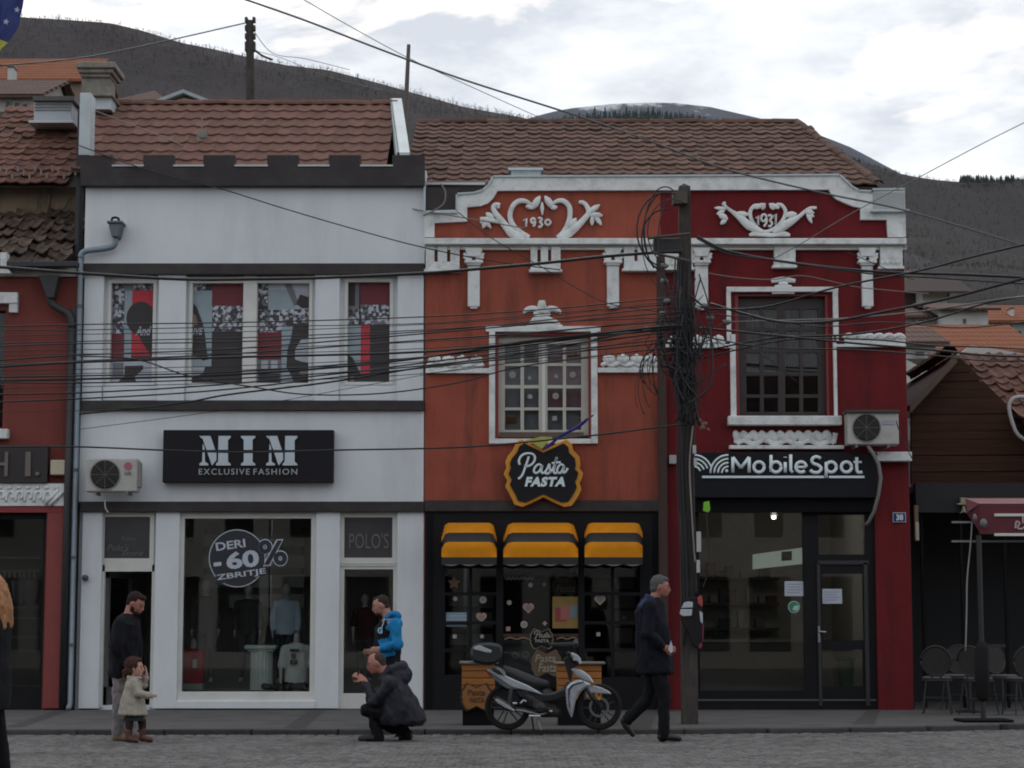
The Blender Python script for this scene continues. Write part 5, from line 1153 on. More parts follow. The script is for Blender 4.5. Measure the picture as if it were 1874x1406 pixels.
# roof: two slopes running back from the gable; the right slope shows its tiles
gA = P(1750, 646, 30.9)
def cafe_roof():
    ax, az = gA.x, gA.z; rf = None
    Lx, Lz = PX(1664,742,30.9), PZ(742,30.9)
    m_ = MB().ngon([(ax,30.9,az),(Lx,30.9,Lz),(Lx,36,Lz),(ax,36,az)], (0,0,-.08)); rf = m_.build('roof', M['tiledeck'], bR)
    MB().ngon([(ax,30.85,az),(Lx,30.85,Lz),(Lx,30.85,Lz-.13),(ax,30.85,az-.15)], (0,.06,0)).build('barge_board', simple('old_barge',(.12,.09,.07),.9), rf)
    Rx, Rz = PX(2100,850,30.6), PZ(850,30.6)
    # right slope falls towards the street and to the right
    Ye, Yr = 30.3, 33.4
    x0_, x1_ = ax-.15, ax+4.5
    Ze, Zr = PZ(795, Ye), PZ(652, Yr)
    MB().add([(ax-.3,Yr,Zr-.04),(ax+5,Yr,Zr-.04),(ax+5,Ye,Ze-.04),(ax+1.25,Ye,Ze-.04)],[(0,1,2,3)]).build('roof', M['tiledeck'], bR, recalc=False)
    slope_roof(rf, x0_, x1_, Ye, Ze, Yr, Zr, .30, .20, M['tile4'], inside=lambda x, t: x-ax > ((795-143*t)-650)*.992/124-.05, jitter=.05, amp=.04, seed=21)
    ridge_tiles(rf, (ax-.1,30.9,az+.02), (ax-.1,34.5,az+.02), M['tile4'])
cafe_roof()
# ================================================================ HOUSES BEYOND
def house(name, label, px0, px1, eave, base, Y, depth, ridge, wallm, roofm, wins=(), axis='x', chim=None, over=.35, group=None):
    X0, X1 = PX(px0, eave, Y), PX(px1, eave, Y); ze, zb = PZ(eave, Y), PZ(base, Y)
    t = thing(name, label, 'house', ((X0+X1)/2, Y, zb), group)
    m_ = MB()
    if axis == 'x':      # ridge runs left-right
        zr = PZ(ridge, Y+depth/2); m_.box(X0, X1, Y, Y+depth, zb, ze)
        m_.add([(X0,Y,ze),(X0,Y+depth,ze),(X0,Y+depth/2,zr-.1)],[(0,1,2)]); m_.add([(X1,Y,ze),(X1,Y+depth,ze),(X1,Y+depth/2,zr-.1)],[(2,1,0)]); m_.build('wall', wallm, t)
        ym = Y+depth/2; r_ = MB(); sl = (zr-ze)/(depth/2)
        r_.ngon([(X0-over,Y-over,ze-sl*over+.05),(X1+over,Y-over,ze-sl*over+.05),(X1+over-(0),ym,zr),(X0-over,ym,zr)], (0,0,.12)); r_.ngon([(X0-over,Y+depth+over,ze-sl*over+.05),(X1+over,Y+depth+over,ze-sl*over+.05),(X1+over,ym+.01,zr),(X0-over,ym+.01,zr)], (0,0,.12))
        ro_ = r_.build('roof', roofm, t)
    elif axis == 'hip':
        zr = PZ(ridge, Y+depth/2); ym = Y+depth/2; i = min(depth/2, (X1-X0)/2)*.95; m_.box(X0, X1, Y, Y+depth, zb, ze); m_.build('wall', wallm, t)
        o_ = over; V = [(X0-o_,Y-o_,ze),(X1+o_,Y-o_,ze),(X1+o_,Y+depth+o_,ze),(X0-o_,Y+depth+o_,ze),(X0+i,ym,zr),(X1-i,ym,zr)]
        ro_ = MB().add(V+[(x,y,z-.1) for x,y,z in V[:4]], [(0,1,5,4),(1,2,5),(2,3,4,5),(3,0,4),(0,6,7,1),(1,7,8,2),(2,8,9,3),(3,9,6,0),(6,9,8,7)]).build('roof', roofm, t)
    else:                # gable faces the street
        zr = PZ(ridge, Y); xm = (X0+X1)/2; m_.prism([(X0,zb),(X1,zb),(X1,ze),(xm,zr-.1),(X0,ze)], Y, Y+depth); m_.build('wall', wallm, t)
        r_ = MB(); sl = (zr-ze)/((X1-X0)/2)
        for s, Xe in ((-1, X0-over), (1, X1+over)): r_.ngon([(xm,Y-over,zr),(Xe,Y-over,ze-sl*over),(Xe,Y+depth,ze-sl*over),(xm,Y+depth,zr)], (0,0,.14))
        ro_ = r_.build('roof', roofm, t)
    for a, b, c, d in wins:
        f = MB().rbox(a, b, c, d, Y-.06, .05).build('window', simple('far_window_frame',(.45,.44,.42)), t); g = .12*(c-a)
        MB().rbox(a+g, b+g, c-g, d-g, Y-.08, .03).build('pane', simple('far_pane',(.03,.03,.035),.3), f)
    if chim:
        a, b, c, d, cy = chim; c_ = MB().rbox(a, b, c, d, cy, .7).build('chimney', simple('far_chimney',(.5,.5,.48)), ro_); MB().rbox(a-1, b-2, c+1, b, cy-.05, .8).build('chimney_cap', simple('far_cap',(.06,.06,.06)), c_)
    return t, ro_
oroof = mat('far_orange_roof', (.25,.080,.034), .9, .12, 1.2, dirt=(.2,.08,.05), dscale=.6, damt=.5); broof = mat('far_brown_roof', (.12,.07,.055), .9, .15, 1.5, dirt=(.07,.05,.04), dscale=.8, damt=.6)
def corr(m):   # pantile ribs across a far roof
    t = m.node_tree; n = t.nodes; l = t.links; b = n['Principled BSDF']; geo = n.new('ShaderNodeNewGeometry'); wv = n.new('ShaderNodeTexWave'); wv.inputs['Scale'].default_value = 1.6; wv.bands_direction = 'X'; l.new(geo.outputs['Position'], wv.inputs[0]); w2 = n.new('ShaderNodeTexWave'); w2.inputs['Scale'].default_value = 1.2; w2.bands_direction = 'Z'; l.new(geo.outputs['Position'], w2.inputs[0])
    a = n.new('ShaderNodeMath'); l.new(wv.outputs['Fac'], a.inputs[0]); l.new(w2.outputs['Fac'], a.inputs[1]); bp = n.new('ShaderNodeBump'); bp.inputs['Distance'].default_value = .06; l.new(a.outputs[0], bp.inputs['Height']); l.new(bp.outputs[0], b.inputs['Normal'])
corr(oroof); corr(broof)
w1 = simple('far_white_wall',(.55,.55,.53),.9,dirt=(.35,.34,.32)); w2_ = simple('far_tan_wall',(.24,.18,.15),.9); w3 = simple('far_grey_wall',(.28,.26,.24),.9)
t, r_ = house('house', 'house with broad orange roof and skylights at the upper left below the hill', -60, 150, 148, 260, 95, 9, 112, w2_, oroof, [(70,163,82,174),(86,163,98,174),(106,163,118,174)], chim=(14,123,24,146,92))
for a, b in ((59,128),(96,129)): MB().rbox(a-6, b, a+6, b+4, 97.6, .15).build('skylight', simple('skylight_glass',(.55,.6,.65),.2), r_)
house('house', 'low house with brown roof and three small windows at the left edge', -80, 62, 178, 250, 70, 8, 152, simple('far_cream_wall',(.42,.40,.38),.9), broof, [(9,184,20,197),(25,186,36,198),(40,188,51,199)])
house('house', 'small hipped brown roof house peeping over the red tiled roof', 228, 292, 186, 230, 90, 6, 166, w3, broof, axis='hip')
house('house', 'cream gabled house with pale roof edge peeping over the red tiled roof', 296, 378, 190, 240, 80, 8, 174, simple('far_yellow_wall',(.52,.43,.30),.9), simple('slate_edge',(.35,.40,.45),.6), axis='y')
t, r_ = house('house', 'white house with small black window on the right slope, half behind the power cables', 1722, 1808, 569, 660, 95, 8, 560, w1, broof, [(1762,583,1769,592)], over=.5)
house('house', 'grey-walled low house with one black window directly left of the white one', 1655, 1721, 582, 660, 96, 7, 566, w3, broof, [(1677,583,1694,590)])
house('house', 'white and brown chalet with overhanging roof close behind the dark red facade', 1688, 1733, 531, 640, 120, 7, 512, w1, simple('chalet_roof',(.05,.035,.03),.9), [(1696,533,1708,539)], axis='x', over=1.3)
house('house', 'brown timber house at the edge of the dark red wall, highest on the slope', 1640, 1692, 530, 640, 122, 8, 498, simple('timber_brown',(.09,.055,.045)), broof)
house('house', 'broad orange-roofed house below the white one on the right', 1662, 1885, 646, 720, 75, 9, 600, w3, oroof, [(1760,650,1775,660)])
house('house', 'orange-roofed house with brown chimney at the far right edge', 1800, 1990, 590, 700, 105, 9, 563, simple('far_green_wall',(.28,.32,.30),.9), oroof, [(1845,592,1856,605)], chim=(1850,565,1856,582,106))
house('house', 'low white building with flat eaves just right of the dark red wall', 1640, 1712, 632, 720, 60, 5, 606, w1, broof, [(1673,641,1694,654)])
house('shed', 'brown tiled shed roof in front of the orange-roofed house on the right', 1778, 1848, 652, 700, 50, 4, 632, simple('shed_brown',(.10,.06,.04)), simple('shed_roof',(.05,.03,.025)), axis='hip')
house('house', 'pale house with dark windows beyond the right gable', 1812, 1850, 612, 700, 86, 5, 602, simple('far_pale_green',(.35,.4,.38),.9), broof, [(1800,620,1812,632)])
# far poles
fp = thing('utility_pole', 'dark far utility pole with bracketed top rising behind the red tiled roof', 'pole', P(458,240,60))
m_ = MB(); m_.tube([P(459,250,60),P(457,38,60)], [.14,.11], 8); m_.build('shaft', M['poleM'], fp)
m_ = MB()
for y_ in (40,55,70,85,93): m_.tube([P(450,y_+2,60),P(466,y_,60)], .05, 6); m_.box(P(451,y_,60).x-.04,P(451,y_,60).x+.04,59.9,60.1,P(451,y_,60).z-.02,P(451,y_,60).z+.12); m_.box(P(465,y_,60).x-.04,P(465,y_,60).x+.04,59.9,60.1,P(465,y_,60).z-.02,P(465,y_,60).z+.12)
m_.build('brackets', M['pipedark'], fp)
fp = thing('antenna_mast', 'thin bare mast standing behind the roof junction', 'mast', P(741,220,38)); MB().tube([P(739,230,38),P(743,190,38),P(748,82,38)], [.05,.045,.035], 8).build('mast', simple('rusty_mast',(.10,.08,.07)), fp)
# ================================================================ OTHER SIDE OF THE STREET (seen in the glass)
for k, (x0, x1, h, c) in enumerate(((-26,-7.5,7.0,(.60,.58,.54)),(-7.4,-1.5,7.8,(.50,.47,.43)),(-1.4,5,6.8,(.62,.61,.58)),(5.1,24,7.4,(.50,.44,.38)))):
    lab = ['cream terrace house across the street behind the viewer, left end','brown terrace house across the street, second from left','white terrace house across the street, third from left','brick coloured terrace house across the street, right end'][k]
    t = thing('terrace_house', lab, 'house', ((x0+x1)/2,-4,0)); m_ = MB(); hs = []
    n_ = int((x1-x0)//1.8)
    for i in range(n_):
        cx = x0+(i+.5)*(x1-x0)/n_; hs.append((cx-.45,cx+.45,4.0,5.5)); hs.append((cx-.65,cx+.65,.5,2.8))
    wall_holes(m_, x0, x1, 0, h, hs, -4, -4.3); m_.build('wall', simple('opp_wall%d'%k, c, .9), t); MB().box(x0-.1,x1+.1,-4.5,-3.7,h,h+.15).build('cornice', simple('opp_cornice',(.5,.5,.48)), t)
    MB().box(x0,x1,-4.6,-4.5,0,h).build('backing', M['dark'], t); m_ = MB(); m_.add([(x0,-3.6,h+.15),(x1,-3.6,h+.15),(x1,-8,h+2.2),(x0,-8,h+2.2)],[(0,1,2,3)]); m_.build('roof', broof, t, recalc=False)
# ================================================================ UTILITY POLE AND CABLES
YP = GY(1326, PH)
up = thing('utility_pole', 'tall dark weathered utility pole wrapped in cables between the orange and red facades', 'pole', P(1263,1325,YP))
pb = P(1263.5,1327,YP); pt = P(1253.5,340,YP)
m_ = MB(); K = 14
for i in range(K):        # square tapered post
    a, b = i/K, (i+1)/K
    def ring(t):
        c = Vector((pb.x+(pt.x-pb.x)*t, YP+.1, PH+(pt.z-PH)*t)); h = .098-.028*t; return [c+Vector((x*h,y*h,0)) for x,y in ((-1,-1),(1,-1),(1,1),(-1,1))]
    m_.add(ring(a)+ring(b), [(0,1,5,4),(1,2,6,5),(2,3,7,6),(3,0,4,7)] + ([(4,5,6,7)] if i == K-1 else []))
m_.build('shaft', M['poleM'], up)
c = Vector((pt.x,YP+.1,pt.z)); MB().add([c+Vector((x*.07,y*.07,0)) for x,y in ((-1,-1),(1,-1),(1,1),(-1,1))]+[c+Vector((0,0,.05))], [(0,1,4),(1,2,4),(2,3,4),(3,0,4)]).build('pole_cap', M['poleM'], up)
Yc = YP-.05
m_ = MB(); m_.rbox(1196, 436, 1248, 462, Yc, .10); m_.build('splice_box', simple('splice_dark',(.035,.033,.033),.7), up, bevel=.01)
m_ = MB(); m_.tube([P(1185,436,Yc-.1),P(1262,428,Yc-.1)], .02, 6); m_.tube([P(1190,462,Yc-.1),P(1262,478,Yc-.1)], .018, 6); m_.build('cross_arm', simple('rust_iron',(.08,.06,.05)), up)
m_ = MB(); m_.rbox(1232, 350, 1258, 372, Yc-.05, .2); m_.build('clamp', simple('rust_iron',(.08,.06,.05)), up)
for px, py in ((1216,487),(1216,515),(1222,552),(1214,575),(1184,603),(1290,560),(1300,582),(1330,590)):
    q = P(px,py,Yc-.08); MB().lathe([(.01,-.05),(.03,-.04),(.035,0),(.03,.03),(.012,.05)], q, 8, 'X').build('insulator', simple('insulator_grey',(.16,.16,.16),.5), up, smooth=True)
rnd = random.Random(31)
tg = MB()
def loop(cx, cy, rx, ry, a0, a1, dy, r, n=18):
    tg.tube([P(cx+rx*math.cos(math.radians(a0+(a1-a0)*i/n)), cy-ry*math.sin(math.radians(a0+(a1-a0)*i/n)), Yc+dy-.03*math.sin(i/n*3.1)) for i in range(n+1)], r, 5)
for k in range(7): loop(1225+rnd.uniform(-8,10), 430+rnd.uniform(-10,15), 45+rnd.uniform(-18,10), 70+rnd.uniform(-20,25), rnd.uniform(60,110), rnd.uniform(230,300), rnd.uniform(-.2,.05), rnd.uniform(.005,.011))
for k in range(95):      # hanging tangle
    x0 = rnd.gauss(1250,24); y0 = rnd.uniform(500,680); x1 = rnd.gauss(1254,13); y1 = rnd.uniform(620,785); xm = (x0+x1)/2+rnd.gauss(0,14); ym = (y0+y1)/2+rnd.uniform(-10,40)
    tg.tube([P(a.x,a.y,Yc-.05+rnd.uniform(-.22,.02)) if 0 else P(a.x,a.y,Yc-.05+dd) for dd in [rnd.uniform(-.2,.05)] for a in smoothpath([(x0,y0),(xm,ym),(x1,y1)],5)], rnd.choice((.004,.005,.007,.009,.014)), 5)
for k in range(26):
    x0 = rnd.uniform(1195,1310); y0 = rnd.uniform(600,650); tg.tube([P(a.x,a.y,Yc-.1) for a in smoothpath([(x0,y0),(x0+rnd.uniform(-20,20),y0-20),(rnd.uniform(1220,1290),rnd.uniform(540,640))],4)], .006, 5)
for k in range(9): loop(1205+rnd.uniform(-5,18), 690+rnd.uniform(-20,30), 25+rnd.uniform(-8,20), 55+rnd.uniform(-15,20), 90, rnd.uniform(200,265), -.1, rnd.uniform(.004,.01))
for x0, r in ((1245,.014),(1250,.02),(1258,.012),(1266,.016),(1240,.01)):   # cables running down the post
    tg.tube([P(a.x,a.y,Yc-.02) for a in smoothpath([(x0-4,470),(x0-6,560),(x0+rnd.uniform(-4,6),700),(x0+rnd.uniform(-3,5),860),(x0+5,1000),(x0+8,1150+rnd.uniform(-60,60))],5)], r, 6)
o_ = tg.build('cable_tangle', M['cable'], up, smooth=True); o_['kind'] = 'stuff'
m_ = MB(); m_.tube([P(a.x,a.y,Yc-.06) for a in smoothpath([(1268,780),(1262,850),(1266,940),(1270,1000),(1272,1030)],4)], .011, 6); m_.build('pale_cable', simple('cable_pale',(.28,.22,.2)), up, smooth=True)
m_ = MB(); 
for q in ((1268,815,1274,830),(1270,838,1276,852),(1275,973,1283,1010),(1275,1025,1281,1048)): m_.rbox(*q, Yc-.1, .05)
m_.build('cable_tag', simple('tag_white',(.45,.46,.46)), up)
m_ = MB(); m_.pprism([(1288,919),(1298,917),(1300,933),(1296,938),(1287,935)], Yc-.08, .04); m_.build('green_tag', simple('lime_tag',(.20,.50,.03)), up)
MB().tube([P(a.x,a.y,Yc-.04) for a in smoothpath([(1292,937),(1296,990),(1299,1030),(1292,1060),(1286,1075)],4)], .008, 5).build('hanging_lead', M['cable'], up, smooth=True)
m_ = MB()
for k in range(16):
    x, y = 1284+rnd.uniform(-9,9), 777+rnd.uniform(-9,9); a = rnd.uniform(0,6.28); m_.pprism([(x,y),(x+6*math.cos(a)-2*math.sin(a),y+6*math.sin(a)+2*math.cos(a)),(x+9*math.cos(a),y+9*math.sin(a)),(x+6*math.cos(a)+2*math.sin(a),y+6*math.sin(a)-2*math.cos(a))], Yc-.05+rnd.uniform(-.05,.05), .004)
m_.build('dry_leaves', simple('dry_leaf',(.22,.18,.12)), up)
# second, thinner iron post close to the wall
q0, q1 = P(1216,1296,29.3), P(1212,470,29.3)
p2 = thing('iron_post', 'slim rusty brown iron post against the seam of the orange and red walls', 'post', (q0.x,29.3,PH)); MB().tube([(q0.x,29.3,PH+.005),(q0.x,29.3,q1.z)], .062, 8).build('shaft', simple('rusty_post',(.07,.045,.04),.9), p2)
# hanging jacket on the pole
bg_ = thing('hanging_jacket', 'dark jacket with white and red shoulder panels hanging on the utility pole', 'jacket', P(1265,1140,YP-.15))
Yb = YP-.14
m_ = MB(); m_.pprism([(1252,1098),(1262,1093),(1274,1094),(1283,1104),(1287,1125),(1288,1160),(1284,1184),(1276,1187),(1268,1182),(1262,1160),(1254,1150),(1247,1135),(1245,1118)], Yb, .11); m_.build('body', simple('jacket_black',(.018,.017,.02),.8), bg_, bevel=.012)
m_ = MB(); m_.pprism([(1252,1103),(1259,1101),(1268,1102),(1268,1112),(1247,1113)], Yb-.02, .03); m_.pprism([(1246,1115),(1267,1115),(1266,1127),(1250,1128),(1244,1124)], Yb-.02, .03); m_.pprism([(1280,1118),(1286,1122),(1286,1142),(1282,1138)], Yb-.02, .03); m_.build('white_panel', simple('panel_white',(.46,.50,.53)), bg_, bevel=.004)
m_ = MB(); m_.pprism([(1277,1093),(1284,1090),(1286,1100),(1285,1112),(1277,1104)], Yb-.02, .05); m_.build('collar', simple('collar_red',(.40,.06,.05)), bg_, bevel=.004); m_ = MB(); m_.pprism([(1279,1180),(1285,1176),(1284,1186),(1279,1187)], Yb-.02, .03); m_.pprism([(1286,1140),(1288,1145),(1287,1175),(1285.5,1175)],Yb-.01,.02); m_.build('cuff', simple('cuff_red',(.22,.03,.05)), bg_)
# overhead cables
CL = []
def cable(pts, r, label, Ys=None, col='cable', group='overhead cables along the street', name='overhead_cable'):
    Ys = Ys or [YP-.1]; n_ = len(pts); o = []
    for i, (a, b) in enumerate(pts):
        Yv = Ys[0]+(Ys[-1]-Ys[0])*i/(n_-1) if len(Ys) == 2 else (Ys[i] if len(Ys) == n_ else Ys[0]); o.append(P(a, b, Yv))
    m = MB().tube(smoothpath(o, 6), r, 5).build(name, M[col], smooth=True); tag(m, label, 'cable', group)
cable([(440,-4),(560,38),(700,92),(840,143),(1000,194),(1075,218),(1200,262),(1330,310),(1500,352),(1660,386),(1874,450),(1960,478)], .013, 'thick grey cable crossing the whole sky from the top left down to the right gable', [24,27], 'cableg')
cable([(550,-4),(640,48),(745,105),(860,158),(960,203),(1010,225)], .006, 'thin pale cable high in the sky beside the thick one', [26,34], 'cableg')
cable([(-10,121),(150,106),(300,76),(450,42)], .02, 'thin cable from the left edge up to the far pole top', [50,60])
cable([(465,58),(500,98),(560,108),(640,128)], .012, 'faint cable drooping right of the far pole', [60,75], 'cableg')
cable([(464,90),(480,102),(498,109)], .035, 'short dark cable stub hanging right of the far pole', [60,62])
cable([(463,92),(520,108),(600,140),(700,165)], .010, 'faint lower cable right of the far pole', [60,90], 'cableg')
cable([(166,200),(250,232),(370,280),(480,320),(600,352),(700,372),(780,387),(900,398)], .011, 'pale cable from the chimney across the parapet to the orange gable', [32,29.5], 'cable_b', )if 0 else None
M['cable_b'] = mat('pale_brown_cable', (.22,.18,.16), .6, .1)
cable([(166,200),(250,232),(370,280),(480,320),(600,352),(700,372),(780,387),(880,404),(960,418)], .009, 'pale brown cable from the chimney foot across the dark parapet', [31.5,29.4], 'cable_b')
cable([(145,266),(165,274),(290,318),(398,344),(520,382),(650,420),(770,452),(900,478),(1025,494)], .009, 'black cable slanting down across the upper white wall', [30,29.2])
cable([(-10,488),(145,500),(330,511),(450,511),(600,508),(775,500),(900,490),(1000,481),(1100,470),(1190,463),(1245,460)], .021, 'thickest black cable sagging along the top of the upper windows', [YP-.1])
cable([(1275,432),(1300,446),(1340,462),(1450,481),(1600,497),(1750,502),(1880,508)], .018, 'thick black cable leaving the pole to the right under the 1931 gable', [YP-.1])
cable([(1275,436),(1330,464),(1400,474),(1600,502),(1700,508),(1880,520)], .010, 'thinner cable just under the thick one right of the pole', [YP-.15])
cable([(1290,566),(1400,562),(1530,526),(1680,496),(1780,470),(1890,444)], .013, 'cable rising from the pole tangle to the right edge, uppermost', [YP-.1,22])
cable([(1300,556),(1420,588),(1520,588),(1620,570),(1740,545),(1890,505)], .017, 'thick cable rising from the dark red window to the right edge', [YP-.1,22])
cable([(1330,590),(1450,586),(1560,582),(1700,568),(1830,548),(1890,542)], .010, 'thin cable rising gently right of the dark red window', [YP-.1,22], 'cableg')
cable([(1300,640),(1420,618),(1560,612),(1690,590),(1800,556),(1890,540)], .012, 'cable crossing the string course of the red wall towards the orange roofs', [YP-.1,23])
cable([(1290,655),(1440,622),(1600,622),(1700,632),(1820,636),(1890,640)], .010, 'upper of the cables crossing the far orange roofs', [YP-.1,23])
cable([(1280,600),(1400,612),(1560,628),(1700,640),(1800,650),(1890,653)], .014, 'middle cable crossing the far orange roofs', [YP-.1,23])
cable([(1285,615),(1400,636),(1560,640),(1700,650),(1800,660),(1890,660)], .009, 'lower cable crossing the far orange roofs', [YP-.1,23])
cable([(1290,575),(1400,584),(1500,598),(1620,590),(1760,600),(1890,588)], .008, 'thin cable hanging across the dark red window panes', [YP-.1,24], 'cable')
cable([(1296,500),(1340,507),(1410,512),(1470,505),(1560,524),(1610,530),(1700,538)], .008, 'pinkish pale cable running under the red cornice', [29.5,29.6], 'cable_b')
cable([(1880,222),(1800,262),(1700,315),(1560,390),(1470,444),(1416,474)], .006, 'hair-thin pale cable climbing to the right edge in front of the hill', [24,29.5], 'cableg')
cable([(1552,462),(1640,500),(1672,512)], .007, 'short cable slanting over the right capital', [29.4,29.3])
grp = [ # the bundle crossing white and orange facades towards the pole
 ([(-10,598),(145,594),(450,590),(775,580),(1000,566),(1190,548),(1248,544)], .008),
 ([(-10,604),(145,604),(450,598),(775,592),(1000,574),(1190,560),(1248,556)], .006),
 ([(-10,628),(145,625),(450,618),(775,604),(1000,590),(1200,582),(1248,578)], .007),
 ([(-10,634),(145,629),(420,626),(700,612),(900,596),(1185,566),(1248,562)], .008),
 ([(-10,660),(145,650),(400,640),(640,622),(900,600),(1190,575),(1248,571)], .009),
 ([(-10,668),(145,661),(420,648),(700,628),(960,610),(1190,590),(1248,586)], .010),
 ([(-10,672),(145,663),(420,654),(775,644),(1000,622),(1190,600),(1248,596)], .015),
 ([(-10,690),(145,688),(400,682),(640,666),(900,640),(1190,602),(1248,598)], .010),
 ([(-10,697),(145,694),(420,686),(700,664),(960,628),(1190,606),(1248,602)], .014),
 ([(-10,700),(145,701),(400,694),(700,676),(960,650),(1190,624),(1248,620)], .009),
 ([(-10,722),(145,719),(350,708),(600,686),(900,648),(1190,612),(1248,608)], .010),
 ([(-10,736),(145,730),(380,716),(640,688),(900,660),(1190,630),(1248,626)], .010),
 ([(145,758),(330,738),(420,722),(600,700),(775,672),(1000,640),(1190,600),(1248,596)], .012),
 ([(145,652),(250,658),(345,688),(460,708),(560,722),(700,720),(840,700),(960,670),(1190,640),(1248,636)], .009),
 ([(145,786),(330,762),(480,740),(700,700),(900,668),(1190,650),(1248,646)], .004)]
glab = ['black cable of the bundle that crosses the white facade at poster height, uppermost','second cable down of the bundle across the upper posters','thin cable of the bundle through the middle of the posters','cable just under the thin one through the middle of the posters',
 'cable of the bundle reaching the left wall at the posters lower third','slightly thicker cable just below the lower third one','thickest cable of the bundle, crossing the lower part of the posters','cable along the bottom edge of the posters','second thick cable of the bundle, at the posters bottom edge','cable immediately below the second thick one',
 'cable over the sill band under the posters','lowest straight cable, just above the dark middle band','cable rising from the dark middle band towards the pole','cable with the deep sag crossing the others below the posters','hair-thin cable rising from the white wall over the MIM sign']
for (pts, r), lb in zip(grp, glab): cable(pts, r, lb, [YP-.3+random.uniform(-.1,.25)])
cable([(-10,818),(145,818),(298,824),(450,828),(610,824),(775,821),(900,815),(1085,797),(1205,782),(1258,776)], .011, 'lone black cable in front of the MIM sign lettering', [YP-.2])
cable([(-10,754),(140,752),(300,744),(500,735)], .004, 'hair-thin cable just under the middle dark band on the left', [YP-.2])
cable([(1170,385),(1190,402),(1240,410),(1330,470)], .004, 'tiny pale cable beside the pole top', [28,YP], 'cableg') if 0 else None
cable([(1280,600),(1340,640),(1380,640),(1460,700)], .006, 'thin cable drooping across the lower panes of the dark red window', [YP-.1,29.5])
cable([(775,395),(810,375),(815,352),(806,336)], .012, 'pale twisted lead hanging on the dark flashing at the left end of the gable', [29.7], 'cable_b')
cable([(838,388),(900,436),(1000,494),(1060,530),(1115,556),(1200,570),(1246,575)], .007, 'thin cable slanting from the gable corner over the orange wall', [29.6,28.8])
cable([(1640,770),(1650,800),(1672,845)], .008, 'short cable from the right air conditioner down to the cornice stub', [29.4])
for k_, (ya_, yb_, yc_) in enumerate(((612,600,556),(640,632,586),(676,660,604),(684,668,612),(708,690,618),(648,644,596))):
    cable([(-10,ya_+3),(145,ya_),(450,(ya_+yb_)/2+1),(775,yb_-6),(1000,(yb_+yc_)/2),(1190,yc_),(1248,yc_-4)], .005, ['topmost hair-thin cable of the bundle, level with the poster heads','hair-thin cable halfway down the posters','hair-thin cable near the bottom edge of the posters','hair-thin cable just above the bottom edge of the posters, next to a thick one','lowest hair-thin cable, on the white sill below the posters','hair-thin cable a hand below the one halfway down the posters'][k_], [YP-.1-.05*k_])
# ================================================================ FLAGS
fl = thing('flag', 'rolled blue and yellow flag leaning out above the bow-tie sign', 'flag', P(993,822,29.7))
a, b = P(993,821,29.75), P(1086,760,28.9); MB().tube([a, b], .012, 6).build('flag_pole', simple('pole_red_brown',(.22,.10,.09)), fl)
m_ = MB(); pts = [a.lerp(b, t) for t in (0,.15,.3,.5,.7,.88)]; pts = [p+Vector((0,-.02,-.01-.02*math.sin(i*2))) for i, p in enumerate(pts)]; m_.tube(smoothpath(pts,4), [.02,.055,.06,.05,.045,.02], 8); m_.build('cloth', simple('flag_blue',(.02,.03,.30),.7), fl, smooth=True)
m_ = MB(); m_.pprism([(959,807),(990,799),(1012,800),(1000,812),(992,822),(975,812)], 29.68, .02); m_.build('cloth_corner', simple('flag_lime',(.42,.42,.10),.7), fl)
ff = thing('flag', 'large drooping blue flag with white star and yellow edge at the top left corner', 'flag', P(5,60,14))
m_ = MB(); rows = 14; cols = 8; vs = []
edge = [(44,-10),(42,0),(40,8),(36,20),(33,30),(30,42),(26,50),(22,60),(18,68),(14,78),(10,86),(7,94),(4,102),(-2,112)]
for i, (ex, ey) in enumerate(edge):
    for j in range(cols+1):
        t = j/cols; vs.append(P(ex-t*90, ey, 14)+Vector((0, .10*math.sin(t*14+i*.35)*(.3+i/rows), 0)))
m_.v = [tuple(v) for v in vs]; fs = [(i*(cols+1)+j, i*(cols+1)+j+1, (i+1)*(cols+1)+j+1, (i+1)*(cols+1)+j) for i in range(rows-1) for j in range(cols)]
n0 = len(m_.v); m_.v += [tuple(Vector(v)+Vector((0,.006,0))) for v in vs]
for f in fs:
    row = f[0]//(cols+1)
    k_ = 1 if (row > 8 and (f[0] % (cols+1)) < 1+ (row-8)//3) else 0
    m_.f.append(list(f)); m_.m.append(k_); m_.f.append([x+n0 for x in f][::-1]); m_.m.append(k_)
m_.build('cloth', [simple('flag_navy',(.025,.045,.20),.7), simple('flag_yellow',(.50,.50,.06),.7)], ff, recalc=False, smooth=True)
def star3(cx, cy, r, Y, m):
    m.pprism([(cx+(r if i%2==0 else r*.42)*math.sin(i*math.pi/5+.2), cy-(r if i%2==0 else r*.42)*math.cos(i*math.pi/5+.2)) for i in range(10)], Y, .004)
m_ = MB(); star3(11,40,6,13.88,m_); star3(31,18,6,13.88,m_); m_.build('star', simple('flag_white',(.45,.48,.55)), ff)
MB().tube([P(-40,112,14),P(-44,-30,14)], .02, 8).build('flag_pole', simple('pole_red_brown',(.22,.10,.09)), ff)
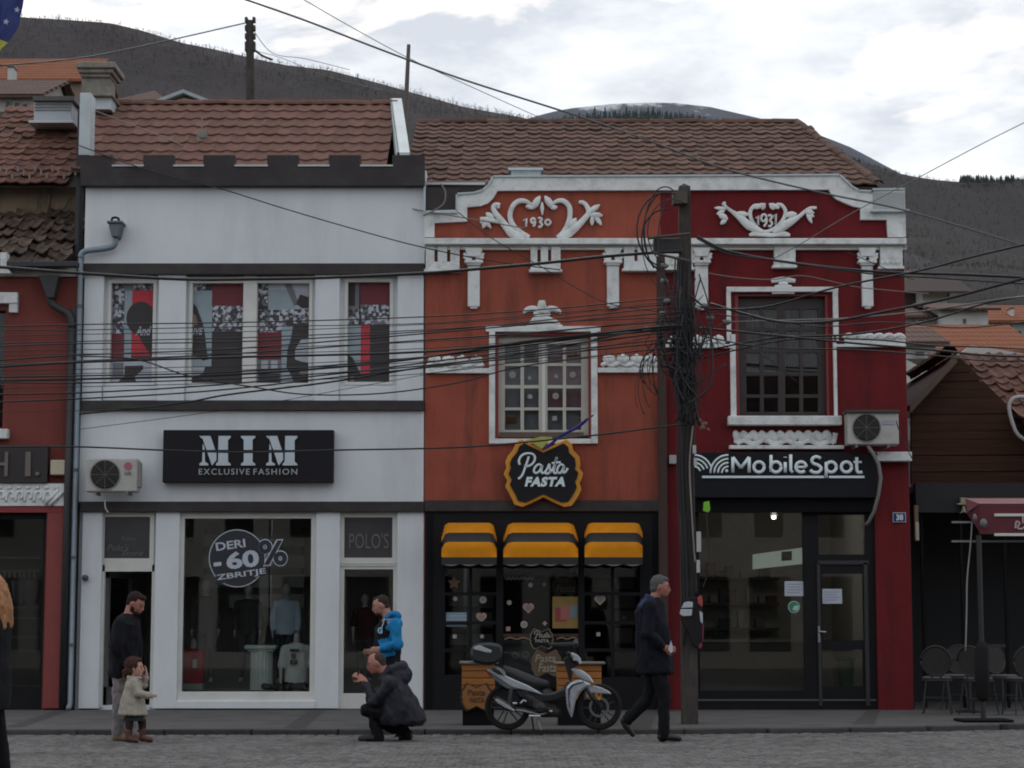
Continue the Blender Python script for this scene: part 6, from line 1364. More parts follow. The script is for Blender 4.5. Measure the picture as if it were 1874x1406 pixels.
# ================================================================ PEOPLE
def remesh(mb, name, mats, vox, parent, disp=0, dscale=10, smooth_it=3, seed=0):
    me = bpy.data.meshes.new(name); me.from_pydata(mb.v, [], mb.f); me.update()
    bm = bmesh.new(); bm.from_mesh(me); bmesh.ops.recalc_face_normals(bm, faces=bm.faces); bm.to_mesh(me); bm.free()
    mi = mb.m; cents = [p.center.copy() for p in me.polygons]
    o = bpy.data.objects.new(name, me); sc.collection.objects.link(o)
    md = o.modifiers.new('remesh', 'REMESH'); md.mode = 'VOXEL'; md.voxel_size = vox; md.adaptivity = 0
    ms = o.modifiers.new('smooth', 'SMOOTH'); ms.iterations = smooth_it; ms.factor = .5
    new = bpy.data.meshes.new_from_object(o.evaluated_get(bpy.context.evaluated_depsgraph_get()))
    bpy.data.objects.remove(o); bpy.data.meshes.remove(me); new.name = name
    if disp:
        ns_ = [v.normal.copy() for v in new.vertices]
        for v, nn in zip(new.vertices, ns_):
            p = v.co; q = Vector((p.x*dscale, p.y*dscale, p.z*dscale*.75+p.x*3)); k = noise.noise(q+Vector((seed,0,0)))+.5*noise.noise(q*2.3)
            v.co += nn*disp*k
    new.materials.clear()
    for m in mats: new.materials.append(m)
    if len(mats) > 1:
        kd = kdtree.KDTree(len(cents))
        for i, c in enumerate(cents): kd.insert(c, i)
        kd.balance()
        for p in new.polygons: p.material_index = mi[kd.find(p.center)[1]]
    new.polygons.foreach_set('use_smooth', [True]*len(new.polygons)); new.update()
    return link(bpy.data.objects.new(name, new), parent)
def limb(mb, pts, rs, n=10):
    pts = [Vector(p) for p in pts]; mb.tube(pts, rs, n)
    rr = rs if isinstance(rs, (list, tuple)) else [rs]*len(pts)
    if len(rr) != len(pts): rr = [rr[0]+(rr[-1]-rr[0])*i/(len(pts)-1) for i in range(len(pts))]
    for p, r in zip(pts, rr): mb.ball(p, r, r, r, n, 6)
def loftz(mb, rings, n=16):
    """rings: (centre, front-back radius, lateral radius)"""
    base = len(mb.v)
    for c, a, b in rings:
        for j in range(n): an = 2*math.pi*j/n; mb.v.append((c[0]+a*math.cos(an), c[1]+b*math.sin(an), c[2]))
    for i in range(len(rings)-1):
        for j in range(n): mb.f.append([base+i*n+j, base+i*n+(j+1)%n, base+(i+1)*n+(j+1)%n, base+(i+1)*n+j]); mb.m.append(mb.cm)
    mb.f.append([base+j for j in range(n)]); mb.m.append(mb.cm); k = base+(len(rings)-1)*n; mb.f.append([k+j for j in range(n)]); mb.m.append(mb.cm)
def RY(a): return Matrix.Rotation(a, 3, 'Y')
def make_head(mb, c, f, tilt, k=1.0, yaw=0):
    """skull, jaw, nose, brow, lips, ear; f is the facing (+1 right), tilt > 0 looks down"""
    q = Matrix.Rotation(yaw, 3, 'Z') @ RY(tilt*f)
    def W(x, y, z): return c + q @ Vector((x*f*k, y*k, z*k))
    mb.ball(c, .097*k, .076*k, .108*k, 16, 12, q); mb.ball(W(.012,0,-.035), .082*k, .066*k, .085*k, 14, 10, q); mb.ball(W(.045,0,-.075), .048*k, .045*k, .042*k, 12, 8, q)
    mb.ball(W(.075,0,-.088), .022*k, .024*k, .018*k, 8, 6, q); mb.ball(W(.082,0,.018), .018*k, .05*k, .014*k, 10, 6, q)
    limb(mb, [W(.088,0,.010), W(.103,0,-.018), W(.112,0,-.034)], [.010*k,.012*k,.014*k], 8)
    mb.ball(W(.092,0,-.058), .013*k, .024*k, .007*k, 8, 5, q); mb.ball(W(.090,0,-.070), .013*k, .022*k, .008*k, 8, 5, q)
    for s in (-1, 1): mb.ball(W(-.008, s*.078, -.008), .020*k, .010*k, .032*k, 8, 6, q); mb.ball(W(.062, s*.038, -.03), .025*k,.022*k,.025*k, 8, 6, q)
    return W, q
def make_hand(mb, w_, d, up, k=1.0, curl=.5, side=1):
    """palm and five fingers; d = pointing direction, up = back-of-hand direction"""
    d = Vector(d).normalized(); up = Vector(up); up = (up-d*up.dot(d)).normalized(); lat = d.cross(up)*side; w_ = Vector(w_)
    for t in (.15,.45,.75): 
        for s in (-.6, 0, .6): mb.ball(w_+d*.095*k*t+lat*s*.036*k, .017*k, .017*k, .017*k, 8, 5)
    for i, (s, ln) in enumerate(((-.95,.058),(-.32,.070),(.32,.076),(.95,.068))):
        b0 = w_+d*.085*k+lat*s*.030*k; a = curl*1.1; p1 = b0+(d*math.cos(a*.5)-up*math.sin(a*.5))*ln*k*.5; p2 = p1+(d*math.cos(a*1.6)-up*math.sin(a*1.6))*ln*k*.5
        limb(mb, [b0,p1,p2], [.0098*k,.0092*k,.008*k], 7)
    b0 = w_+d*.03*k+lat*.034*k; limb(mb, [b0, b0+(d*.6+lat*.7-up*.3)*.035*k, b0+(d*1.3+lat*.75-up*.7)*.045*k], [.014*k,.011*k,.009*k], 7)
def leg_shoe(mb, ank, toe, k=1.0, h=.035):
    ank, toe = Vector(ank), Vector(toe); d = toe-ank; heel = ank-Vector((d.x,d.y,0)).normalized()*.04*k
    return limb(mb, [heel+Vector((0,0,-.03*k)), ank.lerp(toe,.45)+Vector((0,0,-.012*k)), toe], [.042*k,.043*k,.034*k], 10)
def person_root(label, px, py, Y, z=0.0, grp=None):
    q = P(px, py, Y); return thing('person', label, 'person', (q.x, Y, z), grp)
EYE = simple('eye_dark', (.02,.015,.012), .3)
def eyes(W, q, par, k=1.0):
    m = MB()
    for s in (-1, 1): m.ball(W(.084, s*.030, -.008), .009*k, .012*k, .006*k, 8, 6, q)
    m.build('eyes', EYE, par, smooth=True)
    m = MB()
    for s in (-1, 1): limb(m, [W(.088, s*.016, .018), W(.086, s*.034, .023), W(.074, s*.052, .016)], [.0045*k,.0055*k,.0035*k], 6)
    m.build('eyebrows', simple('eyebrow_dark', (.05,.035,.03), .9), par, smooth=True)
    m = MB(); limb(m, [W(.098, -.020, -.063), W(.106, 0, -.063), W(.098, .020, -.063)], [.004*k,.0055*k,.004*k], 6); m.build('lips', simple('lip_red', (.26,.09,.08), .6), par, smooth=True)
# ---- walking man
def walker():
    Y = GY(1358, 0); r = person_root('grey-haired man in dark navy coat striding past the utility pole', 1215, 1358, Y); f = 1
    J = lambda x, y, d=0: P(x, y, Y+d)
    hd = J(1208,1073); b = MB(); W, q = make_head(b, hd, f, .12)
    limb(b, [W(-.02,0,-.06), J(1196,1098), J(1195,1112)], [.058,.060,.075])
    loftz(b, [(J(1195,1108),.09,.16),(J(1192,1125),.115,.19),(J(1194,1160),.11,.155),(J(1199,1195),.11,.15),(J(1203,1220),.11,.165)])
    aN = [J(1190,1112,-.20), J(1184,1160,-.26), J(1216,1186,-.20)]; aF = [J(1196,1112,.20), J(1200,1162,.22), J(1212,1194,.16)]
    limb(b, aN, [.048,.040,.030]); limb(b, aF, [.048,.040,.030]); make_hand(b, aN[-1], (1,-.1,-.15), (0,-1,0), curl=.9); make_hand(b, aF[-1], (1,0,.1), (0,1,0), curl=.9)
    lF = [J(1204,1218,-.09), J(1216,1282,-.09), J(1214,1341,-.09)]; lB = [J(1202,1218,.09), J(1184,1282,.10), J(1147,1318,.11)]
    for l_ in (lF, lB): limb(b, l_, [.080,.056,.040])
    limb(b, [lF[-1], J(1226,1351,-.09)], [.03,.020]); limb(b, [lB[-1], J(1152,1332,.11)], [.03,.020])
    remesh(b, 'body', [M['skin2']], .010, r); eyes(W, q, r)
    h = MB(); h.ball(W(-.022,0,.028), .092,.082,.098,16,12,q); h.ball(W(-.055,0,-.03), .055,.072,.06,12,8,q); h.ball(W(.02,0,.075), .07,.064,.04,12,8,q)
    remesh(h, 'hair', [mat('grey_hair',(.10,.097,.095),.9,.35,60)], .008, r, .004, 60)
    c = MB(); navy = simple('navy_coat',(.007,.008,.014),.85,var=.25,scale=4,bump=.004,bscale=25)
    loftz(c, [(J(1197,1093),.075,.075),(J(1193,1104),.130,.165),(J(1190,1120),.165,.23),(J(1193,1150),.185,.215),(J(1196,1185),.19,.20),(J(1199,1210),.20,.205),(J(1200,1230),.205,.21),(J(1200,1234),.19,.19)])
    limb(c, aN[:2]+[aN[1].lerp(aN[2],.85)], [.080,.066,.052]); limb(c, aF[:2]+[aF[1].lerp(aF[2],.85)], [.080,.066,.052])
    remesh(c, 'coat', [navy], .012, r, .020, 8, seed=2)
    k = MB(); k.tube([W(-.075,0,-.10), J(1182,1100)], [.05,.09], 12) ; c2 = MB(); limb(c2, [J(1184,1092,-.04), J(1196,1098,-.07), J(1209,1105,-.04)], [.032,.036,.024]); limb(c2, [J(1184,1092,.04), J(1196,1098,.07), J(1209,1105,.04)], [.032,.036,.024]); limb(c2, [J(1181,1104,-.08), J(1174,1112,-.16)], [.05,.04]); limb(c2, [J(1181,1104,.0), J(1174,1112,.0)], [.06,.05]); limb(c2,[J(1183,1098,-.06),J(1181,1100,.06)],.032); remesh(c2, 'collar', [simple('collar_blue',(.025,.035,.085),.8)], .01, r, .004, 20)
    t = MB(); loftz(t, [(J(1203,1205),.125,.175),(J(1203,1224),.12,.175)]); limb(t, lF, [.098,.074,.066]); limb(t, lB, [.098,.074,.060]); limb(t, [lF[2], J(1214,1345,-.09)], [.066,.068])
    remesh(t, 'trousers', [simple('black_trousers',(.007,.007,.008),.85)], .012, r, .016, 10, seed=5)
    for a_, t_ in ((lF[-1]+Vector((0,0,-.03)), J(1247,1354,-.09)), (lB[-1]+Vector((0,0,-.02)), J(1158,1345,.11))):
        s = MB(); 
        if a_ is not None and a_.z < .2: limb(s, [a_+Vector((-.03,0,-.012)), a_.lerp(t_,.5)+Vector((0,0,.0)), t_+Vector((-.02,0,.01))], [.042,.040,.030])
        else: limb(s, [a_+Vector((-.035,0,.02)), a_+Vector((-.01,0,-.04)), t_], [.042,.042,.028])
        remesh(s, 'shoe', [simple('black_shoe',(.012,.011,.011),.35)], .009, r)
    MB().pprism([(1228,1172),(1231,1183),(1232,1192),(1227,1196),(1223,1188)], Y-.26, .01).build('paper_slip', simple('slip_white',(.55,.58,.65)), r)
walker()
# ---- squatting man taking a photo
def squatter():
    Y = GY(1357, 0); r = person_root('ruddy balding man in puffy navy jacket squatting and holding up a phone', 705, 1357, Y); f = -1
    J = lambda x, y, d=0: P(x, y, Y+d)
    hd = J(689,1213); b = MB(); W, q = make_head(b, hd, f, .28)
    limb(b, [W(-.03,0,-.05), J(706,1234), J(714,1244)], [.064,.068,.08])
    loftz(b, [(J(736,1312),.14,.17),(J(732,1290),.13,.16),(J(724,1265),.13,.17),(J(716,1246),.11,.19),(J(712,1240),.08,.15)])
    aN = [J(713,1252,-.20), J(686,1284,-.20), J(668,1246,-.10)]; aF = [J(708,1252,.18), J(682,1280,.16), J(666,1244,.05)]
    limb(b, aN, [.050,.042,.030]); limb(b, aF, [.050,.042,.030]); make_hand(b, aN[-1], (-.75,.15,.55), (.4,-.7,.4), curl=1.0, k=1.08, side=-1); make_hand(b, aF[-1], (-.75,-.15,.55), (.4,.7,.4), curl=1.0, k=1.08, side=1)
    lN = [J(738,1314,-.11), J(675,1300,-.14), J(692,1343,-.12)]; lF = [J(738,1314,.10), J(690,1325,.13), J(744,1340,.12)]
    for l_ in (lN, lF): limb(b, l_, [.088,.060,.042])
    remesh(b, 'body', [M['skin2']], .010, r); eyes(W, q, r)
    h = MB(); h.ball(W(-.030,0,.020), .080,.080,.086,14,10,q); h.ball(W(-.06,0,-.035),.04,.066,.045,12,8,q); remesh(h, 'hair', [mat('cropped_hair',(.06,.045,.04),.9,.3,60)], .008, r, .003, 60)
    navy = simple('navy_puffer',(.007,.007,.015),.7,var=.2,scale=5)
    c = MB(); loftz(c, [(J(733,1326),.26,.25),(J(735,1318),.285,.27),(J(731,1300),.26,.27),(J(727,1280),.215,.265),(J(722,1262),.175,.255),(J(716,1246),.135,.23),(J(710,1236),.10,.13),(J(708,1231),.08,.09)])
    limb(c, [J(722,1262,0), J(762,1312,0)], [.16,.10]); limb(c, aN[:2]+[aN[1].lerp(aN[2],.8)], [.090,.078,.055]); limb(c, aF[:2]+[aF[1].lerp(aF[2],.8)], [.090,.078,.055])
    c.ball(J(722,1232,0), .12,.14,.10,14,10); c.ball(J(736,1222,0), .065,.12,.065,14,10); c.ball(J(726,1224,0), .09,.12,.07,14,10); c.ball(J(738,1238,0), .09,.15,.11,14,10); c.ball(J(730,1240,0), .12,.16,.12,14,10); limb(c,[J(702,1236,-.08),J(716,1226,-.10),J(730,1220,-.08)],[.035,.045,.05]); limb(c,[J(702,1236,.08),J(716,1226,.10),J(730,1220,.08)],[.035,.045,.05])
    remesh(c, 'puffer_jacket', [navy], .012, r, .024, 9, seed=1)
    t = MB(); 
    for l_ in (lN, lF): limb(t, l_+[l_[2]+Vector((.0,0,-.05))], [.105,.085,.066,.066])
    loftz(t, [(J(738,1328),.14,.17),(J(736,1300),.14,.18)]); remesh(t, 'trousers', [simple('black_trousers',(.007,.007,.008),.85)], .012, r, .018, 12, seed=7)
    for a_, t_ in ((lN[2], J(660,1353,-.12)), (lF[2], J(726,1353,.12))):
        s = MB(); limb(s, [Vector((a_.x+.03,a_.y,.045)), Vector(((a_.x+t_.x)/2,a_.y,.045)), Vector((t_.x,t_.y,.035))], [.044,.043,.034]); so = remesh(s, 'shoe', [simple('dark_shoe',(.018,.017,.018),.6)], .009, r)
    so2 = MB().box(J(706,1350).x, J(729,1350).x, Y-.02, Y+.06, .012, .045); so2.build('pale_sole', simple('sole_white',(.38,.38,.38)), r, bevel=.01)
    ph = thing('mobile_phone', 'small dark phone held up by the squatting man', 'phone', J(653,1236)); pp_ = J(655,1233,-.03); m = MB(); m.ngon([pp_+Vector((-.012,-.07,-.035)), pp_+Vector((-.012,.075,-.035)), pp_+Vector((.012,.075,.035)), pp_+Vector((.012,-.07,.035))], (.009,0,-.003)); m.build('case', simple('phone_black',(.02,.02,.022),.3), ph); MB().ball(pp_+Vector((-.014,.05,.015)),.005,.008,.008,8,5).build('lens', simple('lens',(.1,.1,.12),.1), ph)
squatter()
# ---- man in the blue hoodie
def hoodie():
    Y = 25.0; zg = PH; r = person_root('man in bright blue and black hoodie looking down behind the squatting man', 712, 1333, Y, PH); f = -1
    J = lambda x, y, d=0: P(x, y, Y+d)
    hd = J(697,1107); b = MB(); W, q = make_head(b, hd, f, .30, 1.0)
    limb(b, [W(-.03,0,-.05), J(709,1127), J(714,1136)], [.060,.062,.075])
    loftz(b, [(J(714,1222),.09,.14),(J(714,1190),.10,.14),(J(713,1160),.12,.17),(J(713,1140),.11,.19),(J(712,1132),.07,.12)])
    aN = [J(722,1143,-.20), J(727,1180,-.24), J(697,1188,-.20)]; aF = [J(706,1143,.18), J(700,1180,.2), J(684,1192,.10)]
    limb(b, aN, [.048,.040,.030]); limb(b, aF, [.048,.040,.030]); make_hand(b, aN[-1], (-1,.1,-.1), (0,-1,0), curl=.8, side=-1); make_hand(b, aF[-1], (-1,-.1,-.1), (0,1,0), curl=.8)
    zt = lambda x, z, d: Vector((J(x,1300).x, Y+d, z))
    lN = [J(714,1215,-.1), zt(712,.52,-.1), zt(716,.12,-.1)]; lF = [J(714,1215,.1), zt(708,.52,.1), zt(710,.12,.1)]
    for l_ in (lN, lF): limb(b, l_, [.066,.050,.036])
    remesh(b, 'body', [M['skin']], .010, r); eyes(W, q, r)
    h = MB(); h.ball(W(-.030,0,.030), .082,.080,.086,14,10,q); h.ball(W(-.055,0,-.03),.045,.070,.05,12,8,q); h.ball(W(.03,0,.085),.05,.05,.022,10,6,q); remesh(h, 'hair', [mat('dark_brown_hair',(.045,.03,.025),.9,.3,60)], .008, r, .005, 60)
    bd_ = MB(); bd_.ball(W(.055,0,-.088), .040,.046,.030,12,8,q); remesh(bd_, 'beard', [simple('stubble',(.07,.04,.035),.9)], .007, r)
    blue, blk = simple('hoodie_blue',(.015,.20,.44),.85,var=.1,scale=5), simple('hoodie_black',(.008,.009,.012),.9)
    c = MB(); c.cm = 1; loftz(c, [(J(712,1224),.15,.195),(J(710,1200),.155,.195),(J(708,1170),.155,.20),(J(710,1148),.14,.205),(J(711,1136),.10,.16)])
    c.cm = 0; limb(c, aN[:2]+[aN[1].lerp(aN[2],.9)], [.078,.072,.050]); limb(c, aF[:2]+[aF[1].lerp(aF[2],.9)], [.075,.066,.048]); limb(c, [J(726,1142,-.12),J(728,1142,.12)], .060)
    c.ball(J(722,1128,0), .095,.12,.050,14,10); limb(c, [J(706,1131,-.09), J(716,1125,-.10), J(727,1126,-.06)], [.026,.038,.045]); limb(c, [J(706,1131,.09), J(716,1125,.10), J(727,1126,.06)], [.026,.038,.045])
    remesh(c, 'hoodie', [blue, blk], .011, r, .018, 10, seed=3)
    g_ = MB(); text(g_, 'G', 691, 1148, 700, 1160, Y-.225, .012, bold=.05); g_.build('chest_letter', simple('letter_pale_blue',(.25,.5,.62)), r)
    ds = MB(); ds.tube([J(704,1133,-.13), J(700,1145,-.19), J(697,1153,-.21)], .005, 5); ds.build('drawstring', simple('string_white',(.5,.52,.5)), r)
    t = MB(); 
    for l_ in (lN, lF): limb(t, l_, [.100,.078,.066])
    loftz(t, [(J(714,1230),.13,.18),(J(714,1208),.13,.18)]); remesh(t, 'trousers', [simple('black_trousers',(.007,.007,.008),.85)], .013, r, .010, 12, seed=8)
    for l_ in (lN, lF): s = MB(); limb(s, [l_[2]+Vector((.03,0,-.012-.0)), l_[2]+Vector((-.08,0,-.015)), l_[2]+Vector((-.17,0,-.022))], [.045,.044,.034]); remesh(s, 'shoe', [simple('dark_shoe',(.018,.017,.018),.6)], .01, r)
hoodie()
# ---- bearded man by the open door
def bearded():
    Y = GY(1358, 0)+.15; r = person_root('bearded man in black sweater and pale patterned trousers by the open door', 225, 1358, Y); f = 1
    J = lambda x, y, d=0: P(x, y, Y+d)
    hd = J(249,1104); b = MB(); W, q = make_head(b, hd, f, .42, .98, yaw=-.3)
    limb(b, [W(-.035,0,-.05), J(237,1124), J(232,1134)], [.060,.062,.08])
    loftz(b, [(J(224,1236),.12,.17),(J(224,1205),.11,.155),(J(227,1165),.12,.18),(J(230,1140),.11,.20),(J(231,1130),.07,.12)])
    aN = [J(221,1142,-.22), J(214,1188,-.26), J(226,1224,-.20)]; aF = [J(244,1142,.2), J(252,1188,.22), J(250,1224,.2)]
    limb(b, aN, [.048,.040,.030]); limb(b, aF, [.048,.040,.030]); make_hand(b, aN[-1], (.3,.1,-1), (0,-1,0), curl=.5); make_hand(b, aF[-1], (.1,0,-1), (0,1,0), curl=.5)
    lN = [J(219,1232,-.10), J(219,1290,-.11), J(216,1341,-.10)]; lF = [J(232,1232,.10), J(234,1290,.11), J(240,1340,.1)]
    for l_ in (lN, lF): limb(b, l_, [.080,.056,.040])
    remesh(b, 'body', [M['skin2']], .010, r); eyes(W, q, r, .98)
    h = MB(); h.ball(W(-.026,0,.036), .090,.084,.090,14,10,q); h.ball(W(-.06,0,-.02),.045,.072,.05,12,8,q); h.ball(W(.045,0,.085),.055,.06,.03,10,6,q); dk = mat('dark_auburn_hair',(.030,.016,.014),.9,.3,60); remesh(h, 'hair', [dk], .008, r, .006, 50)
    bd_ = MB(); bd_.ball(W(.050,0,-.095), .050,.052,.036,12,8,q); bd_.ball(W(.01,-.055,-.065),.03,.018,.05,10,6,q); bd_.ball(W(.01,.055,-.065),.03,.018,.05,10,6,q); remesh(bd_, 'beard', [dk], .007, r, .004, 60)
    c = MB(); loftz(c, [(J(226,1240),.155,.20),(J(226,1232),.165,.215),(J(226,1200),.155,.20),(J(228,1165),.16,.22),(J(231,1143),.145,.235),(J(233,1131),.11,.15),(J(235,1125),.085,.09),(J(236,1122),.07,.075)])
    limb(c, aN[:2]+[aN[1].lerp(aN[2],.85)], [.078,.066,.046]); limb(c, aF[:2]+[aF[1].lerp(aF[2],.85)], [.078,.066,.046]); remesh(c, 'sweater', [simple('charcoal_sweater',(.011,.011,.015),.95,var=.2,scale=8)], .012, r, .018, 9, seed=4)
    cam_m = mat('patterned_trousers',(.23,.21,.21),.9,.1,4,dirt=(.09,.08,.085),dscale=13,damt=.9)
    t = MB(); loftz(t, [(J(224,1243),.115,.17),(J(224,1225),.11,.16)]); limb(t, lN+[J(215,1347,-.1)], [.088,.078,.064,.06]); limb(t, lF+[J(240,1346,.1)], [.088,.078,.064,.06]); remesh(t, 'trousers', [cam_m], .012, r, .016, 13, seed=6)
    for l_ in (lN, lF): s = MB(); a_ = l_[2]; limb(s, [Vector((a_.x-.03,a_.y,.05)), Vector((a_.x+.05,a_.y,.05)), Vector((a_.x+.13,a_.y-.03,.037))], [.046,.046,.036]); remesh(s, 'shoe', [simple('tan_shoe',(.24,.16,.09),.7)], .009, r)
bearded()
# ---- toddler
def toddler():
    Y = GY(1359, 0)-.1; r = person_root('toddler in cream coat and brown boots pointing towards the shop door', 248, 1359, Y); f = 1
    J = lambda x, y, d=0: P(x, y, Y+d)
    hd = J(247,1221); b = MB(); W, q = make_head(b, hd, f, .05, .88)
    limb(b, [W(-.01,0,-.06), J(243,1241)], [.042,.045]); loftz(b, [(J(244,1300),.075,.10),(J(244,1270),.075,.09),(J(244,1246),.06,.10),(J(244,1240),.04,.07)])
    aN = [J(246,1250,-.09), J(252,1269,-.13), J(274,1273,-.12)]; aF = [J(250,1248,.09), J(264,1254,.12), J(268,1234,.08)]
    limb(b, aN, [.034,.029,.022]); limb(b, aF, [.034,.029,.022]); make_hand(b, aN[-1], (1,0,-.05), (0,-1,0), k=.55, curl=.7); make_hand(b, aF[-1], (-.1,0,1), (1,0,0), k=.6, curl=.3)
    lN = [J(238,1302,-.05), J(237,1322,-.05), J(235,1345,-.05)]; lF = [J(254,1302,.05), J(260,1322,.05), J(261,1345,.05)]
    for l_ in (lN, lF): limb(b, l_, [.048,.040,.030])
    remesh(b, 'body', [simple('child_skin',(.50,.28,.21),.6)], .0065, r); eyes(W, q, r, .88)
    h = MB(); h.ball(W(-.030,0,.030), .092,.086,.092,14,10,q); h.ball(W(-.06,0,-.04),.060,.080,.075,12,8,q); h.ball(W(-.095,0,-.07),.045,.06,.06,10,8,q); h.ball(W(.03,0,.088),.05,.055,.028,10,6,q); remesh(h, 'hair', [mat('child_brown_hair',(.055,.025,.018),.85,.35,50)], .007, r, .009, 40)
    cream = simple('cream_coat',(.36,.32,.27),.9,var=.08,scale=12)
    c = MB(); loftz(c, [(J(243,1309),.158,.16),(J(243,1306),.165,.168),(J(243,1292),.140,.15),(J(243,1272),.112,.13),(J(244,1254),.092,.125),(J(245,1243),.07,.10),(J(246,1239),.055,.06)]); limb(c, [J(238,1304),J(261,1309)], [.09,.05])
    limb(c, aN[:2]+[aN[1].lerp(aN[2],.9)], [.052,.048,.040]); limb(c, aF[:2]+[aF[1].lerp(aF[2],.7)], [.052,.046,.038]); limb(c, [J(236,1240,-.05), J(246,1244,-.07), J(256,1241,-.03)], [.026,.030,.024]); limb(c, [J(236,1240,.05), J(246,1244,.07), J(256,1241,.03)], [.026,.030,.024])
    remesh(c, 'coat', [cream], .008, r, .010, 14, seed=2)
    sk = MB(); loftz(sk, [(J(246,1320),.115,.11),(J(246,1306),.11,.11)]); remesh(sk, 'skirt', [simple('dark_skirt',(.035,.04,.042),.9)], .008, r, .005, 14)
    t = MB(); 
    for l_ in (lN, lF): limb(t, l_, [.055,.046,.036])
    remesh(t, 'tights', [simple('maroon_tights',(.045,.022,.022),.9)], .008, r)
    for l_ in (lN, lF): s = MB(); a_ = l_[2]; limb(s, [Vector((a_.x,a_.y,.14)), Vector((a_.x,a_.y,.05)), Vector((a_.x+.09,a_.y-.02,.032))], [.042,.042,.031]); remesh(s, 'boot', [simple('brown_boot',(.10,.035,.025),.5)], .007, r)
toddler()
# ---- passer-by at the left edge
def near_person():
    Y = 16.6; r = person_root('passer-by in black coat with ginger hair, cut off by the left edge', -20, 1400, Y); f = -1
    J = lambda x, y, d=0: P(x, y, Y+d)
    hd = J(-20,1078); b = MB(); W, q = make_head(b, hd, f, 0)
    limb(b, [W(0,0,-.06), J(-18,1125)], [.055,.06]); z = lambda x, zz, d=0: Vector((J(x,1300).x, Y+d, zz))
    loftz(b, [(z(-22,.85),.13,.17),(z(-22,1.1),.12,.15),(z(-22,1.3),.12,.18),(z(-20,1.38),.08,.14)])
    aN = [z(-22,1.34,-.2), z(-14,1.08,-.24), z(-20,.86,-.22)]; aF = [z(-22,1.34,.2), z(-16,1.08,.24), z(-26,.86,.22)]
    limb(b, aN, [.046,.038,.028]); limb(b, aF, [.046,.038,.028]); make_hand(b, aN[-1], (0,0,-1), (0,-1,0)); make_hand(b, aF[-1], (0,0,-1), (0,1,0))
    lN = [z(-22,.86,-.1), z(-20,.48,-.1), z(-24,.09,-.1)]; lF = [z(-22,.86,.1), z(-12,.50,.1), z(4,.12,.1)]
    for l_ in (lN, lF): limb(b, l_, [.080,.056,.040])
    remesh(b, 'body', [M['skin']], .011, r); eyes(W, q, r)
    h = MB(); h.ball(W(-.02,0,.025), .108,.098,.112,14,10,q); limb(h, [W(-.06,0,-.02), J(4,1115), J(9,1140), J(10,1152)], [.10,.088,.068,.03]); limb(h, [W(-.05,-.05,-.02), J(0,1112,-.08), J(4,1148,-.1)], [.07,.06,.035]); remesh(h, 'hair', [mat('ginger_hair',(.33,.15,.06),.7,.3,40,stretch=(1,1,.2))], .010, r, .010, 24)
    c = MB(); loftz(c, [(z(-26,.58),.19,.22),(z(-24,.75),.19,.215),(z(-22,1.0),.165,.19),(z(-22,1.25),.165,.22),(z(-20,1.36),.12,.19),(z(-19,1.41),.07,.08)]); limb(c, aN, [.075,.062,.048]); limb(c, aF, [.075,.062,.048]); remesh(c, 'coat', [simple('black_coat',(.012,.012,.015),.85)], .014, r, .012, 8)
    t = MB(); 
    for l_ in (lN, lF): limb(t, l_, [.09,.072,.06])
    remesh(t, 'trousers', [simple('black_trousers',(.007,.007,.008),.85)], .013, r, .008, 12)
    for l_ in (lN, lF): s = MB(); a_ = l_[2]; limb(s, [Vector((a_.x+.03,a_.y,.045)), Vector((a_.x-.06,a_.y,.045)), Vector((a_.x-.14,a_.y,.035))], [.042,.042,.032]); remesh(s, 'shoe', [simple('dark_shoe',(.018,.017,.018),.6)], .01, r)
near_person()
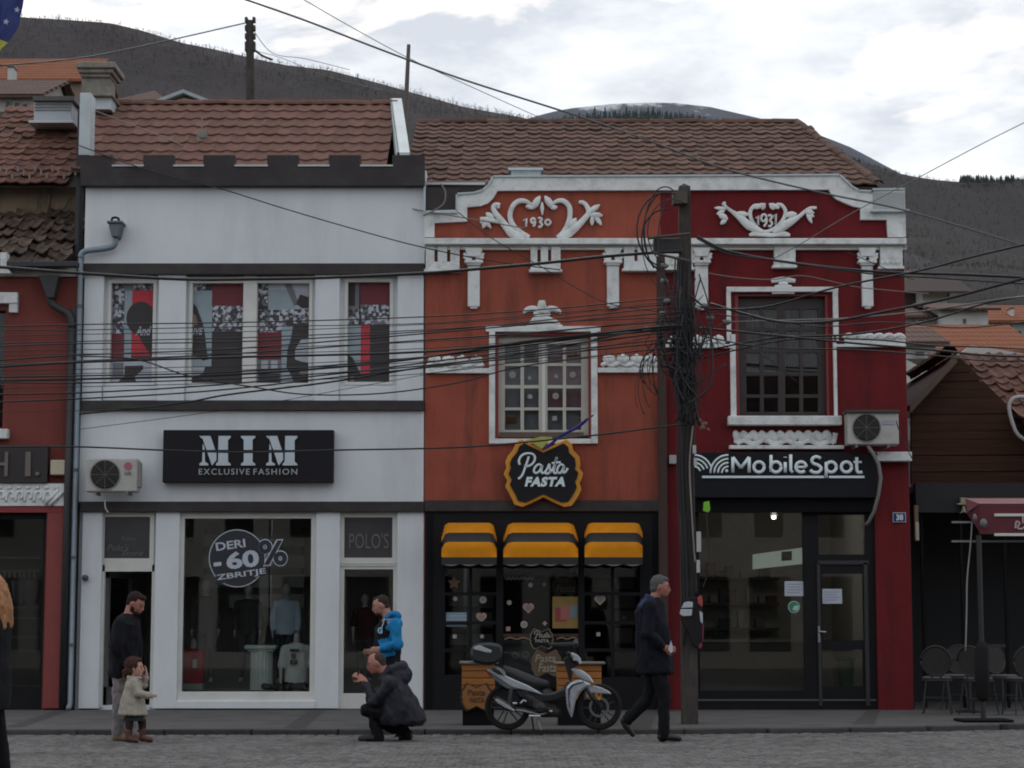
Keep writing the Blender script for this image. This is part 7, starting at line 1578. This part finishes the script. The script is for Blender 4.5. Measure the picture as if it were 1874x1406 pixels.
# ================================================================ MOTORBIKE
def bike():
    Y = 23.98; t = thing('motorbike', 'silver and black step-through motorbike parked at the kerb before the pasta shop', 'motorbike', P(1010,1338,Y))
    J = lambda x, y, d=0: P(x, y, Y+d)
    kz = .1708
    Z = lambda x, y, d=0: J(840+x*kz, 1150+y*kz, d)          # tracing coordinates
    zg = PH
    silver = mat('silver_plastic', (.46,.49,.53), .28, .05, 5, metal=.3, dirt=(.25,.25,.26), dscale=14, damt=.5); blk = simple('bike_black', (.014,.014,.017), .35); rub = simple('tyre_rubber', (.017,.016,.016), .8); alu = simple('bike_alloy', (.22,.22,.22), .35, metal=.8); gold = simple('dark_engine', (.035,.033,.032), .5, metal=.4)
    s_ = 3800*1.0/Y
    def wheel(cx, cy, R_, nm):
        c = J(cx, cy); c.z = zg + R_ + .006; w_ = MB()
        prof = [(R_-.052,-.030),(R_-.02,-.042),(R_-.004,-.026),(R_,0),(R_-.004,.026),(R_-.02,.042),(R_-.052,.030)]
        n = 36; base = len(w_.v)
        for i in range(n):
            a = 2*math.pi*i/n
            for rr, h in prof: w_.v.append((c.x+rr*math.cos(a), c.y+h, c.z+rr*math.sin(a)))
        m = len(prof)
        for i in range(n):
            for j in range(m): w_.f.append([i*m+j, ((i+1)%n)*m+j, ((i+1)%n)*m+(j+1)%m, i*m+(j+1)%m]); w_.m.append(0)
        wo = w_.build('wheel', rub, t, smooth=True)
        rm_ = MB(); n = 36
        pr = [(R_-.052,-.022),(R_-.072,-.018),(R_-.072,.018),(R_-.052,.022)]
        for i in range(n):
            a = 2*math.pi*i/n
            for rr, h in pr: rm_.v.append((c.x+rr*math.cos(a), c.y+h, c.z+rr*math.sin(a)))
        for i in range(n):
            for j in range(4): rm_.f.append([i*4+j, ((i+1)%n)*4+j, ((i+1)%n)*4+(j+1)%4, i*4+(j+1)%4]); rm_.m.append(0)
        rm_.build('rim', blk, wo, smooth=True)
        sp = MB()
        for k in range(5):
            a = k*1.2566+.5; d = Vector((math.cos(a),0,math.sin(a))); e = Vector((-d.z,0,d.x))
            for sgn in (-1, 1): sp.tube([c+d*.05+e*.02*sgn, c+d*(R_-.072)+e*.035*sgn], .009, 6)
        sp.build('spokes', blk, wo)
        hb = MB(); hb.lathe([(.02,-.06),(.045,-.05),(.05,.05),(.02,.06)], c, 14, 'Y'); hb.build('hub', gold, wo, smooth=True)
        return c, wo
    rw, wo1 = wheel(929, 1299, .262, 'rear'); fw, wo2 = wheel(1096, 1299, .262, 'front')
    dk = MB(); n = 28
    for i in range(n):
        a = 2*math.pi*i/n
        for rr, h in ((.115,-.06),(.115,-.064),(.088,-.064),(.088,-.06)): dk.v.append((fw.x+rr*math.cos(a), fw.y+h, fw.z+rr*math.sin(a)))
    for i in range(n):
        for j in range(4): dk.f.append([i*4+j, ((i+1)%n)*4+j, ((i+1)%n)*4+(j+1)%4, i*4+(j+1)%4]); dk.m.append(0)
    dk.build('brake_disc', alu, wo2)
    def panel(pts, th, m, name, off=0, bev=.008, par=None, both=True):
        o = None
        P_ = [Z(*p) for p in pts]
        mb = MB(); mb.prism([(p.x,p.z) for p in P_], Y-th/2+off, Y+th/2+off); return mb.build(name, m, par or t, bevel=bev)
    # rear body side panel (silver blade) and darker lower cowl
    panel([(290,445),(345,418),(420,430),(470,470),(500,505),(620,560),(740,610),(790,640),(850,675),(905,712),(840,700),(720,665),(640,650),(560,630),(480,575),(400,520),(330,470)], .20, silver, 'tail_panel', bev=.012)
    panel([(330,468),(400,522),(480,578),(560,632),(640,652),(520,650),(440,600),(360,530)], .21, simple('bike_grey',(.10,.11,.13),.4), 'tail_lower_panel')
    panel([(345,430),(430,445),(470,480),(490,505),(420,490),(360,455)], .225, blk, 'grab_rail_opening', bev=0)
    gr = MB(); 
    for d in (-.12, .12): gr.tube(smoothpath([Z(340,425,d),Z(400,415,d),Z(470,455,d),Z(500,500,d)],4), .011, 6)
    gr.build('grab_rail', alu, t, smooth=True)
    panel([(270,440),(330,460),(370,510),(345,525),(320,500)], .14, simple('tail_light_red',(.42,.015,.03),.2), 'tail_light')
    # seat
    st = MB(); limb(st, [Z(480,440),Z(600,500),Z(720,560),Z(830,590),Z(930,600)], [.05,.075,.085,.075,.05]); 
    so = remesh(st, 'seat', [simple('seat_vinyl',(.018,.017,.02),.5)], .012, t)
    # top box with reflector
    panel([(130,200),(180,165),(330,150),(455,175),(470,240),(462,330),(400,380),(280,390),(150,360),(120,300)], .36, simple('top_box_black',(.016,.018,.02),.45), 'top_box', bev=.03)
    panel([(160,200),(225,180),(280,205),(355,235),(345,262),(285,255),(215,235),(165,225)], .375, simple('box_reflector',(.42,.45,.47),.3), 'box_stripe', bev=.004)
    panel([(20,372),(130,358),(220,360),(280,400),(200,388),(120,384)], .22, simple('rack_grey_brown',(.17,.15,.14),.5), 'luggage_rack', bev=.004)
    # engine, frame and footboard
    en = MB(); limb(en, [Z(700,700),Z(800,790),Z(900,840)], [.09,.10,.09]); limb(en, [Z(820,870),Z(960,880),Z(1050,900)], [.075,.085,.06]); limb(en, [Z(930,700),Z(1040,760),Z(1130,740)], [.07,.07,.06]); en.ball(Z(880,860,-.07), .075,.05,.07, 14, 8)
    remesh(en, 'engine', [gold], .012, t, .006, 18)
    panel([(560,630),(700,665),(860,700),(1000,690),(1120,640),(1160,560),(1200,600),(1180,720),(1040,780),(900,800),(760,790),(640,740)], .17, blk, 'centre_cowl', bev=.02)
    fl_ = MB(); 
    for k in range(5): fl_.tube([Z(800+k*22,800,-.13),Z(812+k*22,850,-.13)], .005, 5)
    fl_.build('cooling_fins', alu, t)
    sw = MB()
    for d in (-.09,.09): sw.tube([Z(830,900,d), Vector((rw.x,rw.y+d,rw.z))], [.026,.02], 8)
    sw.build('swing_arm', blk, t, smooth=True); sh = MB()
    for d in (-.11,.11): sh.tube([Z(560,640,d), Vector((rw.x+.02,rw.y+d,rw.z+.03))], .022, 8)
    sh.build('rear_shock', simple('shock_dark',(.05,.05,.05),.4), t)
    ch = panel([(420,760),(560,750),(740,850),(760,900),(600,880),(440,820)], .02, blk, 'chain_guard', off=.08)
    # exhaust
    ex = MB(); ex.tube([Z(390,755,-.17),Z(440,790,-.17),Z(520,835,-.17),Z(590,875,-.16)], [.040,.046,.044,.026], 12); e_ = ex.build('exhaust', simple('exhaust_dark',(.03,.03,.03),.4), t, smooth=True)
    panel([(388,752),(420,756),(520,815),(597,868),(590,884),(500,845),(410,790)], .02, simple('chrome_guard',(.55,.57,.60),.2,metal=.7), 'heat_shield', off=-.22, bev=.003, par=e_)
    MB().tube([Z(590,875,-.16),Z(700,890,-.14),Z(860,930,-.1),Z(960,900,-.06)], .016, 8).build('exhaust_pipe', alu, e_, smooth=True)
    ba = simple('bright_alloy',(.45,.46,.47),.3,metal=.7)
    for pp, rr, nm in (([Z(750,940,-.20),Z(870,942,-.20)],.014,'foot_peg'),([Z(575,805,-.16),Z(620,805,-.16)],.014,'foot_peg'),([Z(660,805,-.18),Z(690,770,-.18),Z(720,785,-.18)],.010,'kick_lever'),([Z(970,888,-.16),Z(1000,890,-.16)],.012,'gear_lever')): MB().tube(pp, rr, 6).build(nm, ba, t)
    sd = Z(840,970,-.05); MB().tube([sd, Vector((sd.x+.04, Y-.10, PH+.012))], [.016,.012], 8).build('side_stand', alu, t); MB().tube([Z(780,950,0), Vector((Z(800,1000).x, Y+.12, PH+.014))], .012, 6).build('centre_stand', alu, t)
    # front: leg shield, fairing, fender, forks, headlight, handlebar
    panel([(1140,640),(1180,590),(1270,545),(1330,560),(1420,600),(1330,650),(1270,700),(1240,800),(1220,900),(1205,965),(1160,860),(1145,760)], .26, silver, 'leg_shield', bev=.02)
    panel([(1165,650),(1210,600),(1330,565),(1335,575),(1225,612),(1185,660),(1180,760),(1195,880),(1172,820)], .272, simple('shield_dark',(.02,.03,.045),.3), 'shield_line', bev=.001)
    panel([(1195,430),(1260,430),(1330,455),(1400,510),(1450,590),(1400,580),(1310,540),(1240,500)], .20, silver, 'front_cowl', bev=.015)
    panel([(1235,440),(1290,445),(1340,480),(1380,540),(1330,515),(1270,480)], .207, simple('indicator_glass',(.42,.46,.50),.1), 'indicator', bev=.003)
    panel([(1340,650),(1380,615),(1440,610),(1530,635),(1600,670),(1635,705),(1560,700),(1480,695),(1420,692),(1400,700),(1385,752),(1370,750),(1350,680)], .13, silver, 'front_fender', bev=.012)
    fk = MB()
    for d in (-.07,.07): fk.tube([Z(1300,560,d), Vector((fw.x,fw.y+d,fw.z))], [.020,.024], 8)
    fk.build('fork', gold, t, smooth=True)
    panel([(1330,690),(1400,700),(1390,760),(1340,770)], .10, simple('fender_brown',(.12,.06,.04),.5), 'inner_fender')
    panel([(1120,330),(1160,300),(1240,330),(1290,390),(1230,420),(1200,560),(1230,600),(1180,560),(1140,400)], .16, blk, 'steering_column', bev=.02)
    panel([(1150,240),(1200,250),(1260,280),(1300,330),(1310,390),(1260,400),(1200,350),(1160,300)], .24, blk, 'handlebar_cowl', bev=.03)
    panel([(1170,262),(1215,260),(1262,280),(1300,320),(1310,378),(1290,388),(1262,352),(1216,345),(1210,318),(1180,300)], .245, simple('headlight_glass',(.48,.50,.52),.1), 'headlight', bev=.008)
    hb = MB(); hb.tube([Z(1180,280,-.34),Z(1190,290,-.15),Z(1200,300,0),Z(1190,290,.15),Z(1180,280,.34)], .013, 8); hb.build('handlebar', blk, t, smooth=True)
    for s in (-1, 1):
        MB().tube([Z(1165,275,s*.24),Z(1178,280,s*.36)], .019, 8).build('grip', rub, t)
        m = MB(); m.tube([Z(1190,285,s*.22),Z(1215,190,s*.27),Z(1235,150,s*.30)], .007, 6); mo = m.build('mirror_stem', blk, t)
        m = MB(); m.ball(Z(1250,165,s*.34), .035,.075,.05, 14, 8); m.build('mirror', simple('mirror_shell',(.03,.03,.033),.3), mo, smooth=True)
        ll = MB().tube([Z(1200,290,s*.2),Z(1230,310,s*.34)], .006, 5); ll.build('brake_lever', alu, t)
    panel([(940,160),(1240,150),(1250,175),(1150,200),(1000,190)], .02, simple('mirror_shell',(.03,.03,.033),.3), 'leg_cover', off=.1)
    MB().lathe([(.022,0),(.022,-.01)], Vector((fw.x,fw.y-.08,fw.z+.10)), 12, 'Y').build('reflector', simple('amber',(.50,.28,.02),.2), wo2)
bike()
# ================================================================ MANNEQUINS IN THE WHITE SHOP
def mannequin(label, px, top, Y, body, leg=None, headc=(.48,.46,.43), s=1.0, arms=True, grp='dressed mannequins in the white shop window', torso_only=False, sl=None):
    zt = PZ(top, Y); q = P(px, top, Y); z0 = PH+.35 if not torso_only else zt-.75*s; H = zt-z0
    t = thing('mannequin', label, 'mannequin', (q.x, Y, z0), grp); x = q.x; k = H/1.85 if not torso_only else s
    hc = simple('mannequin_pale', headc, .5)
    b = MB()
    if not torso_only: W, r_ = make_head(b, Vector((x,Y,zt-.125*k)), 1, 0, k, yaw=-1.3)
    V = lambda dx, z, dy=0: Vector((x+dx*k, Y+dy*k, zt-z*k))
    nk = .0 if not torso_only else -.18
    limb(b, [V(0,.18+nk), V(0,.32+nk)], [.05*k,.055*k]); loftz(b, [(V(0,.34+nk),.15*k,.08*k),(V(0,.42+nk),.19*k,.10*k),(V(0,.65+nk),.15*k,.095*k),(V(0,.9+nk),.16*k,.10*k)])
    if arms:
        for s_ in (-1,1): limb(b, [V(.19*s_,.38+nk), V(.25*s_,.66+nk), V(.24*s_,.92+nk,-.05)], [.045*k,.036*k,.026*k]); make_hand(b, V(.24*s_,.92+nk,-.05), (0,-.2,-1), (s_,0,0), k=k*.9, curl=.3)
    if not torso_only:
        for s_ in (-1,1): limb(b, [V(.09*s_,.92), V(.10*s_,1.35), V(.11*s_,1.76)], [.075*k,.052*k,.038*k]); limb(b, [V(.11*s_,1.78), V(.12*s_,1.815,-.14)], [.036*k,.03*k])
    remesh(b, 'figure', [hc], .013, t)
    c = MB(); loftz(c, [(V(0,.96+nk),.185*k,.125*k),(V(0,.7+nk),.185*k,.125*k),(V(0,.45+nk),.215*k,.13*k),(V(0,.34+nk),.17*k,.105*k),(V(0,.30+nk),.08*k,.07*k)])
    if arms and sl != 0:
        for s_ in (-1,1): limb(c, [V(.19*s_,.39+nk), V(.25*s_,.66+nk)]+([V(.24*s_,.86+nk,-.04)] if sl is None else []), [.068*k,.056*k]+([.045*k] if sl is None else []))
    remesh(c, 'top', [simple(*body)], .013, t, .010, 10)
    if leg and not torso_only:
        l_ = MB(); loftz(l_, [(V(0,.98),.165*k,.11*k),(V(0,.88),.165*k,.11*k)])
        for s_ in (-1,1): limb(l_, [V(.09*s_,.94), V(.10*s_,1.35), V(.11*s_,1.72)], [.098*k,.07*k,.055*k])
        remesh(l_, 'trousers', [simple(*leg)], .013, t, .008, 12)
    return t, V
blkc = ('mannequin_black', (.06,.058,.06), .9); grc = ('mannequin_char', (.065,.065,.07), .9)
mannequin('mannequin dressed all in black at the left of the white shop window', 378, 1060, 31.2, blkc, grc)
mannequin('mannequin in black jacket standing behind the fluted pedestal', 455, 1066, 31.5, blkc, grc)
mannequin('mannequin in pale denim jacket and jeans at the right of the window', 524, 1067, 31.2, ('denim', (.42,.52,.64), .9), ('jeans', (.035,.045,.07), .9), headc=(.5,.5,.49))
mannequin('mannequin with pale arm and dark red top behind the POLO\'S door', 668, 1085, 31.0, ('maroon_top', (.06,.015,.015), .9), ('mannequin_black', (.06,.058,.06), .9), sl=1)
t, V = mannequin('small headless torso in a dark red sweater at the left corner of the window', 355, 1174, 30.75, ('sweater_red', (.38,.015,.03), .9), s=.85, torso_only=True, arms=False)
MB().tube([V(0,.66), V(0,.9)], .02, 8).build('stand', simple('mannequin_pale',(.48,.46,.43),.5), t); g = P(356,1215,30.55); MB().box(g.x-.03,g.x+.03,30.57,30.58,g.z-.06,g.z+.06).build('price_tag', simple('tag_white',(.45,.46,.46)), t)
MB().box(V(0,.9).x-.16, V(0,.9).x+.16, 30.62, 30.88, PZ(1264,30.5)+.002, V(0,.72).z).build('plinth', simple('pale_mint',(.33,.40,.37),.7), t, bevel=.01)
t, V = mannequin('seated headless torso in a white printed T-shirt at the right corner of the window', 543, 1163, 30.75, ('tee_white', (.68,.74,.72), .9), s=.92, torso_only=True, sl=1, headc=(.5,.52,.5))
m = MB()
for q_ in ((530,1188,547,1192),(533,1196,541,1205),(531,1208,535,1216),(538,1208,544,1216),(531,1212,544,1215)): m.rbox(*q_, 30.55, .06)
m.build('chest_print', simple('print_black',(.035,.028,.03)), t); m = MB()
for s_ in (-1,1): limb(m, [V(.06*s_,.78), V(.24*s_,.86,-.12)], [.085,.075])
loftz(m, [(V(0,.86),.17,.13),(V(0,.74),.16,.12)]); remesh(m, 'shorts', [simple('shorts_black',(.02,.02,.022))], .013, t, .006, 12)
pl = thing('pedestal', 'fluted pale column pedestal in the middle of the white shop window', 'pedestal', P(478,1262,30.9)); q = P(478,1262,30.9); zt = PZ(1192,30.9); zb_ = PZ(1265,30.5)+.004
fl2 = MB(); n = 40; 
for z in (zb_, zt):
    for j in range(n): a = 2*math.pi*j/n; rr = .165*(1 if j % 2 else .93); fl2.v.append((q.x+rr*math.cos(a), 30.9+rr*math.sin(a), z))
for j in range(n): fl2.f.append([j,(j+1)%n,n+(j+1)%n,n+j]); fl2.m.append(0)
mint = simple('pedestal_mint',(.60,.68,.65),.7); fl2.build('column', mint, pl, recalc=False)
MB().box(q.x-.19,q.x+.19,30.72,31.08,zt,zt+.03).build('abacus', mint, pl, bevel=.008); MB().box(q.x-.23,q.x+.23,30.68,31.12,zt+.031,zt+.09).build('cap', mint, pl, bevel=.012)
sh_ = thing('shoe', 'single black display shoe beside the fluted pedestal', 'shoe', P(497,1262,30.8)); m = MB(); q = P(494,1262,30.7); limb(m, [Vector((q.x-.09,30.7,q.z+.05)), Vector((q.x,30.7,q.z+.04)), Vector((q.x+.10,30.7,q.z+.03))], [.045,.04,.028]); remesh(m, 'upper', [simple('black_shoe',(.012,.011,.011),.35)], .009, sh_)
bt = thing('bottle', 'small dark perfume bottle with gold cap on the pedestal', 'bottle', P(482,1180,30.9)); q = P(482,1180,30.85); MB().lathe([(.03,0),(.035,.03),(.03,.07),(.012,.085)], (q.x,30.85,zt+.091), 12).build('flask', simple('bottle_dark',(.03,.03,.04),.2), bt, smooth=True); MB().lathe([(.012,.085),(.014,.11),(.012,.112)], (q.x,30.85,zt+.091), 10).build('cap', simple('gold_cap',(.40,.30,.12),.3,metal=.7), bt)
# ================================================================ CAFE TERRACE AT THE RIGHT
mc = simple('chair_black', (.020,.019,.019), .5); cush = simple('cushion_grey', (.13,.12,.12), .9); wick = mat('woven_back', (.045,.042,.04), .8, .4, 60)
def chair_proto():
    t = thing('bistro_chair', 'dark bistro chair with round woven back closest to the red pilaster', 'chair', (0,0,0), 'bistro chairs on the cafe terrace')
    m = MB().lathe([(.05,.44),(.20,.44),(.215,.455),(.20,.47),(.05,.472)], (0,0,0), 20); m.build('seat', mc, t, smooth=True)
    m = MB().lathe([(.05,.473),(.19,.475),(.20,.495),(.17,.51),(.05,.512)], (0,0,0), 20); m.build('cushion', cush, t, smooth=True)
    n = 22; pts = [Vector((.20*math.cos(a), .19+.03*math.sin(a), .72+.20*math.sin(a))) for a in [2*math.pi*i/n for i in range(n+1)]]
    MB().tube(pts, .014, 8).build('back_frame', mc, t, smooth=True); m = MB(); m.add([(p.x*.97,p.y,p.z) for p in pts[:-1]]+[(p.x*.97,p.y-.008,p.z) for p in pts[:-1]], [tuple(range(n)), tuple(range(2*n-1,n-1,-1))]); m.build('backrest', wick, t, recalc=False)
    MB().tube([(-.06,.185,.52),(-.05,.18,.45)], .012, 6).build('back_support', mc, t); MB().tube([(.06,.185,.52),(.05,.18,.45)], .012, 6).build('back_support', mc, t)
    for sx in (-1,1):
        for sy in (-1,1): MB().tube([(.14*sx,.14*sy,.445),(.19*sx,.19*sy,.006)], [.014,.011], 8).build('leg', mc, t)
    MB().tube([Vector((.165*math.cos(a), .165*math.sin(a), .22)) for a in [2*math.pi*i/16 for i in range(17)]], .008, 6).build('stretcher', mc, t)
    return t
proto = chair_proto()
def copy_thing(src, loc, rz, label):
    r = src.copy(); sc.collection.objects.link(r); r.matrix_basis = Matrix.Translation(Vector(loc)) @ Matrix.Rotation(rz,4,'Z'); r['label'] = label; WM[r] = r.matrix_basis.copy()
    for ch_ in list(src.children):
        c = ch_.copy(); sc.collection.objects.link(c); c.parent = r; c.matrix_parent_inverse = Matrix.Identity(4)
    return r
def gp(px, py): Y = GY(py, PH); q = P(px, py, Y); return Vector((q.x, q.y, PH))
spots = [(1716,1307,2.9,None),(1792,1309,2.4,'dark bistro chair half hidden behind the black parasol stand'),(1870,1309,3.4,'dark bistro chair cut by the right edge of the view'),(1752,1300,-.4,'dark bistro chair turned away between the first chair and the parasol stand'),(1838,1301,.5,'dark bistro chair just right of the parasol stand')]
for px, py, rz, lb in spots[1:]: copy_thing(proto, gp(px,py), rz, lb)
proto.matrix_basis = Matrix.Translation(gp(1716,1307)) @ Matrix.Rotation(2.9,4,'Z')
tb = thing('cafe_table', 'small round black cafe table behind the parasol stand', 'table', gp(1775,1304)); q = gp(1775,1304)
MB().lathe([(.30,.72),(.31,.73),(.30,.745)], q, 24).build('tabletop', mc, tb, smooth=False); MB().tube([q+Vector((0,0,.03)), q+Vector((0,0,.72))], .025, 8).build('leg', mc, tb); MB().lathe([(.20,.005),(.20,.02),(.04,.035)], q, 16).build('base', mc, tb)
ps = thing('parasol_stand', 'closed black parasol on a flat base at the cafe terrace', 'parasol', gp(1800,1321)); q = gp(1800,1321); Yp_ = q.y
MB().box(q.x-.32,q.x+.32,q.y-.28,q.y+.28,PH+.004,PH+.035).build('base', M['blackm'], ps, bevel=.01)
MB().tube([q+Vector((0,0,.03)), Vector((q.x,q.y,PZ(980,Yp_)))], .032, 10).build('pole', mc, ps)
MB().lathe([(.035,.25),(.085,.30),(.09,.6),(.085,.9),(.04,1.0)], q, 14).build('folded_cover', simple('cover_black',(.015,.014,.015),.9), ps, smooth=True)
ar = MB(); ar.box(q.x+.03,q.x+.30,q.y-.02,q.y+.02,.98,1.02); ar.build('side_arm', mc, ps)
# maroon awning box with white edges
aw = thing('cafe_awning', 'maroon awning box with white edge lines at the far right', 'awning', P(1820,950,27))
Ya = 26.4; mar = simple('maroon_canvas', (.11,.015,.025), .7)
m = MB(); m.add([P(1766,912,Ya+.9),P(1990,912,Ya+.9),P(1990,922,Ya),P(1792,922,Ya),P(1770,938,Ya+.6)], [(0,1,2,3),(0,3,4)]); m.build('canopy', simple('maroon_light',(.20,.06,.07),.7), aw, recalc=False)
m = MB().rbox(1793, 923, 1990, 978, Ya, .08); m.build('front_panel', mar, aw, bevel=.006); m = MB(); m.ngon([P(1768,938,Ya+.8),P(1792,925,Ya+.02),P(1792,972,Ya+.02),P(1775,948,Ya+.8)], (.01,0,0)); m.build('side_panel', mar, aw)
for y_ in (940, 976): MB().rbox(1820 if y_ == 940 else 1820, y_, 1990, y_+5, Ya-.02, .02).build('white_edge', M['white2'], aw)
for a_, b_, y_ in ((1743,1782,954),(1743,1990,989)): MB().rbox(a_, y_, b_, y_+3.5, Ya+.6, .05).build('rail', simple('rail_grey',(.30,.30,.30),.5), aw)
l_ = MB(); l_.ptube(smoothpath([(1858,967),(1860,955),(1866,958),(1862,966),(1870,968),(1878,962)],4), .012, Ya-.02, 6, .6); l_.ptube([(1872,945),(1872,958)], .012, Ya-.02, 6, .6); l_.build('emblem', simple('emblem_pink',(.45,.35,.36)), aw)
sp = MB(); sp.ball(P(1800,958,Ya-.1), .05,.05,.06, 12, 8); sp.ball(P(1784,948,Ya-.05), .028,.03,.05, 12, 8); sp.build('spotlight', simple('lamp_grey',(.14,.14,.14),.3), aw, smooth=True)
MB().tube([P(a.x,a.y,Ya+.5) for a in smoothpath([(1779,958),(1776,1000),(1770,1060),(1769,1120),(1767,1192)],4)], .010, 6).build('winding_rod', simple('rod_grey',(.30,.29,.28),.6), aw, smooth=True)
wl = thing('wall_emblem', 'small golden top-hat shaped wall emblem on the black cafe fascia', 'sign', P(1763,920,30.5)); m = MB(); m.rbox(1758,911,1770,921,30.5,.08); m.rbox(1753,921,1775,924,30.48,.1); m.pprism([(1762,926),(1766,926),(1768,936),(1772,940),(1764,937),(1757,940),(1761,935)],30.5,.06); m.build('emblem', simple('brass',(.30,.26,.18),.5), wl, bevel=.004)
cd = thing('conduit', 'grey flexible conduit bent in an arc on the wood cladding at the right edge', 'conduit', P(1850,750,30.8)); MB().tube([P(a.x,a.y,30.75) for a in smoothpath([(1880,727),(1858,728),(1848,738),(1847,752),(1853,775),(1862,795),(1880,808)],4)], .03, 8).build('hose', simple('conduit_grey',(.40,.38,.37),.6), cd, smooth=True)
wp = thing('wall_lamp', 'narrow pale upright wall lamp at the edge of the red pilaster', 'lamp', P(1676,975,30)); m = MB(); m.rbox(1673,925,1681,955,30.3,.08); m.build('bracket', simple('bracket_wood',(.16,.10,.06)), wp, bevel=.006); MB().rbox(1675,955,1682,990,30.25,.1).build('shade', simple('pale_shade',(.40,.36,.28),.5), wp, bevel=.01)
# ================================================================ AIR
if HAZE:
    hz = MB().box(-1800, 1900, -30, 8000, -2.0, 760)
    mh = bpy.data.materials.new('haze'); mh.use_nodes = True; n = mh.node_tree.nodes; l = mh.node_tree.links
    for x in list(n): n.remove(x)
    o = n.new('ShaderNodeOutputMaterial'); v = n.new('ShaderNodeVolumePrincipled'); v.inputs['Color'].default_value = (.72,.83,1,1); v.inputs['Density'].default_value = HAZE; v.inputs['Anisotropy'].default_value = .2
    l.new(v.outputs[0], o.inputs['Volume']); ho = hz.build('haze', mh); ho['kind'] = 'stuff'
